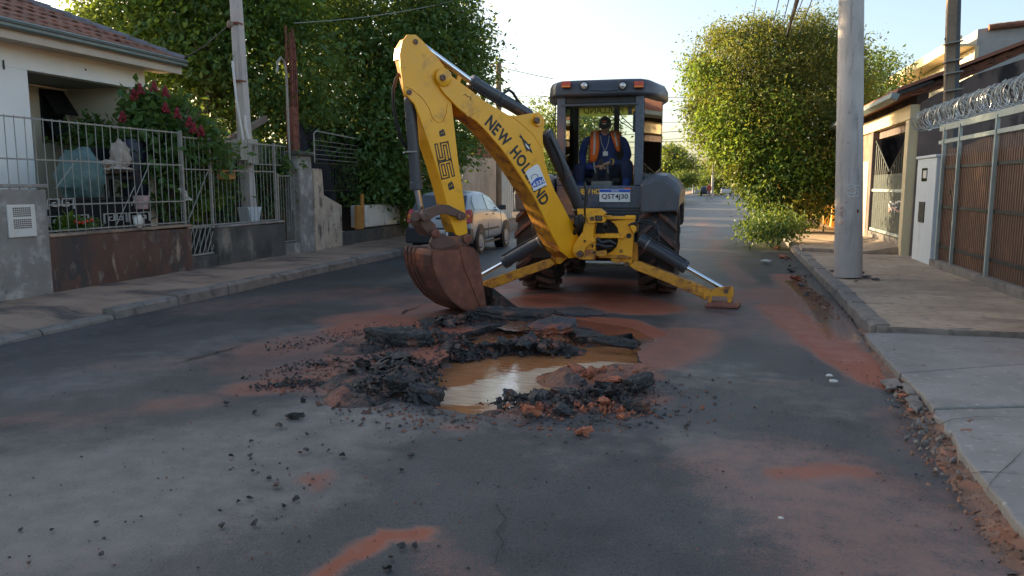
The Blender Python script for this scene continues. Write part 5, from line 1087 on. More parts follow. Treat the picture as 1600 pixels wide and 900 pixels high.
for k in range(20):
    y = ry1 - rdx*.95 - k*.4
    if y < ry0: break
    MB().tube([(EX - rdx, y, ez + .05 + rdx*slope), (EX - rdx, y - .45, ez + .05 + rdx*slope)], [.11, .09], 10).build('ridge_tile', M['ridge'], roof, smooth=True)
# ---- front yard: low tiled wall with a key pattern, and the clutter on it
kw = E('tiled_garden_wall', (-8.95, 9.6, .8), 'low garden wall tiled in a black and white key pattern behind the railing', 'garden wall')
MB().b(-9.1, -8.92, 8.15, 10.75, .1, 1.28).build('wall_body', M['kbtile'], kw)
def key(y, z, s_, flip=False):
    seg = [((0,0),(0,1)),((0,1),(1,1)),((1,1),(1,.3)),((1,.3),(.45,.3)),((.45,.3),(.45,.65)),((.45,.65),(.72,.65))]
    mb = MB(); f_ = (lambda a: 1 - a) if flip else (lambda a: a)
    for (a0, b0), (a1, b1) in seg: mb.bar((-8.913, y + f_(a0)*s_, z + b0*s_*.72), (-8.913, y + f_(a1)*s_, z + b1*s_*.72), .01, .042, (1, 0, 0))
    mb.build('key_tile', M['wtile'], kw)
for k in range(10):
    y = 8.2 + k*.255
    if k == 5: continue
    key(y, .93, .2, k % 2 == 1)
for k in range(4): key(8.2 + k*.255, 1.17, .2, k % 2 == 1)
MB().b(-9.12, -8.9, 8.15, 10.75, 1.29, 1.32).build('coping', M['kbtile'], kw)
def blob(c, r, seed, amp=.18, nu=22, nv=16):
    vs = []
    for j in range(nv+1):
        a = math.pi*j/nv
        for k in range(nu):
            b = 2*math.pi*k/nu; d = Vector((math.sin(a)*math.cos(b), math.sin(a)*math.sin(b), math.cos(a))); q = 1 + amp*noise.noise(d*2.2 + Vector((seed, 0, 0))) + amp*.5*noise.noise(d*5 + Vector((0, seed, 0)))
            vs.append(Vector(c) + Vector((d.x*r[0], d.y*r[1], d.z*r[2]))*q)
    return MB().add(vs, [(j*nu+k, (j+1)*nu+k, (j+1)*nu+(k+1) % nu, j*nu+(k+1) % nu) for j in range(nv) for k in range(nu)])
c = AX(127, 275, -9.35); o = blob(c, (.3, .36, .42), 1, .2).build('sack', M['bagteal'], smooth=True, base=(c.x, c.y, 1.3)); top(o, 'bulging teal plastic sack standing behind the railing', 'sack')
c = AX(170, 262, -9.3); o = blob(c, (.25, .38, .1), 5, .5).build('blanket', M['cloth'], smooth=True, base=(c.x, c.y, c.z - .1)); top(o, 'crumpled folded blanket beside the teal sack', 'blanket')
c = AX(188, 243, -9.25); o = blob(c, (.14, .16, .24), 9, .3).build('cloth', M['cloth'], smooth=True, base=(c.x, c.y, c.z - .2)); top(o, 'pale pink cloth draped over the yard chair', 'cloth')
ch = E('yard_chair', (-9.35, 10.1, .9), 'dark yard chair under the folded blanket behind the railing', 'chair'); c = AX(170, 270, -9.35)
MB().b(c.x - .25, c.x + .25, c.y - .35, c.y + .3, c.z - .1, c.z - .05).build('seat', M['darkshut'], ch)
for dx, dy in ((-.2,-.3),(.2,-.3),(-.2,.25),(.2,.25)): MB().b(c.x + dx - .02, c.x + dx + .02, c.y + dy - .02, c.y + dy + .02, .8, c.z - .1).build('leg', M['darkshut'], ch)
MB().b(c.x - .27, c.x - .22, c.y - .35, c.y + .3, c.z - .05, c.z + .4).build('backrest', M['darkshut'], ch)
c = AX(210, 268, -9.3); o = MB().rev((c.x, c.y, 1.3), (0,0,1), [(0, .0), (0, .17), (.1, .2), (.85, .2), (.95, .17), (.95, 0)], 20).build('barrel', M['bluebarrel'], smooth=True, base=(c.x, c.y, 1.3)); top(o, 'dark blue upright barrel behind the railing', 'barrel')
c = AX(230, 278, -9.3); o = MB().b(c.x - .08, c.x + .08, c.y - .09, c.y + .09, .1, 2.0).build('stub_post', M['cream_wall'], base=(c.x, c.y, .1), bevel=.01); top(o, 'short pale post beside the dark blue barrel', 'post')
c = AX(233, 316, WX - .05); o = MB().rev((c.x - .14, c.y, c.z - .1), (0,0,1), [(0, .0), (0, .09), (.2, .12), (.2, .1), (.03, .08), (.03, 0)], 18).build('flower_pot', M['pinkpot'], smooth=True, base=(c.x - .14, c.y, c.z - .1)); top(o, 'faded pink pot hung inside the railing', 'pot')
c = AX(216, 346, WX - .12); o = MB().rev(c, (1, .1, 0), [(-.02, .0), (-.02, .09), (.02, .1), (.03, .08), (.035, 0)], 20).build('pot_lid', M['whitebox'], smooth=True, base=c); top(o, 'small round white lid resting on the low wall behind the bars', 'lid')
sc_ = E('wire_scrap', AX(318, 268, -8.7), 'tangle of bent pale metal tubes behind the railing', 'scrap metal')
for k in range(6): MB().tube([AX(296 + R.uniform(0, 12), 258 + k*4, -8.6), AX(315, 250 + k*5 + R.uniform(-4, 4), -8.7), AX(345, 262 + k*3, -8.6)], .014, 6).build('tube', M['galv'], sc_)
for k in range(3): MB().tube([AX(280 + k*3, 295 + k*4, -8.5), AX(290, 300 + k*6, -8.5), AX(294 + 3*k, 312, -8.5)], .02, 6).build('tube', M['whitebox'], sc_)
# ---- board fence and blue gate beyond the car
bf_ = E('board_fence', (WX - .3, 26, .1), 'tall pale grey board fence behind the silver car', 'fence')
y = 21.8; zt_ = AX(760, 238, WX - .2).z
while y < 30.2:
    w_ = R.uniform(.34, .42); MB().b(WX - .26 + R.uniform(-.012, .012), WX - .2, y, y + w_ - .012, .05, 2.55 + R.uniform(-.02, .02)).build('board', M['board'], bf_, bevel=.006); y += w_
for k in range(9):
    for j in range(3): MB().b(WX - .19, WX - .16, 26.6 + k*.42, 26.6 + k*.42 + .41, .06 + j*.3, .06 + j*.3 + .29).build('block', M['board'], bf_, bevel=.008)
bgt = E('corrugated_gate', (WX - .2, 31.3, .1), 'pale blue corrugated metal gate at the end of the board fence', 'gate')
for k in range(15): MB().b(WX - .2, WX - .14 + (.03 if k % 2 else 0), 30.25 + k*.15, 30.25 + k*.15 + .145, .12, 2.6).build('panel', M['meterbox'], bgt)
# drop wire and the thin lines behind the railing
o = MB().tube([AX(290, 90, -9.6), AX(320, 72, -9.2), AX(357, 40, -8.7)], .011, 5).build('drop_wire', M['wire'], base=(-9.2, 13, 4)); top(o, 'black service wire from the house eave to the slender pole', 'wire')
# ============================================================ RIGHT SIDE: pole, gate, pillar, houses
rp = E('utility_pole', (2.2, 13.5, .12), 'stout round concrete street pole on the right pavement, chipped and scribbled on', 'pole')
b0 = G(1325, 433, .13); t0 = AY(1331, -60, b0.y + .25)
tt = b0 + (t0 - b0)*1.5
MB().tube([b0.lerp(tt, k) for k in (0, .2, .4, .6, .8, 1)], [.2, .192, .183, .174, .165, .155], 40).build('pole_shaft', M['concrete_pole'], rp, smooth=True)
def onpole(px, py, off=.006):
    d = ray(px, py); z = None; c = b0.lerp(tt, (1.5 + (290-py)/1200*b0.y - b0.z)/(tt.z - b0.z)); r_ = .2 - .045*((c.z - b0.z)/(tt.z - b0.z)) + off
    dh = Vector((d.x, d.y)); A2 = dh.dot(dh); B2 = -2*dh.dot(Vector((c.x, c.y))); C2 = c.x**2 + c.y**2 - r_*r_; D2 = max(0, B2*B2 - 4*A2*C2); t = (-B2 - math.sqrt(D2))/(2*A2); return CP + d*t
for i, q in enumerate([[(1321,292),(1328,288),(1338,291),(1342,289)], [(1323,296),(1332,293),(1340,297)], [(1321,300),(1330,303),(1341,299)], [(1325,306),(1336,308),(1342,304)], [(1326,289),(1323,300),(1328,310)], [(1335,290),(1337,300),(1333,309)]]):
    MB().tube([onpole(x, y) for x, y in q], .008, 5).build('paint_scribble', M['whitepaint'], rp)
MB().tube([onpole(x, y) for x, y in ((1312,326),(1316,323),(1318,328),(1313,332),(1317,336),(1312,337))], .006, 5).build('paint_scribble', M['pinkpaint'], rp)
MB().tube([onpole(x, y) for x, y in ((1313,345),(1317,347),(1315,351),(1312,349))], .006, 5).build('paint_scribble', M['pinkpaint'], rp)
for x, y in ((1333,122),(1339,140),(1337,143),(1340,330)): MB().sph(onpole(x, y, -.004), (.02, .012, .03), 8, 6).build('chip', M['rebar'], rp)
# ---- white meter pillar
GX = 3.9
wpz = 2.06; y0, y1 = 14.95, 17.2
a_ = G(1452, 414, .12); GX2 = a_.x
pw = E('meter_pillar', (GX2 + .1, a_.y, .1), 'pale blue white meter pillar with a small window and a narrow grille, beside the brown gate', 'pillar')
ye = AX(1424, 402, GX2).y; ztp = AX(1452, 247, GX2).z
MB().b(GX2, GX2 + .26, a_.y, ye, .05, ztp).build('pillar_body', M['pillar'], pw, bevel=.012)
MB().b(GX2 - .03, GX2 + .29, a_.y - .03, ye + .03, ztp + .002, ztp + .05).build('cap_stone', M['pillar'], pw, bevel=.01)
for x0, x1, y0_, y1_, m_, nm in ((1442, 1448, 263, 283, 'window_dark', 'meter_window'), (1437, 1443.5, 315, 348, 'darkshut', 'vent_grille')):
    p, q = AX(x1, y1_, GX2), AX(x0, y0_, GX2); MB().b(GX2 - .012, GX2 + .02, min(p.y, q.y), max(p.y, q.y), p.z, q.z).build(nm, M[m_], pw)
p, q = AX(1447, 282, GX2 - .014), AX(1443, 265, GX2 - .014); MB().b(GX2 - .018, GX2 - .012, min(p.y, q.y), max(p.y, q.y), p.z + .04, p.z + .18).build('meter_dial', M['whitebox'], pw)
# ---- brown sliding gate with pale frame
gy0, gy1 = 6.2, a_.y - .05
gg = E('sliding_gate', (GX + .1, 12, .2), 'tall brown sheet gate in a pale steel frame under coiled razor wire', 'gate')
X0 = GX2 + .06
MB().b(X0 + .04, X0 + .05, gy0, gy1, .25, 2.0).build('sheet_panel', M['darkbrownsheet'], gg)
barm = MB().b(-.006, .006, -.012, .012, 0, 1).mesh('bar'); barm.materials.append(M['gatebar'])
n_ = int((gy1 - gy0)/.085)
for k in range(n_):
    o = bpy.data.objects.new('bar', barm); COL.objects.link(o); o.parent = gg; o.location = Vector((X0 + .02, gy0 + (gy1-gy0)*(k+.5)/n_, .22)) - WL[gg.name]; o.scale = (1, 1, 1.95 + (.06*math.sin(k*.12)))
for z in (.45, 1.12, 1.78): MB().b(X0 - .0, X0 + .036, gy0, gy1, z, z + .05).build('rail', M['darkshut'], gg)
zr1 = AX(1500, 214, X0).z; zr2 = AX(1500, 233, X0).z
for z, h_ in ((2.42, .1), (2.20, .065)): MB().b(X0 - .04, X0 + .02, gy0, gy1 + .1, z, z + h_).build('frame_rail', M['gatepaint'], gg, bevel=.004)
for px in (1473, 1497, 1554):
    y = AX(px, 300, X0).y; MB().b(X0 - .055, X0 - .005, y - .025, y + .025, .15, 2.47).build('frame_post', M['gatepaint'], gg, bevel=.004)
MB().b(X0 - .055, X0 - .005, 9.6, 9.65, .15, 2.47).build('frame_post', M['gatepaint'], gg)
MB().b(X0 - .09, X0 + .1, gy0, gy1 - .02, .05, .24).build('sill', M['kerb'], gg, bevel=.015)
for px, py in ((1483, 300),(1486, 350)): p = AX(px, py, X0 + .005); MB().b(p.x, p.x + .02, p.y - .04, p.y + .04, p.z - .03, p.z + .03).build('latch', M['black'], gg)
# razor wire: one long coil with barbs
rz_ = E('razor_wire', (X0, 12.5, 2.7), 'coil of razor wire running along the top of the brown gate', 'razor wire')
y_a, y_b = 6.4, gy1 + 1.7; turns = int((y_b - y_a)/.105); pts = []; 
for k in range(turns*18):
    a = 2*math.pi*k/18; t = k/(turns*18); rr = .175*(1 + .1*math.sin(k*.11)); pts.append(Vector((X0 + .02 + rr*math.cos(a), y_a + (y_b-y_a)*t + .06*math.sin(a*.5), 2.71 + rr*math.sin(a))))
MB().tube(pts, .0062, 4).build('coil', M['razor'], rz_)
mb = MB()
for k in range(0, len(pts), 4):
    p = pts[k]; d = (pts[min(k+1, len(pts)-1)] - p).normalized(); r_ = (p - Vector((X0 + .02, p.y, 2.71))).normalized(); s_ = d.cross(r_)
    mb.add([p - d*.035 + r_*.014, p + d*.035 + r_*.014, p + d*.012 - r_*.014, p - d*.012 - r_*.014], [(0,1,2,3)]); mb.add([p - d*.03 + s_*.016, p + d*.03 + s_*.016, p + d*.012 - s_*.012, p - d*.012 - s_*.012], [(0,1,2,3)])
mb.build('barbs', M['razor'], rz_, kind='stuff', recalc=False)
# ---- house with stained gable beside the gate and its carport front
sh = E('stained_house', (6.5, 20, .1), 'soot stained house with a red edged roof and a cream carport front', 'house')
yG = gy1 + 1.9
gx0 = AY(1437, 160, yG).x
pk = [(gx0, .1), (10.5, .1), (10.5, AY(1700, 30, yG).z), (AY(1600, 92, yG).x, AY(1600, 92, yG).z), (AY(1520, 118, yG).x, AY(1520, 118, yG).z), (gx0 + .02, AY(1437, 160, yG).z)]
MB().prism([(x, yG, z) for x, z in pk], (0, .2, 0)).build('gable_wall', M['darkfacade'], sh)
MB().b(gx0, gx0 + .2, yG + .2, 26.5, 2.6, 3.3).build('wall', M['darkfacade'], sh)
# roof slabs follow the gable, tile edge red
for (x0, y0_), (x1, y1_) in (((1405,152),(1440,147)), ((1440,147),(1520,113)), ((1520,113),(1600,82)), ((1600,82),(1700,40))):
    p, q = AY(x0, y0_, yG - .1), AY(x1, y1_, yG - .1)
    MB().prism([p, q, q + Vector((0, 0, .07)), p + Vector((0, 0, .07))], (0, 9.5, 0)).build('roof', M['farroof'], sh, bevel=.01)
    n_ = max(1, int((q - p).length/.24))
    for k in range(n_):
        u, v_ = p.lerp(q, k/n_), p.lerp(q, (k+1.1)/n_); MB().tube([u + Vector((0, 0, .07)), v_ + Vector((0, 0, .095))], .055, 8).build('edge_tile', M['tile'], sh, smooth=True)
bm0, bm1 = yG + .02, 23.6
fx0 = AY(1432, 190, bm0).x - .12
def fz(py_n, y): return None
zb0 = AX(1415, 168, fx0).z; zb1 = AX(1415, 196, fx0).z
MB().b(fx0, fx0 + .2, bm0, bm1, 2.78, 3.06).build('beam', M['creampaint'], sh, bevel=.01)
MB().b(fx0 - .01, fx0 + .22, bm0, bm0 + .28, .1, 2.775).build('column', M['creampaint'], sh, bevel=.015)
ym = AX(1372, 290, fx0).y; MB().b(fx0 + .01, fx0 + .21, 20.3, 20.6, .1, 2.775).build('column', M['darkfacade'], sh, bevel=.015)
MB().b(fx0 + .0, fx0 + .22, 20.62, 23.6, .1, 2.1).build('column', M['creampaint'], sh, bevel=.015)
MB().b(fx0 + .06, fx0 + .16, 20.62, 23.6, 2.11, 2.77).build('louvre', M['woodpole'], sh)
q = [(fx0 - .45, 3.16), (fx0 - .33, 3.1), (fx0 - .28, 3.22), (fx0 - .42, 3.26)]; MB().prism([(x, bm0 - .4, z) for x, z in q], (0, bm1 + 1.5 - bm0, 0)).build('gutter', M['gutter'], sh, bevel=.006)
MB().prism([(fx0 - .32, bm0 - .3, 3.2), (fx0 + .3, bm0 - .3, 3.42), (fx0 + .3, bm0 - .3, 3.48), (fx0 - .32, bm0 - .3, 3.27)], (0, bm1 + 1.3 - bm0, 0)).build('eave', M['black'], sh)
MB().prism([(fx0 - .32, bm0 - .35, 3.28), (fx0 + 2.5, bm0 - .35, 4.35), (fx0 + 2.5, bm0 - .35, 4.42), (fx0 - .32, bm0 - .35, 3.34)], (0, bm1 + 1.4 - bm0, 0)).build('roof', M['farroof'], sh)
MB().b(fx0 + .2, fx0 + 2.6, 23.4, 23.6, .1, 3.3).build('wall', M['darkfacade'], sh); MB().b(fx0 + 2.4, fx0 + 2.6, bm0, 23.6, .1, 3.2).build('wall', M['fargrey'], sh)
# its dark bar gate with scribbles
cg = E('carport_gate', (fx0 + .1, 19.3, .3), 'dark green carport gate with arched bars and pale scribbles', 'gate')
MB().b(fx0 + .08, fx0 + .1, bm0 + .3, 20.28, .5, 1.75).build('sheet_panel', M['shopgate'], cg)
MB().b(fx0 + .05, fx0 + .13, bm0 + .3, 20.28, 1.36, 1.42).build('rail', M['gatepaint'], cg); MB().b(fx0 + .05, fx0 + .13, bm0 + .3, 20.28, .44, .5).build('rail', M['gatepaint'], cg)
MB().b(fx0 + .02, fx0 + .2, bm0 + .29, 20.29, .1, .42).build('sill', M['kerb'], cg, bevel=.01)
n_ = 15; L_ = 20.28 - bm0 - .3
for k in range(n_):
    y = bm0 + .3 + L_*(k + .5)/n_; u = abs((k + .5)/n_ - .5)*2; MB().tube([(fx0 + .09, y, .5), (fx0 + .09, y, 1.75 + .75*u)], .014, 6).build('bar', M['shopgate'], cg)
for s_ in (0, 1): MB().tube([(fx0 + .09, bm0 + .3 + L_*(s_*.5 + .5*k/12), 1.8 + .75*abs(s_*.5 + .5*k/12 - .5)*2) for k in range(13)], .02, 6).build('arch_rail', M['shopgate'], cg)
for i, q in enumerate([[(1389,318),(1390,332)],[(1389,319),(1394,331),(1396,317)],[(1398,333),(1400,316),(1404,318),(1403,324),(1399,325)],[(1406,332),(1408,318),(1411,330),(1413,316),(1415,331)],[(1388,330),(1395,324),(1403,331),(1412,324)],[(1391,315),(1397,320),(1405,314),(1413,320)]]):
    MB().tube([AX(x, y, fx0 + .066) for x, y in q], .016, 5).build('scribble', M['pinkpaint'] if i in (0, 4) else M['whitepaint'], cg)
# ---- pole behind the gate
p2 = E('utility_pole', (4.8, 15.6, .1), 'tall narrow weathered pole strapped to a grey channel behind the razor wire', 'pole')
c0, c1 = AY(1482, 300, 15.9), AY(1490, -60, 15.9); d0, d1 = AY(1493, 300, 15.92), AY(1497, -60, 15.92)
MB().bar(Vector((c0.x, 15.9, .1)), c1 + (c1 - c0)*.2, .12, .16).build('pole_shaft', M['woodpole'], p2, bevel=.01); MB().bar(Vector((d0.x, 15.92, .1)), d1 + (d1 - d0)*.2, .11, .13).build('channel', M['grey'], p2, bevel=.008)
for py in (67, 95, 114, 141): p = AY(1489, py, 15.84); MB().box(p, (.28, .22, .02), rotm(y=-.15)).build('strap', M['galv'], p2)
p = AY(1476, 60, 15.9); MB().tube([p, p + Vector((.03, 0, -.06)), p + Vector((.1, 0, -.04))], .012, 6).build('hook', M['rebar'], p2)
# ---- white two-storey house behind
Yh = 27.0
th_ = E('white_tall_house', (10, 30, .1), 'tall pale house with a sunlit cream gable eave above the stained roof', 'house')
f0 = AY(1523, 110, Yh)
zA = AY(1525, 42, Yh).z
MB().prism([(f0.x, Yh, .1), (f0.x + 9, Yh, .1), (f0.x + 9, Yh, AY(1760, 20, Yh).z), (AY(1560, 41, Yh).x, Yh, AY(1560, 41, Yh).z), (f0.x, Yh, AY(1523, 46, Yh).z)], (0, 10, 0)).build('wall', M['fargrey'], th_)  # grey paints shade on the white house's near wall
ys_, ye_ = Yh, Yh + 9
p, q = AY(1523, 75, Yh), AY(1418, 120, Yh + 9)
ex = f0.x - .5; zE = AY(1519, 72, Yh).z
MB().b(f0.x - .012, f0.x - .002, Yh, Yh + 9.8, .1, zE + .1).build('wall', M['cream_wall'], th_)  # thin cream sheet puts low sun into the street wall's colour
MB().b(ex, f0.x - .01, Yh - .02, Yh + 9.8, zE, zE + .08).build('eave_soffit', M['creampaint'], th_, bevel=.01); MB().b(ex - .1, ex, Yh - .05, Yh + 9.85, zE - .02, zE + .22).build('fascia_board', M['creampaint'], th_, bevel=.01)
MB().b(ex - .05, ex + .08, Yh - .03, Yh + 9.83, zE + .23, zE + .33).build('cornice', M['creampaint'], th_, bevel=.01)
MB().b(f0.x - .05, f0.x + .06, Yh - .03, Yh - .0, zE - 1.6, zE).build('corner_trim', M['creampaint'], th_)
p = AX(1508, 104, f0.x - .02); MB().b(f0.x - .03, f0.x - .02, Yh + .5, Yh + 1.6, zE - 1.5, zE - .5).build('window', M['fargrey'], th_)
for k in range(12):
    p = AY(1545 + k*14, 43 - k*1.6, Yh - .1); MB().tube([p, p + Vector((.34, 0, .04))], .09, 8).build('edge_tile', M['tile'], th_, smooth=True)
# ---- ochre wall with gate, further along
yw = E('ochre_wall', (4.0, 28, .1), 'sunlit ochre yard wall with vertical panels beyond the bushy tree', 'wall')
for k in range(9):
    y = 24.1 + k*.95; MB().b(3.95 + (.04 if k % 2 else 0), 4.15, y, y + .94, .1, 2.15).build('panel', M['yellowwall'], yw, bevel=.01)
    MB().b(3.88, 4.12, y - .05, y + .05, .1, 2.22).build('pier', M['yellowwall'], yw, bevel=.01)
for k, (y, zt_) in enumerate(((40, 2.6), (44.5, 2.7), (49, 2.5))):
    o = MB().b(3.6, 4.0, y, y + .5, .1, zt_).build('gate_pier', M['yellowwall'], base=(3.8, y, .1), bevel=.02); top(o, ('ochre gate pier nearest beyond the bushy tree', 'middle ochre gate pier down the street on the right', 'farthest ochre gate pier down the street on the right')[k], 'pier', 'ochre gate piers down the street')
for k in range(4):
    o = E('far_house', (7.5, 40 + k*14, .1), ('low ochre house just beyond the ochre yard wall', 'second low house beyond the ochre yard wall', 'third low house down the right side of the street', 'farthest low house on the right side of the street')[k], 'house', 'low houses down the right side')
    y = 37 + k*14; MB().b(4.4 + k*.4, 11, y, y + 11, .1, 3.2 + .3*(k % 2)).build('wall', M['yellowwall'] if k % 2 == 0 else M['farwall'], o); zt_ = 3.2 + .3*(k % 2)
    MB().prism([(4.0 + k*.4, y - .3, zt_), (11.3, y - .3, zt_), (7.6, y - .3, zt_ + 1.5)], (0, 11.6, 0)).build('roof', M['farroof'], o)
    for j in range(3): MB().b(4.37 + k*.4, 4.4 + k*.4, y + 1.5 + 3.2*j, y + 2.7 + 3.2*j, 1.2, 2.3).build('window', M['window_dark'], o)
# ============================================================ TREES AND PLANTS
def leaves(name, blobs, n, size, m, parent, seed, per=14, spread=.28, aspect=.45, droop=.35, shell=.55, tint=(0, 1)):
    """many small folded leaves gathered in sprays; blobs are (centre, radii, weight)"""
    g_ = np.random.default_rng(seed); wts = np.array([b[2] for b in blobs], float); wts /= wts.sum(); nc = max(1, n // per)
    bi = g_.choice(len(blobs), nc, p=wts); C_ = np.array([tuple(b[0]) for b in blobs])[bi]; Rr = np.array([b[1] for b in blobs])[bi]
    d = g_.normal(size=(nc, 3)); d /= np.linalg.norm(d, axis=1)[:, None]; rad = shell + (1 - shell) * g_.random(nc)**.6
    q = .95 + .17*np.sin(d[:, 0]*5 + seed) * np.cos(d[:, 2]*6 + seed*2) + .16*np.sin(d[:, 1]*9 + d[:, 2]*7)
    cc = C_ + d * Rr * (rad * q)[:, None]
    ct = np.clip(g_.normal(.5, .25, nc), 0, 1)
    idx = np.repeat(np.arange(nc), per); N = len(idx)
    p = cc[idx] + g_.normal(size=(N, 3)) * spread * np.array([1, 1, .7])
    out = d[idx] * .7 + g_.normal(size=(N, 3)) * .8; out[:, 2] -= droop; out /= np.linalg.norm(out, axis=1)[:, None]
    sd_ = np.cross(out, g_.normal(size=(N, 3))); sd_ /= np.linalg.norm(sd_, axis=1)[:, None] + 1e-9; nm = np.cross(out, sd_)
    L = size * g_.uniform(.6, 1.3, N)[:, None]; W_ = L * aspect
    V_ = np.stack([p, p + out*L*.5 + sd_*W_*.5 + nm*L*.08, p + out*L - nm*L*.05, p + out*L*.5 - sd_*W_*.5 + nm*L*.08], 1).reshape(-1, 3) - np.array(WL[parent.name] if parent else (0, 0, 0))
    me = bpy.data.meshes.new(name); i4 = np.arange(N) * 4
    faces = np.stack([np.stack([i4, i4+1, i4+2], 1), np.stack([i4, i4+2, i4+3], 1)], 1).reshape(-1, 3)
    me.vertices.add(N*4); me.vertices.foreach_set('co', V_.ravel().astype(np.float32)); me.loops.add(N*6); me.loops.foreach_set('vertex_index', faces.ravel().astype(np.int32))
    me.polygons.add(N*2); me.polygons.foreach_set('loop_start', (np.arange(N*2)*3).astype(np.int32)); me.polygons.foreach_set('loop_total', np.full(N*2, 3, np.int32)); me.update(calc_edges=True)
    at = me.color_attributes.new('tint', 'FLOAT_COLOR', 'POINT'); a = np.ones((N*4, 4), np.float32)
    tv = np.clip(ct[idx]*.6 + g_.random(N)*.4, 0, 1); tv = tint[0] + (tint[1]-tint[0])*tv; a[:, 0] = np.repeat(tv, 4); at.data.foreach_set('color', a.ravel())
    me.materials.append(m); o = bpy.data.objects.new(name, me); COL.objects.link(o); o['kind'] = 'stuff'
    if parent: o.parent = parent; WL[o.name] = WL[parent.name]
    return o
def trunk(parent, base, topp, r, blobs, seed, nb=9, m=None):
    rr = random.Random(seed); mb = MB(); base = Vector(base); topp = Vector(topp)
    pts = [base.lerp(topp, k/6) + Vector((rr.uniform(-.1, .1), rr.uniform(-.1, .1), 0)) * (0 if k == 0 else 1) for k in range(7)]
    mb.tube(pts, [r*1.25] + [r*(1 - .1*k) for k in range(1, 7)], 10)
    for k in range(nb):
        b = blobs[k % len(blobs)]; a_ = pts[2 + k % 5]; e_ = Vector(b[0]) + Vector([rr.uniform(-.6, .6)*q for q in b[1]])
        mid = a_.lerp(e_, .5) + Vector((rr.uniform(-.3, .3), rr.uniform(-.3, .3), rr.uniform(.1, .5)))
        mb.tube([a_, a_.lerp(mid, .5), mid, e_], [r*.5, r*.4, r*.28, r*.08], 7)
        for j in range(3):
            e2 = mid + Vector([rr.uniform(-.7, .7)*q for q in b[1]]); mb.tube([mid, mid.lerp(e2, .5) + Vector((0, 0, .15)), e2], [r*.22, r*.14, r*.04], 5)
    return mb.build('trunk', m or M['bark'], parent, smooth=True)
def tree(name, label, base, topp, r, blobs, sets, seed, group=None, nb=9, cat='tree'):
    t = E(name, base, label, cat, group); trunk(t, base, topp, r, blobs, seed, nb)
    for i, (n, size, m, kw) in enumerate(sets): leaves('crown', kw.pop('blobs', blobs), n, size, M[m], t, seed + i*7, **kw)
    return t
def B(px, py, Y, rx, ry, rz_, w_=1): return (AY(px, py, Y), (rx, ry, rz_), w_)
# big trees over the left wall
bl = [B(330,45,15.5,2.0,1.8,1.5,3), B(230,40,15,1.5,1.5,1.1,1.6), B(420,90,16,1.7,1.7,1.7,3), B(330,140,15.5,1.9,1.6,1.0,2.4), B(270,110,15,1.1,1.2,.8,1), B(390,10,16,1.6,1.6,1.1,2), B(420,185,16.5,1.8,1.4,.8,2), B(300,-60,16,2.0,1.8,1.2,2), B(195,20,15,.9,.9,.6,.6), B(440,-50,17,2,1.8,1.2,2)]
tree('shade_tree', 'big sunlit shade tree behind the slender pole and the white house', (-11.6, 15.2, .1), AY(350, 60, 15.5), .2, bl, [(31000, .165, 'leaf_dark', dict(per=16, spread=.25)), (6500, .15, 'leaf_green', dict(per=14, spread=.22, blobs=[B(235,30,14.8,1.5,1.3,1.1,2), B(330,-20,15.2,2,1.5,1.2,2), B(265,85,14.6,1.1,1,.8,1.2), B(400,0,15.6,1.6,1.4,1.1,1.4)]))], 3)  # bright leaf sprays at the crown top put sunlight into leaf colour
bl = [B(600,60,20,2.2,2,1.8,3), B(520,120,19,1.9,1.8,1.7,3), B(660,110,20.5,2.0,2,1.5,3), B(560,210,18.6,1.6,1.4,1.4,2.6), B(650,220,20,1.9,1.6,1.2,2.6), B(700,95,21,1.1,1.2,1.3,1.2), B(708,190,21,1.0,1.2,.9,1.2), B(610,-15,20.5,2.0,1.8,1.0,2.0), B(690,30,21,1.2,1.2,.9,1.2), B(480,70,19.5,1.6,1.5,1.6,2), B(560,285,18.3,.9,.8,.55,1), B(640,300,19.6,.9,.8,.5,.9), B(740,75,21.5,.6,.7,.5,.4)]
tree('dense_tree', 'large dense dark green tree hanging over the shade cloth behind the raised digging arm', (-9.7, 20.2, .1), AY(600, 80, 20), .24, bl, [(46000, .17, 'leaf_dark', dict(per=16, spread=.26)), (3500, .15, 'leaf_mid', dict(per=12, spread=.3)), (3000, .14, 'leaf_green', dict(per=10, spread=.2, blobs=[B(600,-35,20.5,2.2,1.8,.7,2), B(500,10,19.5,1.4,1.2,.8,1)]))], 21, nb=14)  # brighter green along the top stands for sun on the crown
# trees further along on the left
bl = [B(905,228,36,1.7,2,1.5,2), B(870,190,37,1.5,1.8,1.2,1.4), B(930,205,38,1.2,1.6,1.0,1.2), B(845,225,36,1.3,1.6,1.6,1.4), B(890,265,36,2.2,2,1.0,1.6)]
tree('street_tree', 'dark loose tree seen through the cab behind the operator', (-6.9, 36.5, .1), AY(895, 215, 36.5), .16, bl, [(9000, .2, 'leaf_dark', dict(per=12, spread=.35)), (1500, .2, 'leaf_olive', dict(per=10, spread=.3))], 41)
bl = [B(1052,262,80,2.0,2,1.3,2), B(1048,245,81,1.2,1.4,1.1,1.4), B(1062,258,82,1.3,1.5,1.0,1), B(1040,268,80,1.4,1.5,1.0,1)]
tree('street_tree', 'spiky grey green tree just right of the machine fender far down the street', (-5.6, 80, 0), AY(1050, 250, 80), .2, bl, [(6500, .34, 'leaf_mid', dict(per=9, spread=.4, droop=-.5)), (1600, .3, 'leaf_olive', dict(per=9, spread=.4, droop=-.5))], 51)
bl = [B(1068,280,76,1.3,1.3,.75,1)]
tree('round_tree', 'small round clipped tree beside the spiky tree down the street', (-3.9, 76, 0), AY(1068, 281, 76), .12, bl, [(3500, .22, 'leaf_mid', dict(per=10, spread=.2, shell=.4))], 61, nb=4)
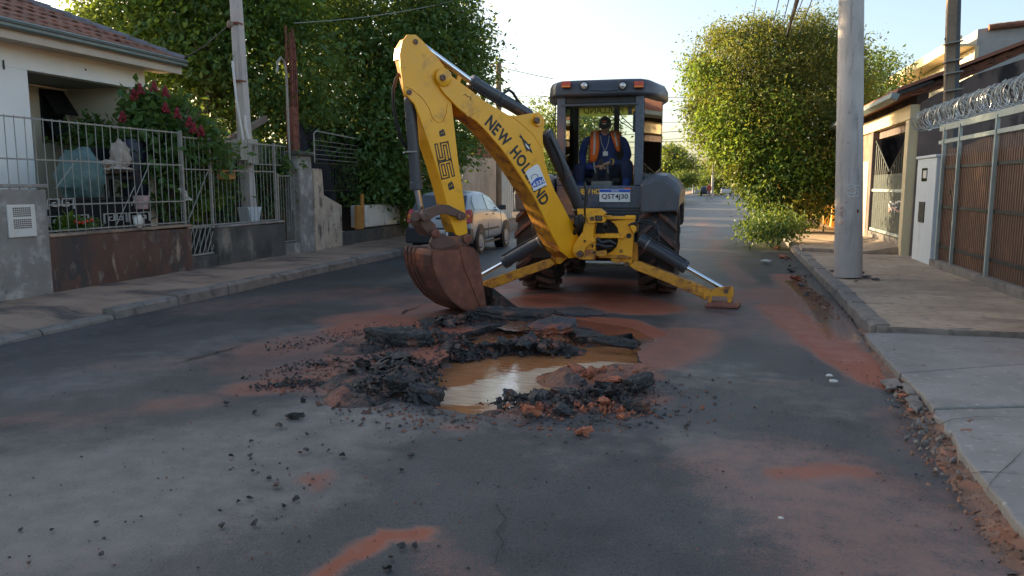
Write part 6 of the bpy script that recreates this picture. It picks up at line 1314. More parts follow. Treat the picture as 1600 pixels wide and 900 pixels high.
bl = [B(1118,283,130,3.4,3,1.6,2), B(1108,280,132,2.0,2,1.4,1), B(1130,286,130,2,2,1.2,1)]
tree('round_tree', 'broad dark tree at the far end of the street', (.4, 131, 0), AY(1118, 284, 130), .25, bl, [(5000, .5, 'leaf_mid', dict(per=10, spread=.4))], 71, nb=5)
bl = [B(1092,272,170,4.5,4,2.2,1), B(1080,275,172,3.5,3,1.8,1)]
tree('round_tree', 'hazy tree crown above the far roofs at the street end', (-4, 171, 0), AY(1090, 275, 170), .3, bl, [(4000, .7, 'leaf_mid', dict(per=10, spread=.6))], 81, nb=4)
# bushy tree on the right pavement
def B2(px, py, Y, rx, ry, rz_, w_=1): return B(px, py, Y + 3.6, rx*1.14, ry*1.14, rz_*1.14, w_)
bl = [B2(1150,120,22.5,1.3,1.6,1.5,2.2), B2(1230,125,22.5,1.9,1.8,1.45,4), B2(1282,130,23,1.4,1.8,1.5,3), B2(1180,180,22,1.5,1.6,1.2,2.4), B2(1260,190,22,1.8,1.8,1.3,3.4), B2(1230,80,23,1.6,1.6,.75,2), B2(1120,150,23,.8,1.2,1.2,1), B2(1290,85,23.5,1.0,1.3,.7,1.2), B2(1175,235,22,1.0,1.3,.7,1.2), B2(1280,240,22,1.3,1.4,.9,1.6), B2(1100,105,23,.5,.8,.4,.5), B2(1092,175,22.6,.35,.6,.4,.4), B2(1108,210,22.4,.5,.7,.4,.5), B2(1128,60,23,.5,.6,.3,.4), B2(1180,45,23,.6,.7,.35,.5), B2(1262,42,23,.5,.7,.4,.5), B2(1130,250,22,.4,.5,.35,.4), B2(1160,275,21.6,.5,.5,.4,.5), B2(1330,140,23.4,.5,.7,.6,.5)]
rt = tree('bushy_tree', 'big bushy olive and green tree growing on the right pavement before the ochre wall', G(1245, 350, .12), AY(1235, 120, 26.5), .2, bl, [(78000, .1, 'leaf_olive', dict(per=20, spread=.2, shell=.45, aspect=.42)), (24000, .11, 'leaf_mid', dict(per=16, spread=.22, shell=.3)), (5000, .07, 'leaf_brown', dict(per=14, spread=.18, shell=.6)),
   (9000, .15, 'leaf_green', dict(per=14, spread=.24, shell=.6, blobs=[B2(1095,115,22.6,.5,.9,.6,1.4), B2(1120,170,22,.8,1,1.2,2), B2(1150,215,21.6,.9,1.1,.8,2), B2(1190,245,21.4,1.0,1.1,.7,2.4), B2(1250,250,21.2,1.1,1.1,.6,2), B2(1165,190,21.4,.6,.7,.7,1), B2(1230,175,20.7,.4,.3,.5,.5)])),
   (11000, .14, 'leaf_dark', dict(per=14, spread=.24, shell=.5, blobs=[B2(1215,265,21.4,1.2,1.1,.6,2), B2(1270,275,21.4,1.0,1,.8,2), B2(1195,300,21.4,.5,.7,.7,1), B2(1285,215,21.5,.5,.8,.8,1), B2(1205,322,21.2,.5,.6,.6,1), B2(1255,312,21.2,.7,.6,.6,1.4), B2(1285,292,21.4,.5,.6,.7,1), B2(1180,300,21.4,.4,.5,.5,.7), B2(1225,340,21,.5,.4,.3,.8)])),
   (900, .16, 'leaf_olive', dict(per=9, spread=.16, blobs=[B2(1240,330,20.6,.35,.3,.25,1), B2(1170,262,21,.4,.4,.3,.6), B2(1262,315,20.7,.3,.3,.25,.6)])),
   (1500, .1, 'leaf_dark', dict(per=8, spread=.15, blobs=[B2(1200,45,23,.5,.6,.4,1), B2(1275,35,23,.4,.6,.5,1), B2(1300,45,23.2,.5,.6,.5,1), B2(1160,60,23,.6,.6,.3,.6)]))], 91, nb=16)
rr = random.Random(4); mb = MB()
for k in range(9):
    a_ = G(1235 + rr.uniform(-14, 26), 348, .12); mb.tube([a_, a_ + Vector((rr.uniform(-.3, .3), rr.uniform(-.2, .2), .9)), AY(1225 + rr.uniform(-50, 60), 250, 25.5), AY(1225 + rr.uniform(-90, 90), 150, 26)], [.06, .05, .035, .015], 7)
mb.build('trunk', M['bark'], rt, smooth=True)
tb = AY(1244, 325, 24.4); MB().tube([G(1244, 352, .12), tb, AY(1240, 280, 25)], [.2, .17, .15], 10).build('trunk', M['bark'], rt, smooth=True)
bl = [B(1188,354,19.8,.4,.4,.24,2), B(1222,356,19.6,.42,.4,.26,2), B(1208,340,20.4,.35,.4,.3,1), B(1176,362,19.4,.3,.35,.14,.8), B(1205,366,19.2,.35,.3,.16,1), B(1240,350,20,.3,.3,.2,.7)]
bs = E('shrub', G(1205, 368, .1), 'low straggling shrub at the kerb below the bushy tree', 'shrub'); MB().tube([G(1205, 366, .1), AY(1205, 345, 19.8)], .03, 6).build('stem', M['bark'], bs)
leaves('foliage', bl, 700, .1, M['leaf_mid'], bs, 14, per=12, spread=.14); leaves('foliage', bl, 2600, .1, M['leaf_dark'], bs, 15, per=12, spread=.14)
bl = [B(1365,150,32,1.4,1.5,1.3,2), B(1345,120,33,1.3,1.5,1.2,1.5), B(1370,180,32,.8,1.2,1.2,1), B(1355,200,32,1.5,1.5,1.2,1.5)]
tree('dense_tree', 'dark tree showing between the street pole and the stained house roof', (5.2, 32.5, .1), AY(1360, 150, 32), .18, bl, [(9000, .16, 'leaf_dark', dict(per=14, spread=.3))], 101)
# yard plants behind the left railing
fs = E('red_flowered_shrub', AY(250, 300, 11.2), 'tall shrub with crimson flower spikes and large leaves behind the railing', 'shrub')
bl = [B(245,182,11.3,.4,.4,.3,2), B(285,200,11.6,.42,.4,.28,2), B(222,165,11.2,.22,.3,.22,1), B(265,172,11.5,.3,.35,.25,1)]
for k in range(6): MB().tube([AY(250 + k*6 - 15, 330, 11.3), AY(240 + k*11 - 20, 240, 11.3), AY(215 + k*20, 170, 11.3)], [.025, .02, .01], 6).build('stem', M['bark'], fs)
leaves('foliage', bl, 1300, .19, M['leaf_dark'], fs, 31, per=8, spread=.12, aspect=.55); leaves('foliage', bl, 200, .17, M['leaf_mid'], fs, 32, per=6, spread=.16, aspect=.55)
for px, py in ((192,182),(209,147),(259,143),(241,135),(259,168),(277,177),(296,190),(314,205),(303,200),(219,139)):
    c = AY(px, py, 10.75 if px < 240 else 11.0); rr = random.Random(px); mb = MB()
    for k in range(46):
        z = k/46; a = rr.uniform(0, 6.28); r_ = (.06*(1 - z)**.8 + .01)*rr.uniform(.5, 1); p = c + Vector((r_*math.cos(a), r_*math.sin(a), -.08 + z*.16)); s_ = rr.uniform(.014, .025); mb.sph(p, (s_, s_*.8, s_), 5, 3)
    mb.build('flower_spike', M['redflower'], fs)
for nm, lb, bl, n, s_, m in (('hedge_plant', 'dark leafy plants growing low behind the long railing', [B(150,215,11.6,.5,.6,.22,1), B(200,230,11.3,.7,.6,.3,2), B(260,240,11.4,.8,.6,.45,2.5), B(300,235,11.8,.7,.6,.5,2), B(250,290,11.3,.6,.5,.5,2)], 3600, .17, 'leaf_dark'),
   ('garden_plant', 'dense shaded greenery behind the railing with the diagonal brace', [B(345,250,13.6,.8,.5,.6,2), B(400,260,14.2,.9,.5,.6,2), B(330,300,12.8,.5,.4,.5,1.4), B(430,290,14.5,.5,.5,.6,1)], 3600, .15, 'leaf_dark'),
   ('fern', 'bright green fern low behind the braced railing', [B(305,320,12.2,.28,.3,.2,1), B(320,310,12.4,.3,.3,.25,1)], 500, .16, 'leaf_green'),
   ('grass_tuft', 'tuft of grass on the low wall beside the grey meter wall', [B(92,352,8.9,.08,.1,.06,1), B(105,347,9,.07,.1,.07,1)], 260, .12, 'leaf_green'),
   ('potted_flowers', 'small red and green potted flowers behind the railing near the meter wall', [B(120,352,9,.1,.1,.05,1), B(140,351,9.1,.1,.1,.05,1)], 220, .09, 'leaf_mid'),
   ('climber', 'green climber with reddish leaves over the low railing behind the silver car', [B(625,330,19.8,.5,.4,.5,1), B(640,345,20.5,.5,.4,.4,1)], 1000, .12, 'leaf_mid')):
    c = bl[0][0]; t = E(nm, (c.x, c.y, .15), lb, 'plant'); leaves('foliage', bl, n, s_, M[m], t, len(lb), per=8, spread=.13 if n > 900 else .05); MB().tube([(c.x, c.y, .15), c], .015, 5).build('stem', M['bark'], t)
    if nm == 'potted_flowers':
        for px, py in ((118,346),(124,348),(136,346),(143,344),(130,348)): MB().sph(AY(px, py, 8.9), (.028, .02, .024), 8, 5).build('flower', M['redlens'], t)
# ============================================================ STREET END, POLES AND WIRES
for i, (px, Y, zt_, lb) in enumerate(((1083, 150, 6.3, 'thin distant pole left of the far street tree'), (1113, 100, 6.5, 'pale distant pole standing in the middle of the view down the street'))):
    p = AY(px, 290, Y); o = E('utility_pole', (p.x, Y, 0), lb, 'pole'); MB().cyl((p.x, Y, 0), (p.x, Y, zt_), .16, 10, .12).build('pole_shaft', M['concrete_pole'], o); MB().b(p.x - .7, p.x + .7, Y - .06, Y + .06, zt_ - .5, zt_ - .38).build('crossarm', M['woodpole'], o)
o = E('utility_pole', (-6.9, 28.5, .1), 'dark wooden pole rising beyond the dense tree left of the cab', 'pole'); p = AY(779, 97, 28.5); MB().cyl((p.x, 28.5, .1), (p.x, 28.5, p.z), .11, 10).build('pole_shaft', M['woodpole'], o)
o = E('utility_pole', (1.75, 27, .1), 'wooden crossarm pole hidden in the bushy tree top', 'pole'); p = AY(1220, 40, 27); MB().cyl((p.x, 27, .1), p, .12, 10).build('pole_shaft', M['woodpole'], o); a_, b_ = AY(1143, 60, 27), AY(1240, 56, 27); MB().bar(a_, b_, .1, .1).build('crossarm', M['woodpole'], o)
HUB = AY(1228, 58, 27)
def wire(p, q, sag, r, label, m='wire', group=None):
    o = MB().tube([p.lerp(q, k/14) - Vector((0, 0, sag*4*(k/14)*(1 - k/14))) for k in range(15)], r, 5).build('wire', M[m], base=tuple(p)); top(o, label, 'wire', group)
wire(HUB, AY(1262, -60, 9), .05, .035, 'thickest black cable running overhead into the bushy tree top')
for k, (px, s_) in enumerate(((1230, 'leftmost'), (1247, 'second from the left'), (1275, 'third from the left'), (1290, 'rightmost'))): wire(HUB + Vector((-.5 + k*.28, 0, 0)), AY(px, -60, 10), .05, .009, s_ + ' of the thin wires beside the thick overhead cable', group='thin overhead wires')
wire(AY(1185, -20, 12), AY(1170, 60, 24.5), .05, .006, 'faint thin wire left of the thick overhead cable')
for k, (y0, y1, Y) in enumerate(((150,150,60),(170,171,60),(200,186,55),(212,200,55),(218,213,60),(229,230,50),(262,263,90),(189,188,62),(240,240,70))):
    wire(AY(700, y0 + (y0 - y1)*2, Y), AY(1500, y1 - (y0 - y1), Y), .1, .014 if k % 2 else .02, ('uppermost', 'second highest', 'rising', 'lower rising', 'fifth', 'boldest level', 'lowest', 'faint upper', 'faint lower')[k] + ' wire crossing the sky between the cab and the bushy tree', group='wires across the far sky')
wire(AY(779, 104, 28.5), AY(864, 123, 28.5), .02, .012, 'wire from the dark wooden pole to behind the cab roof'); wire(AY(779, 140, 28.5), AY(864, 152, 28.5), .02, .008, 'lower faint wire left of the cab')
wire(AY(460, 36, 14.4), AY(760, -14, 22), .15, .009, 'pale wire crossing in front of the dense tree', 'galv')
wire(AY(1083, 258, 150), AY(1113, 250, 100), .2, .02, 'distant wire between the two far poles', 'wirelt')
# low houses at the end of the street
for i, (x0, x1, Y, h_, m, lb) in enumerate(((-10.5,-6.3,92,3.0,'farwall','pale low house on the left far down the street'), (-9.5,-4.6,112,3.4,'farwall','cream house with red roof at the far left end of the street'), (-3.8,-1.5,150,3.2,'fargrey','small grey building closing the far end of the street'), (2,14,175,4,'farwall','long pale building at the very end of the street'), (-22,-9.5,60,3.4,'farwall','pale house hidden behind the machine on the left'), (-20,-9.0,44,3.2,'fargrey','grey house behind the loose street tree'))):
    o = E('far_house', ((x0+x1)/2, Y, 0), lb, 'house'); MB().b(x0, x1, Y, Y + 9, -.5, h_).build('wall', M[m], o)
    MB().prism([(x0 - .3, Y - .3, h_), (x1 + .3, Y - .3, h_), ((x0+x1)/2, Y - .3, h_ + 1.3)], (0, 9.6, 0)).build('roof', M['farroof'], o)
    for j in range(2): MB().b(x0 + (x1-x0)*(.2 + .4*j), x0 + (x1-x0)*(.4 + .4*j), Y - .03, Y + .02, 1.1, 2.1).build('window', M['window_dark'], o)
    MB().b(x1 - .02, x1 + .03, Y + 2, Y + 3.4, .2, 2.2).build('door', M['woodpole'], o)
for i, (Y, x, m) in enumerate(((58, -6.9, 'fargrey'), (72, -6.4, 'farwall'), (86, -5.9, 'creampaint'), (100, -5.3, 'creampaint'))):
    o = E('far_wall', (x, Y + 6, .1), ('grey', 'pale', 'nearer cream', 'farther cream')[i] + ' low street wall on the left far beyond the machine', 'wall'); MB().b(x - .2, x, Y, Y + 12.5, .0, 1.9).build('wall_body', M[m], o)
    for j in range(5): MB().b(x - .22, x + .05, Y + 2.5*j, Y + 2.5*j + .3, .0, 2.05).build('pier', M[m], o)
pvx = MB(); pvx.grid([[(x, y, .1) for x in (interp(EDGE_L, y) - 2.2, interp(EDGE_L, y) - .05)] for y in np.arange(41, 200, 6)]); pvx.build('pavement', M['pave_l'], kind='structure', recalc=False)
pvx = MB(); pvx.grid([[(x, y, .1) for x in (interp(KERB_R, y) + .02, interp(KERB_R, y) + 3)] for y in np.arange(59, 200, 6)]); pvx.build('pavement', M['pave_r'], kind='structure', recalc=False)
mb = MB(); mb.grid([[(x, y, (10*math.exp(-((y - 900)/260)**2) - .6) * (.7 + .4*noise.noise((x*.004, y*.004, 0)))) for x in np.linspace(-900, 900, 40)] for y in np.linspace(350, 1500, 24)]); mb.build('hills', M['leaf_mid'], kind='structure', smooth=True)
# ============================================================ THE SILVER CAR
def car(cx0, cx1, y0, Lr, col, label, detail=True, group=None, flip=False):
    cx = (cx0+cx1)/2; hw = (cx1-cx0)/2; c = E('hatchback_car', (cx, y0 + Lr/2, 0), label, 'car', group)
    yy = lambda t: y0 + t*Lr if not flip else y0 + (1-t)*Lr
    #     t, half width low, belt half width, roof half width, bottom, belt z, roof z
    ST = [(0,.90,.84,.80,.34,.62,.66),(.015,.97,.9,.84,.26,.80,.86),(.035,1,.95,.80,.24,.92,1.06),(.085,1,.97,.74,.22,.945,1.27),(.13,1,.975,.73,.22,.945,1.35),(.28,1,.985,.74,.22,.935,1.39),(.46,1,.985,.74,.22,.92,1.38),(.58,1,.98,.72,.22,.91,1.27),(.70,1,.97,.74,.22,.90,1.05),(.77,1,.965,.80,.22,.875,.92),(.84,1,.95,.8,.22,.83,.87),(.91,.99,.92,.76,.23,.77,.81),(.97,.93,.82,.66,.26,.66,.70),(1,.84,.72,.6,.34,.52,.56)]
    def ring(s_):
        t, a, b, r_, zb_, zl, zr_ = s_; y = yy(t)
        half = [(a*.90, zb_), (a*.985, zb_ + .12), (a*1.0, (zb_+zl)*.5), (b, zl - .03), (b*.985, zl), (b*.985 + (r_-b*.985)*.86, zl + (zr_-zl)*.86), (r_*.93, zr_ - (zr_-zl)*.035), (r_*.5, zr_ + .012)]
        return [Vector((cx + x*hw, y, z)) for x, z in half] + [Vector((cx - x*hw, y, z)) for x, z in half[::-1]]
    body = MB().loft([ring(s_) for s_ in ST]).build('body', col, c, smooth=True)
    su = body.modifiers.new('sub', 'SUBSURF'); su.levels = su.render_levels = 1
    def sidept(t, u, side, out=.004):
        for a, b in zip(ST, ST[1:]):
            if a[0] <= t <= b[0]: k = (t - a[0])/(b[0]-a[0]); s_ = [p + (q-p)*k for p, q in zip(a, b)]; break
        _, a_, b, r_, zb_, zl, zr_ = s_; x = b*.985 + (r_ - b*.985)*u; return Vector((cx + side*(x*hw + out), yy(t), zl + (zr_-zl)*u + .0))
    for side in (-1, 1):
        for nm, q in (('rear_side_window', [(.11,.10),(.36,.08),(.36,.82),(.17,.82),(.12,.6)]), ('front_side_window', [(.38,.08),(.685,.10),(.665,.3),(.60,.62),(.55,.82),(.38,.82)])):
            pts = [sidept(t, u, side, .012) for t, u in q]; MB().prism(pts, (-side*.012, 0, 0)).build(nm, M['carside'], c)
    # rear screen
    def rear(x, z, out=.01):
        yz = [(.66,0),(.86,.015),(1.06,.035),(1.30,.085),(1.40,.13)]; y = yz[-1][1]
        for (za, ta), (zb_, tb_) in zip(yz, yz[1:]):
            if za <= z <= zb_: y = ta + (tb_-ta)*(z-za)/(zb_-za)
        return Vector((cx + x, yy(y) - out*(1 if not flip else -1), z))
    wz = MB(); wz.grid([[rear(x*hw*(.80 - .1*(z - .98)), z, .012) for x in np.linspace(-1, 1, 9)] for z in np.linspace(.97, 1.29, 6)]); wz.build('rear_screen', M['carglass'], c, smooth=True)
    if detail:
        for side in (-1, 1):
            MB().loft([[rear(side*hw*a, z, .02) for a, z in ((.80,.70),(.97,.70),(.985,.86),(.93,1.0),(.80,.98))], [rear(side*hw*a, z, -.12) for a, z in ((.80,.70),(1.0,.70),(1.005,.86),(.95,1.0),(.80,.98))]]).build('tail_light', M['taillight'], c, bevel=.02)
            MB().sph(rear(side*hw*.9, .84, .02), (.05, .02, .05), 10, 6).build('reversing_lamp', M['orangelens'], c)
        MB().loft([[Vector((cx + a*hw, y_, z)) for a, z in ((-1.0,.26),(1.0,.26),(1.01,.42),(.99,.6),(-.99,.6),(-1.01,.42))] for y_ in (yy(-.012), yy(.055))]).build('bumper', M['carblack'], c, bevel=.03)
        pl_ = MB().b(cx - .24, cx + .24, yy(-.012) - .012, yy(-.012), .43, .56).build('number_plate', M['white'], c)
        letters('DKH 2168', (cx - .2, yy(-.012) - .014, .455), (1,0,0), (0,0,1), .4, .08, .01).build('plate_lettering', M['ink'], pl_, recalc=False)
        MB().b(cx - .06, cx + .06, yy(.012) - .02, yy(.012) + .05, .78, .82).build('boot_handle', M['carblack'], c)
        for side in (-1, 1):
            p = sidept(.66, .12, side, .02); MB().loft([[p + Vector((side*a, b, z)) for b, z in ((-.05,-.0),(.05,.0),(.05,.11),(-.05,.11))] for a in (0, .17)]).build('mirror', M['carblack'], c, bevel=.02)
            MB().b(cx + side*hw*1.0 - .012, cx + side*hw*1.0 + .014, yy(.18), yy(.62), .50, .545).build('side_strip', M['carblack'], c)
            for t in (.35, .50): p = sidept(t, 0, side, .006); MB().b(p.x - .015, p.x + .015, p.y - .08, p.y + .04, .84, .865).build('door_handle', M['carblack'], c)
            for t in (.37, .69): MB().tube([Vector((cx + side*(hw*1.0 + .001), yy(t), .3)), Vector((cx + side*(hw*1.0 + .001), yy(t), .6)), Vector((cx + side*(hw*.965 + .002), yy(t), .9))], .004, 4).build('door_gap', M['black'], c)
            MB().b(cx + side*hw*.93 - .02, cx + side*hw*.93 + .02, yy(.28), yy(.70), .2, .245).build('sill', M['carblack'], c)
    for side in (-1, 1):
        for t in (.20, .805):
            q = Vector((cx + side*(hw - .09), yy(t), .295)); arch = MB().rev(Vector((cx + side*(hw - .02), yy(t), .31)), (side,0,0), [(-.2, .355), (.026, .355), (.026, .0)], 28).build('wheel_arch', M['black'], c)
            wh = MB().rev(q, (side,0,0), [(-.09, .19), (-.09, .28), (-.06, .295), (.075, .295), (.112, .28), (.112, .21)], 28).build('wheel', M['hose'], c, smooth=True)
            MB().rev(q, (side,0,0), [(.108, .21), (.1, .2), (.09, .17), (.115, .06), (.115, 0)], 24).build('hubcap', M['silver'] if detail else M['carblack'], wh, smooth=True)
    return c
car(-6.44, -4.96, 15.6, 3.55, M['silver'], 'silver hatchback parked by the left kerb behind the digging bucket')
car(-1.9, -.3, 118, 3.9, mat('dark_car_paint', (.03,.03,.04), .3), 'dark car far away at the end of the street', False); car(1.1, 2.7, 126, 3.9, mat('pale_car_paint', (.5,.5,.5), .3), 'pale car parked at the far right end of the street', False)
# ============================================================ WALKER
wk = E('person', G(1107, 311), 'person in a dark red top and grey trousers crossing the street far away', 'person'); w0 = Vector(wk.location)
JJ = [((0,0,.95),(.15,.11)), ((0,0,1.2),(.16,.11)), ((0,0,1.42),(.17,.1)), ((.02,0,1.55),.055), ((.2,0,1.38),.055), ((.27,.1,1.1),.045), ((.2,-.12,.92),.035), ((-.2,0,1.38),.055), ((-.28,-.05,1.12),.045), ((-.2,.15,.95),.035), ((.09,0,.88),.095), ((.2,-.05,.5),.07), ((.3,.05,.08),.05), ((.36,-.1,.04),.04), ((-.09,0,.88),.095), ((-.12,0,.48),.07), ((-.2,0,.07),.05), ((-.14,-.12,.04),.04)]
wb_ = skinned('body', [(w0 + Vector(p), r_) for p, r_ in JJ], [(0,1),(1,2),(2,3),(2,4),(4,5),(5,6),(2,7),(7,8),(8,9),(0,10),(10,11),(11,12),(12,13),(0,14),(14,15),(15,16),(16,17)], M['greytrouser'], wk)
MB().loft([[w0 + Vector((a*math.cos(b), a*.68*math.sin(b), z)) for b in np.linspace(0, 2*math.pi, 14, endpoint=False)] for z, a in ((.88,.185),(1.1,.19),(1.3,.215),(1.45,.2),(1.53,.09))]).build('shirt', M['redshirt'], wk, smooth=True)
for s_ in (-1, 1): MB().tube([w0 + Vector((s_*.17, 0, 1.42)), w0 + Vector((s_*.235, .02, 1.26))], [.085, .07], 8).build('sleeve', M['redshirt'], wk, smooth=True)
MB().sph(w0 + Vector((.03, -.01, 1.64)), (.085, .1, .12), 14, 10).build('head', M['skin'], wk, smooth=True); MB().sph(w0 + Vector((.03, .02, 1.68)), (.092, .1, .1), 14, 10).build('hair', M['hair'], wk, smooth=True)
# ============================================================ RUBBLE
def rock(seed, flat=1.0, sub=2, rough=.35):
    rr = random.Random(seed); bm = bmesh.new()
    for k in range(13): bm.verts.new(Vector((rr.gauss(0, 1), rr.gauss(0, 1), rr.gauss(0, 1))).normalized() * rr.uniform(.7, 1.1))
    r_ = bmesh.ops.convex_hull(bm, input=bm.verts); bmesh.ops.delete(bm, geom=[g for g in r_['geom_interior'] if isinstance(g, bmesh.types.BMVert)], context='VERTS')
    bmesh.ops.subdivide_edges(bm, edges=bm.edges[:], cuts=3, use_grid_fill=True); bmesh.ops.triangulate(bm, faces=bm.faces[:])
    for v in bm.verts: v.co += v.co.normalized() * noise.noise(v.co*2.2 + Vector((seed, 0, 0))) * rough * .9 + v.co.normalized() * noise.noise(v.co*11 + Vector((0, seed, 0))) * .06 + Vector((noise.noise(v.co*6), noise.noise(v.co*6 + Vector((3,1,2))), noise.noise(v.co*6 + Vector((7,5,2))))) * rough*.4; v.co.z *= flat
    bmesh.ops.recalc_face_normals(bm, faces=bm.faces); me = bpy.data.meshes.new('lump'); bm.to_mesh(me); bm.free(); return me
def slabmesh(seed, th=.09):
    rr = random.Random(seed); n = 9; ang = sorted(rr.uniform(0, 6.28) for _ in range(n)); ang = [2*math.pi*(k + rr.uniform(-.3, .3))/n for k in range(n)]; o_ = [(math.cos(a)*rr.uniform(.75, 1.1), math.sin(a)*rr.uniform(.6, .95)) for a in ang]
    pts = jag(o_, .12, .08, seed); mb = MB(); n = len(pts)
    ctr_ = lambda k, z: [Vector((x*k*(1 + .1*noise.noise((x*6, y*6, z*50 + seed))), y*k*(1 + .1*noise.noise((x*6, y*6, z*50 + 9))), z*th/.09 + .018*noise.noise((x*k*2.4, y*k*2.4, seed)) + .016*noise.noise((x*k*7, y*k*7, z*20)))) for x, y in pts]
    rings = [ctr_(.5, 0), ctr_(.92, 0), ctr_(1.03, .02), ctr_(.97, .045), ctr_(1.02, .065), ctr_(.96, .09), ctr_(.82, .096), ctr_(.55, .094), ctr_(.2, .093)]
    mb.loft(rings); return mb.mesh('slab')
ROCKS = [rock(k, .75) for k in range(7)]; CRUMB = [rock(20 + k, .8) for k in range(4)]; SLABS = [slabmesh(40 + k) for k in range(6)]
for me in ROCKS + CRUMB + SLABS: me.materials.append(M['asphalt_lump'])
CL = [m_.copy() for m_ in ROCKS[:4]]
for me in CL: me.materials.clear(); me.materials.append(M['clay'])
SLR = [m_.copy() for m_ in SLABS]
for me in SLR: me.materials.clear(); me.materials.append(M['asphalt_top'])
def put(name, me, loc, scale, rot, label, cat, group=None):
    o = bpy.data.objects.new(name, me); COL.objects.link(o); o.location = loc; o.scale = scale; o.rotation_euler = rot; top(o, label, cat, group); return o
rr = random.Random(77)
def gz(px, py, z=0): return G(px, py, z)
# lumps lying alone in the foreground: (px, py, size in px)
LONE = [(461,653,30,'flat'),(436,667,13),(479,679,8),(392,690,8),(391,713,10),(361,713,9),(392,718,8),(470,708,9),(478,705,11),(513,704,7),(535,712,13),(437,725,6),(449,733,6),(395,737,9),(421,748,11),(433,760,15),(390,779,11),(372,784,9),(443,791,10),(462,781,15),(344,799,8),(347,822,12),(397,820,15),(642,712,12),(627,735,9),(354,631,11),(398,645,10),(489,750,7),(475,764,6),(610,872,11),(627,856,16),(649,855,14),(600,888,10),(607,889,16),(150,817,9),(196,816,6),(220,808,6),(158,867,10),(45,880,7),(80,829,8),(33,829,9),(15,872,6),(46,870,6),(613,648,6),(605,650,6),(588,661,7),(604,670,7),(566,662,6),(533,658,5),(971,706,6),(948,710,6),(984,669,8),(1072,671,7),(1130,738,6),(870,652,7),(892,662,6),(905,667,8),(1040,640,6),(1009,648,6)]
ORD = ['leftmost', 'second from the left', 'third from the left', 'fourth from the left', 'fifth from the left', 'sixth from the left', 'seventh from the left', 'eighth from the left', 'ninth from the left', 'tenth from the left', 'eleventh from the left', 'twelfth from the left', 'thirteenth from the left', 'fourteenth from the left', 'fifteenth from the left']
def region(px, py):
    if px < 240: return 'in the bottom left corner'
    if px > 860: return 'right of the near pile'
    if px > 595 and py > 845: return 'by the bottom red streak'
    if px > 520: return 'just before the left heap'
    if py < 695: return 'before the red crumbs'
    return ('on the upper dusty patch' if py < 741 else 'on the lower dusty patch')
byreg = {}
for q in sorted(LONE):
    if len(q) == 3: byreg.setdefault(region(*q[:2]), []).append(q)
for k, q in enumerate(LONE):
    px, py, s_ = q[:3]; p = gz(px, py, .008); d = (p - CP).length; r_ = s_*.5*d/F*.95
    if len(q) > 3: put('asphalt_lump', ROCKS[2], p + Vector((0, 0, .02)), (r_*1.1, r_*.5, .045), (0, .1, .35), 'long flat black asphalt piece lying alone on the road left of the pit', 'asphalt piece'); continue
    rg = region(px, py); lb = ORD[byreg[rg].index(q)] + ' small black asphalt lump ' + rg
    put('asphalt_lump', ROCKS[k % 7], p + Vector((0, 0, r_*.45)), (r_, r_*.9, r_*.75), (rr.uniform(-.5, .5), rr.uniform(-.5, .5), rr.uniform(0, 6)), lb, 'asphalt lump', 'scattered asphalt lumps')
# heaps: (pixel region points, count, size range m, height)
def heap(pts, n, s0, s1, label, group, hmax, meshes, wid=.25, name='asphalt_lump', cat='asphalt lump'):
    q = [Vector((*p, 0)) for p in PP(pts)]; made = []
    for k in range(n):
        i = rr.randrange(len(q) - 1); c = q[i].lerp(q[i+1], rr.random()); u, v_ = rr.gauss(0, .45)*wid, rr.gauss(0, .45)*wid; s_ = rr.uniform(s0, s1)*rr.choice((.6, .8, 1, 1.25)); edge = max(0, 1 - math.hypot(u, v_)/wid)
        made.append(put(name, meshes[k % len(meshes)], (c.x + u, c.y + v_, s_*.35 + hmax*edge*rr.uniform(.2, 1)), (s_*rr.uniform(.9, 1.5), s_*rr.uniform(.8, 1.1), s_*rr.uniform(.35, .62)), (rr.uniform(-.6, .6), rr.uniform(-.6, .6), rr.uniform(0, 6)), label, cat, group))
    where = label.split(' lump ', 1)[1]
    for w_, f_ in (('largest', lambda o: -o.scale.x*o.scale.y), ('leftmost', lambda o: o.location.x/o.location.y), ('rightmost', lambda o: -o.location.x/o.location.y), ('nearest', lambda o: o.location.y), ('farthest', lambda o: -o.location.y), ('topmost', lambda o: -o.location.z)):
        left_ = [o for o in made if o['label'] == label]
        if left_ and n > 12: o = min(left_, key=f_); o['label'] = w_ + ' lump ' + where
    rest_ = sorted((o for o in made if o['label'] == label), key=lambda o: o.location.x/o.location.y); med = sorted(o.scale.x*o.scale.y for o in made)[len(made)//2]
    for q_, o in enumerate(rest_): o['label'] = ('bigger' if o.scale.x*o.scale.y > med else 'smaller') + (' clay' if 'clay' in name else ' black') + ' lump in the ' + ('left', 'middle', 'right')[min(2, 3*q_//len(rest_))] + ' part of the ' + group; o['group'] = group + ', ' + o['label'].split(' lump')[0] + ' ' + o['label'].split(' lump in the ')[1].split(' ')[0]
heap([(570,548),(610,538),(660,535),(688,530)], 30, .05, .1, 'broken black asphalt lump in the heap behind the left rim of the pit', 'heap behind the left rim', .07, ROCKS, .24)
heap([(560,590),(595,575),(632,570),(610,600)], 44, .04, .09, 'broken black asphalt lump in the heap beside the left rim of the pit', 'heap beside the left rim', .1, ROCKS, .26)
heap([(560,622),(610,615),(660,612),(665,630)], 34, .04, .085, 'broken black asphalt lump in the row in front of the left rim of the pit', 'heap in front of the left rim', .08, ROCKS, .16)
heap([(680,512),(700,505),(730,500)], 22, .05, .09, 'broken black asphalt lump under the tip of the bucket', 'heap under the bucket tip', .1, ROCKS, .22)
heap([(735,540),(780,535),(830,538),(860,540)], 26, .045, .08, 'broken lump lying on the far bank of the pit', 'lumps on the far bank', -.05, ROCKS, .1)
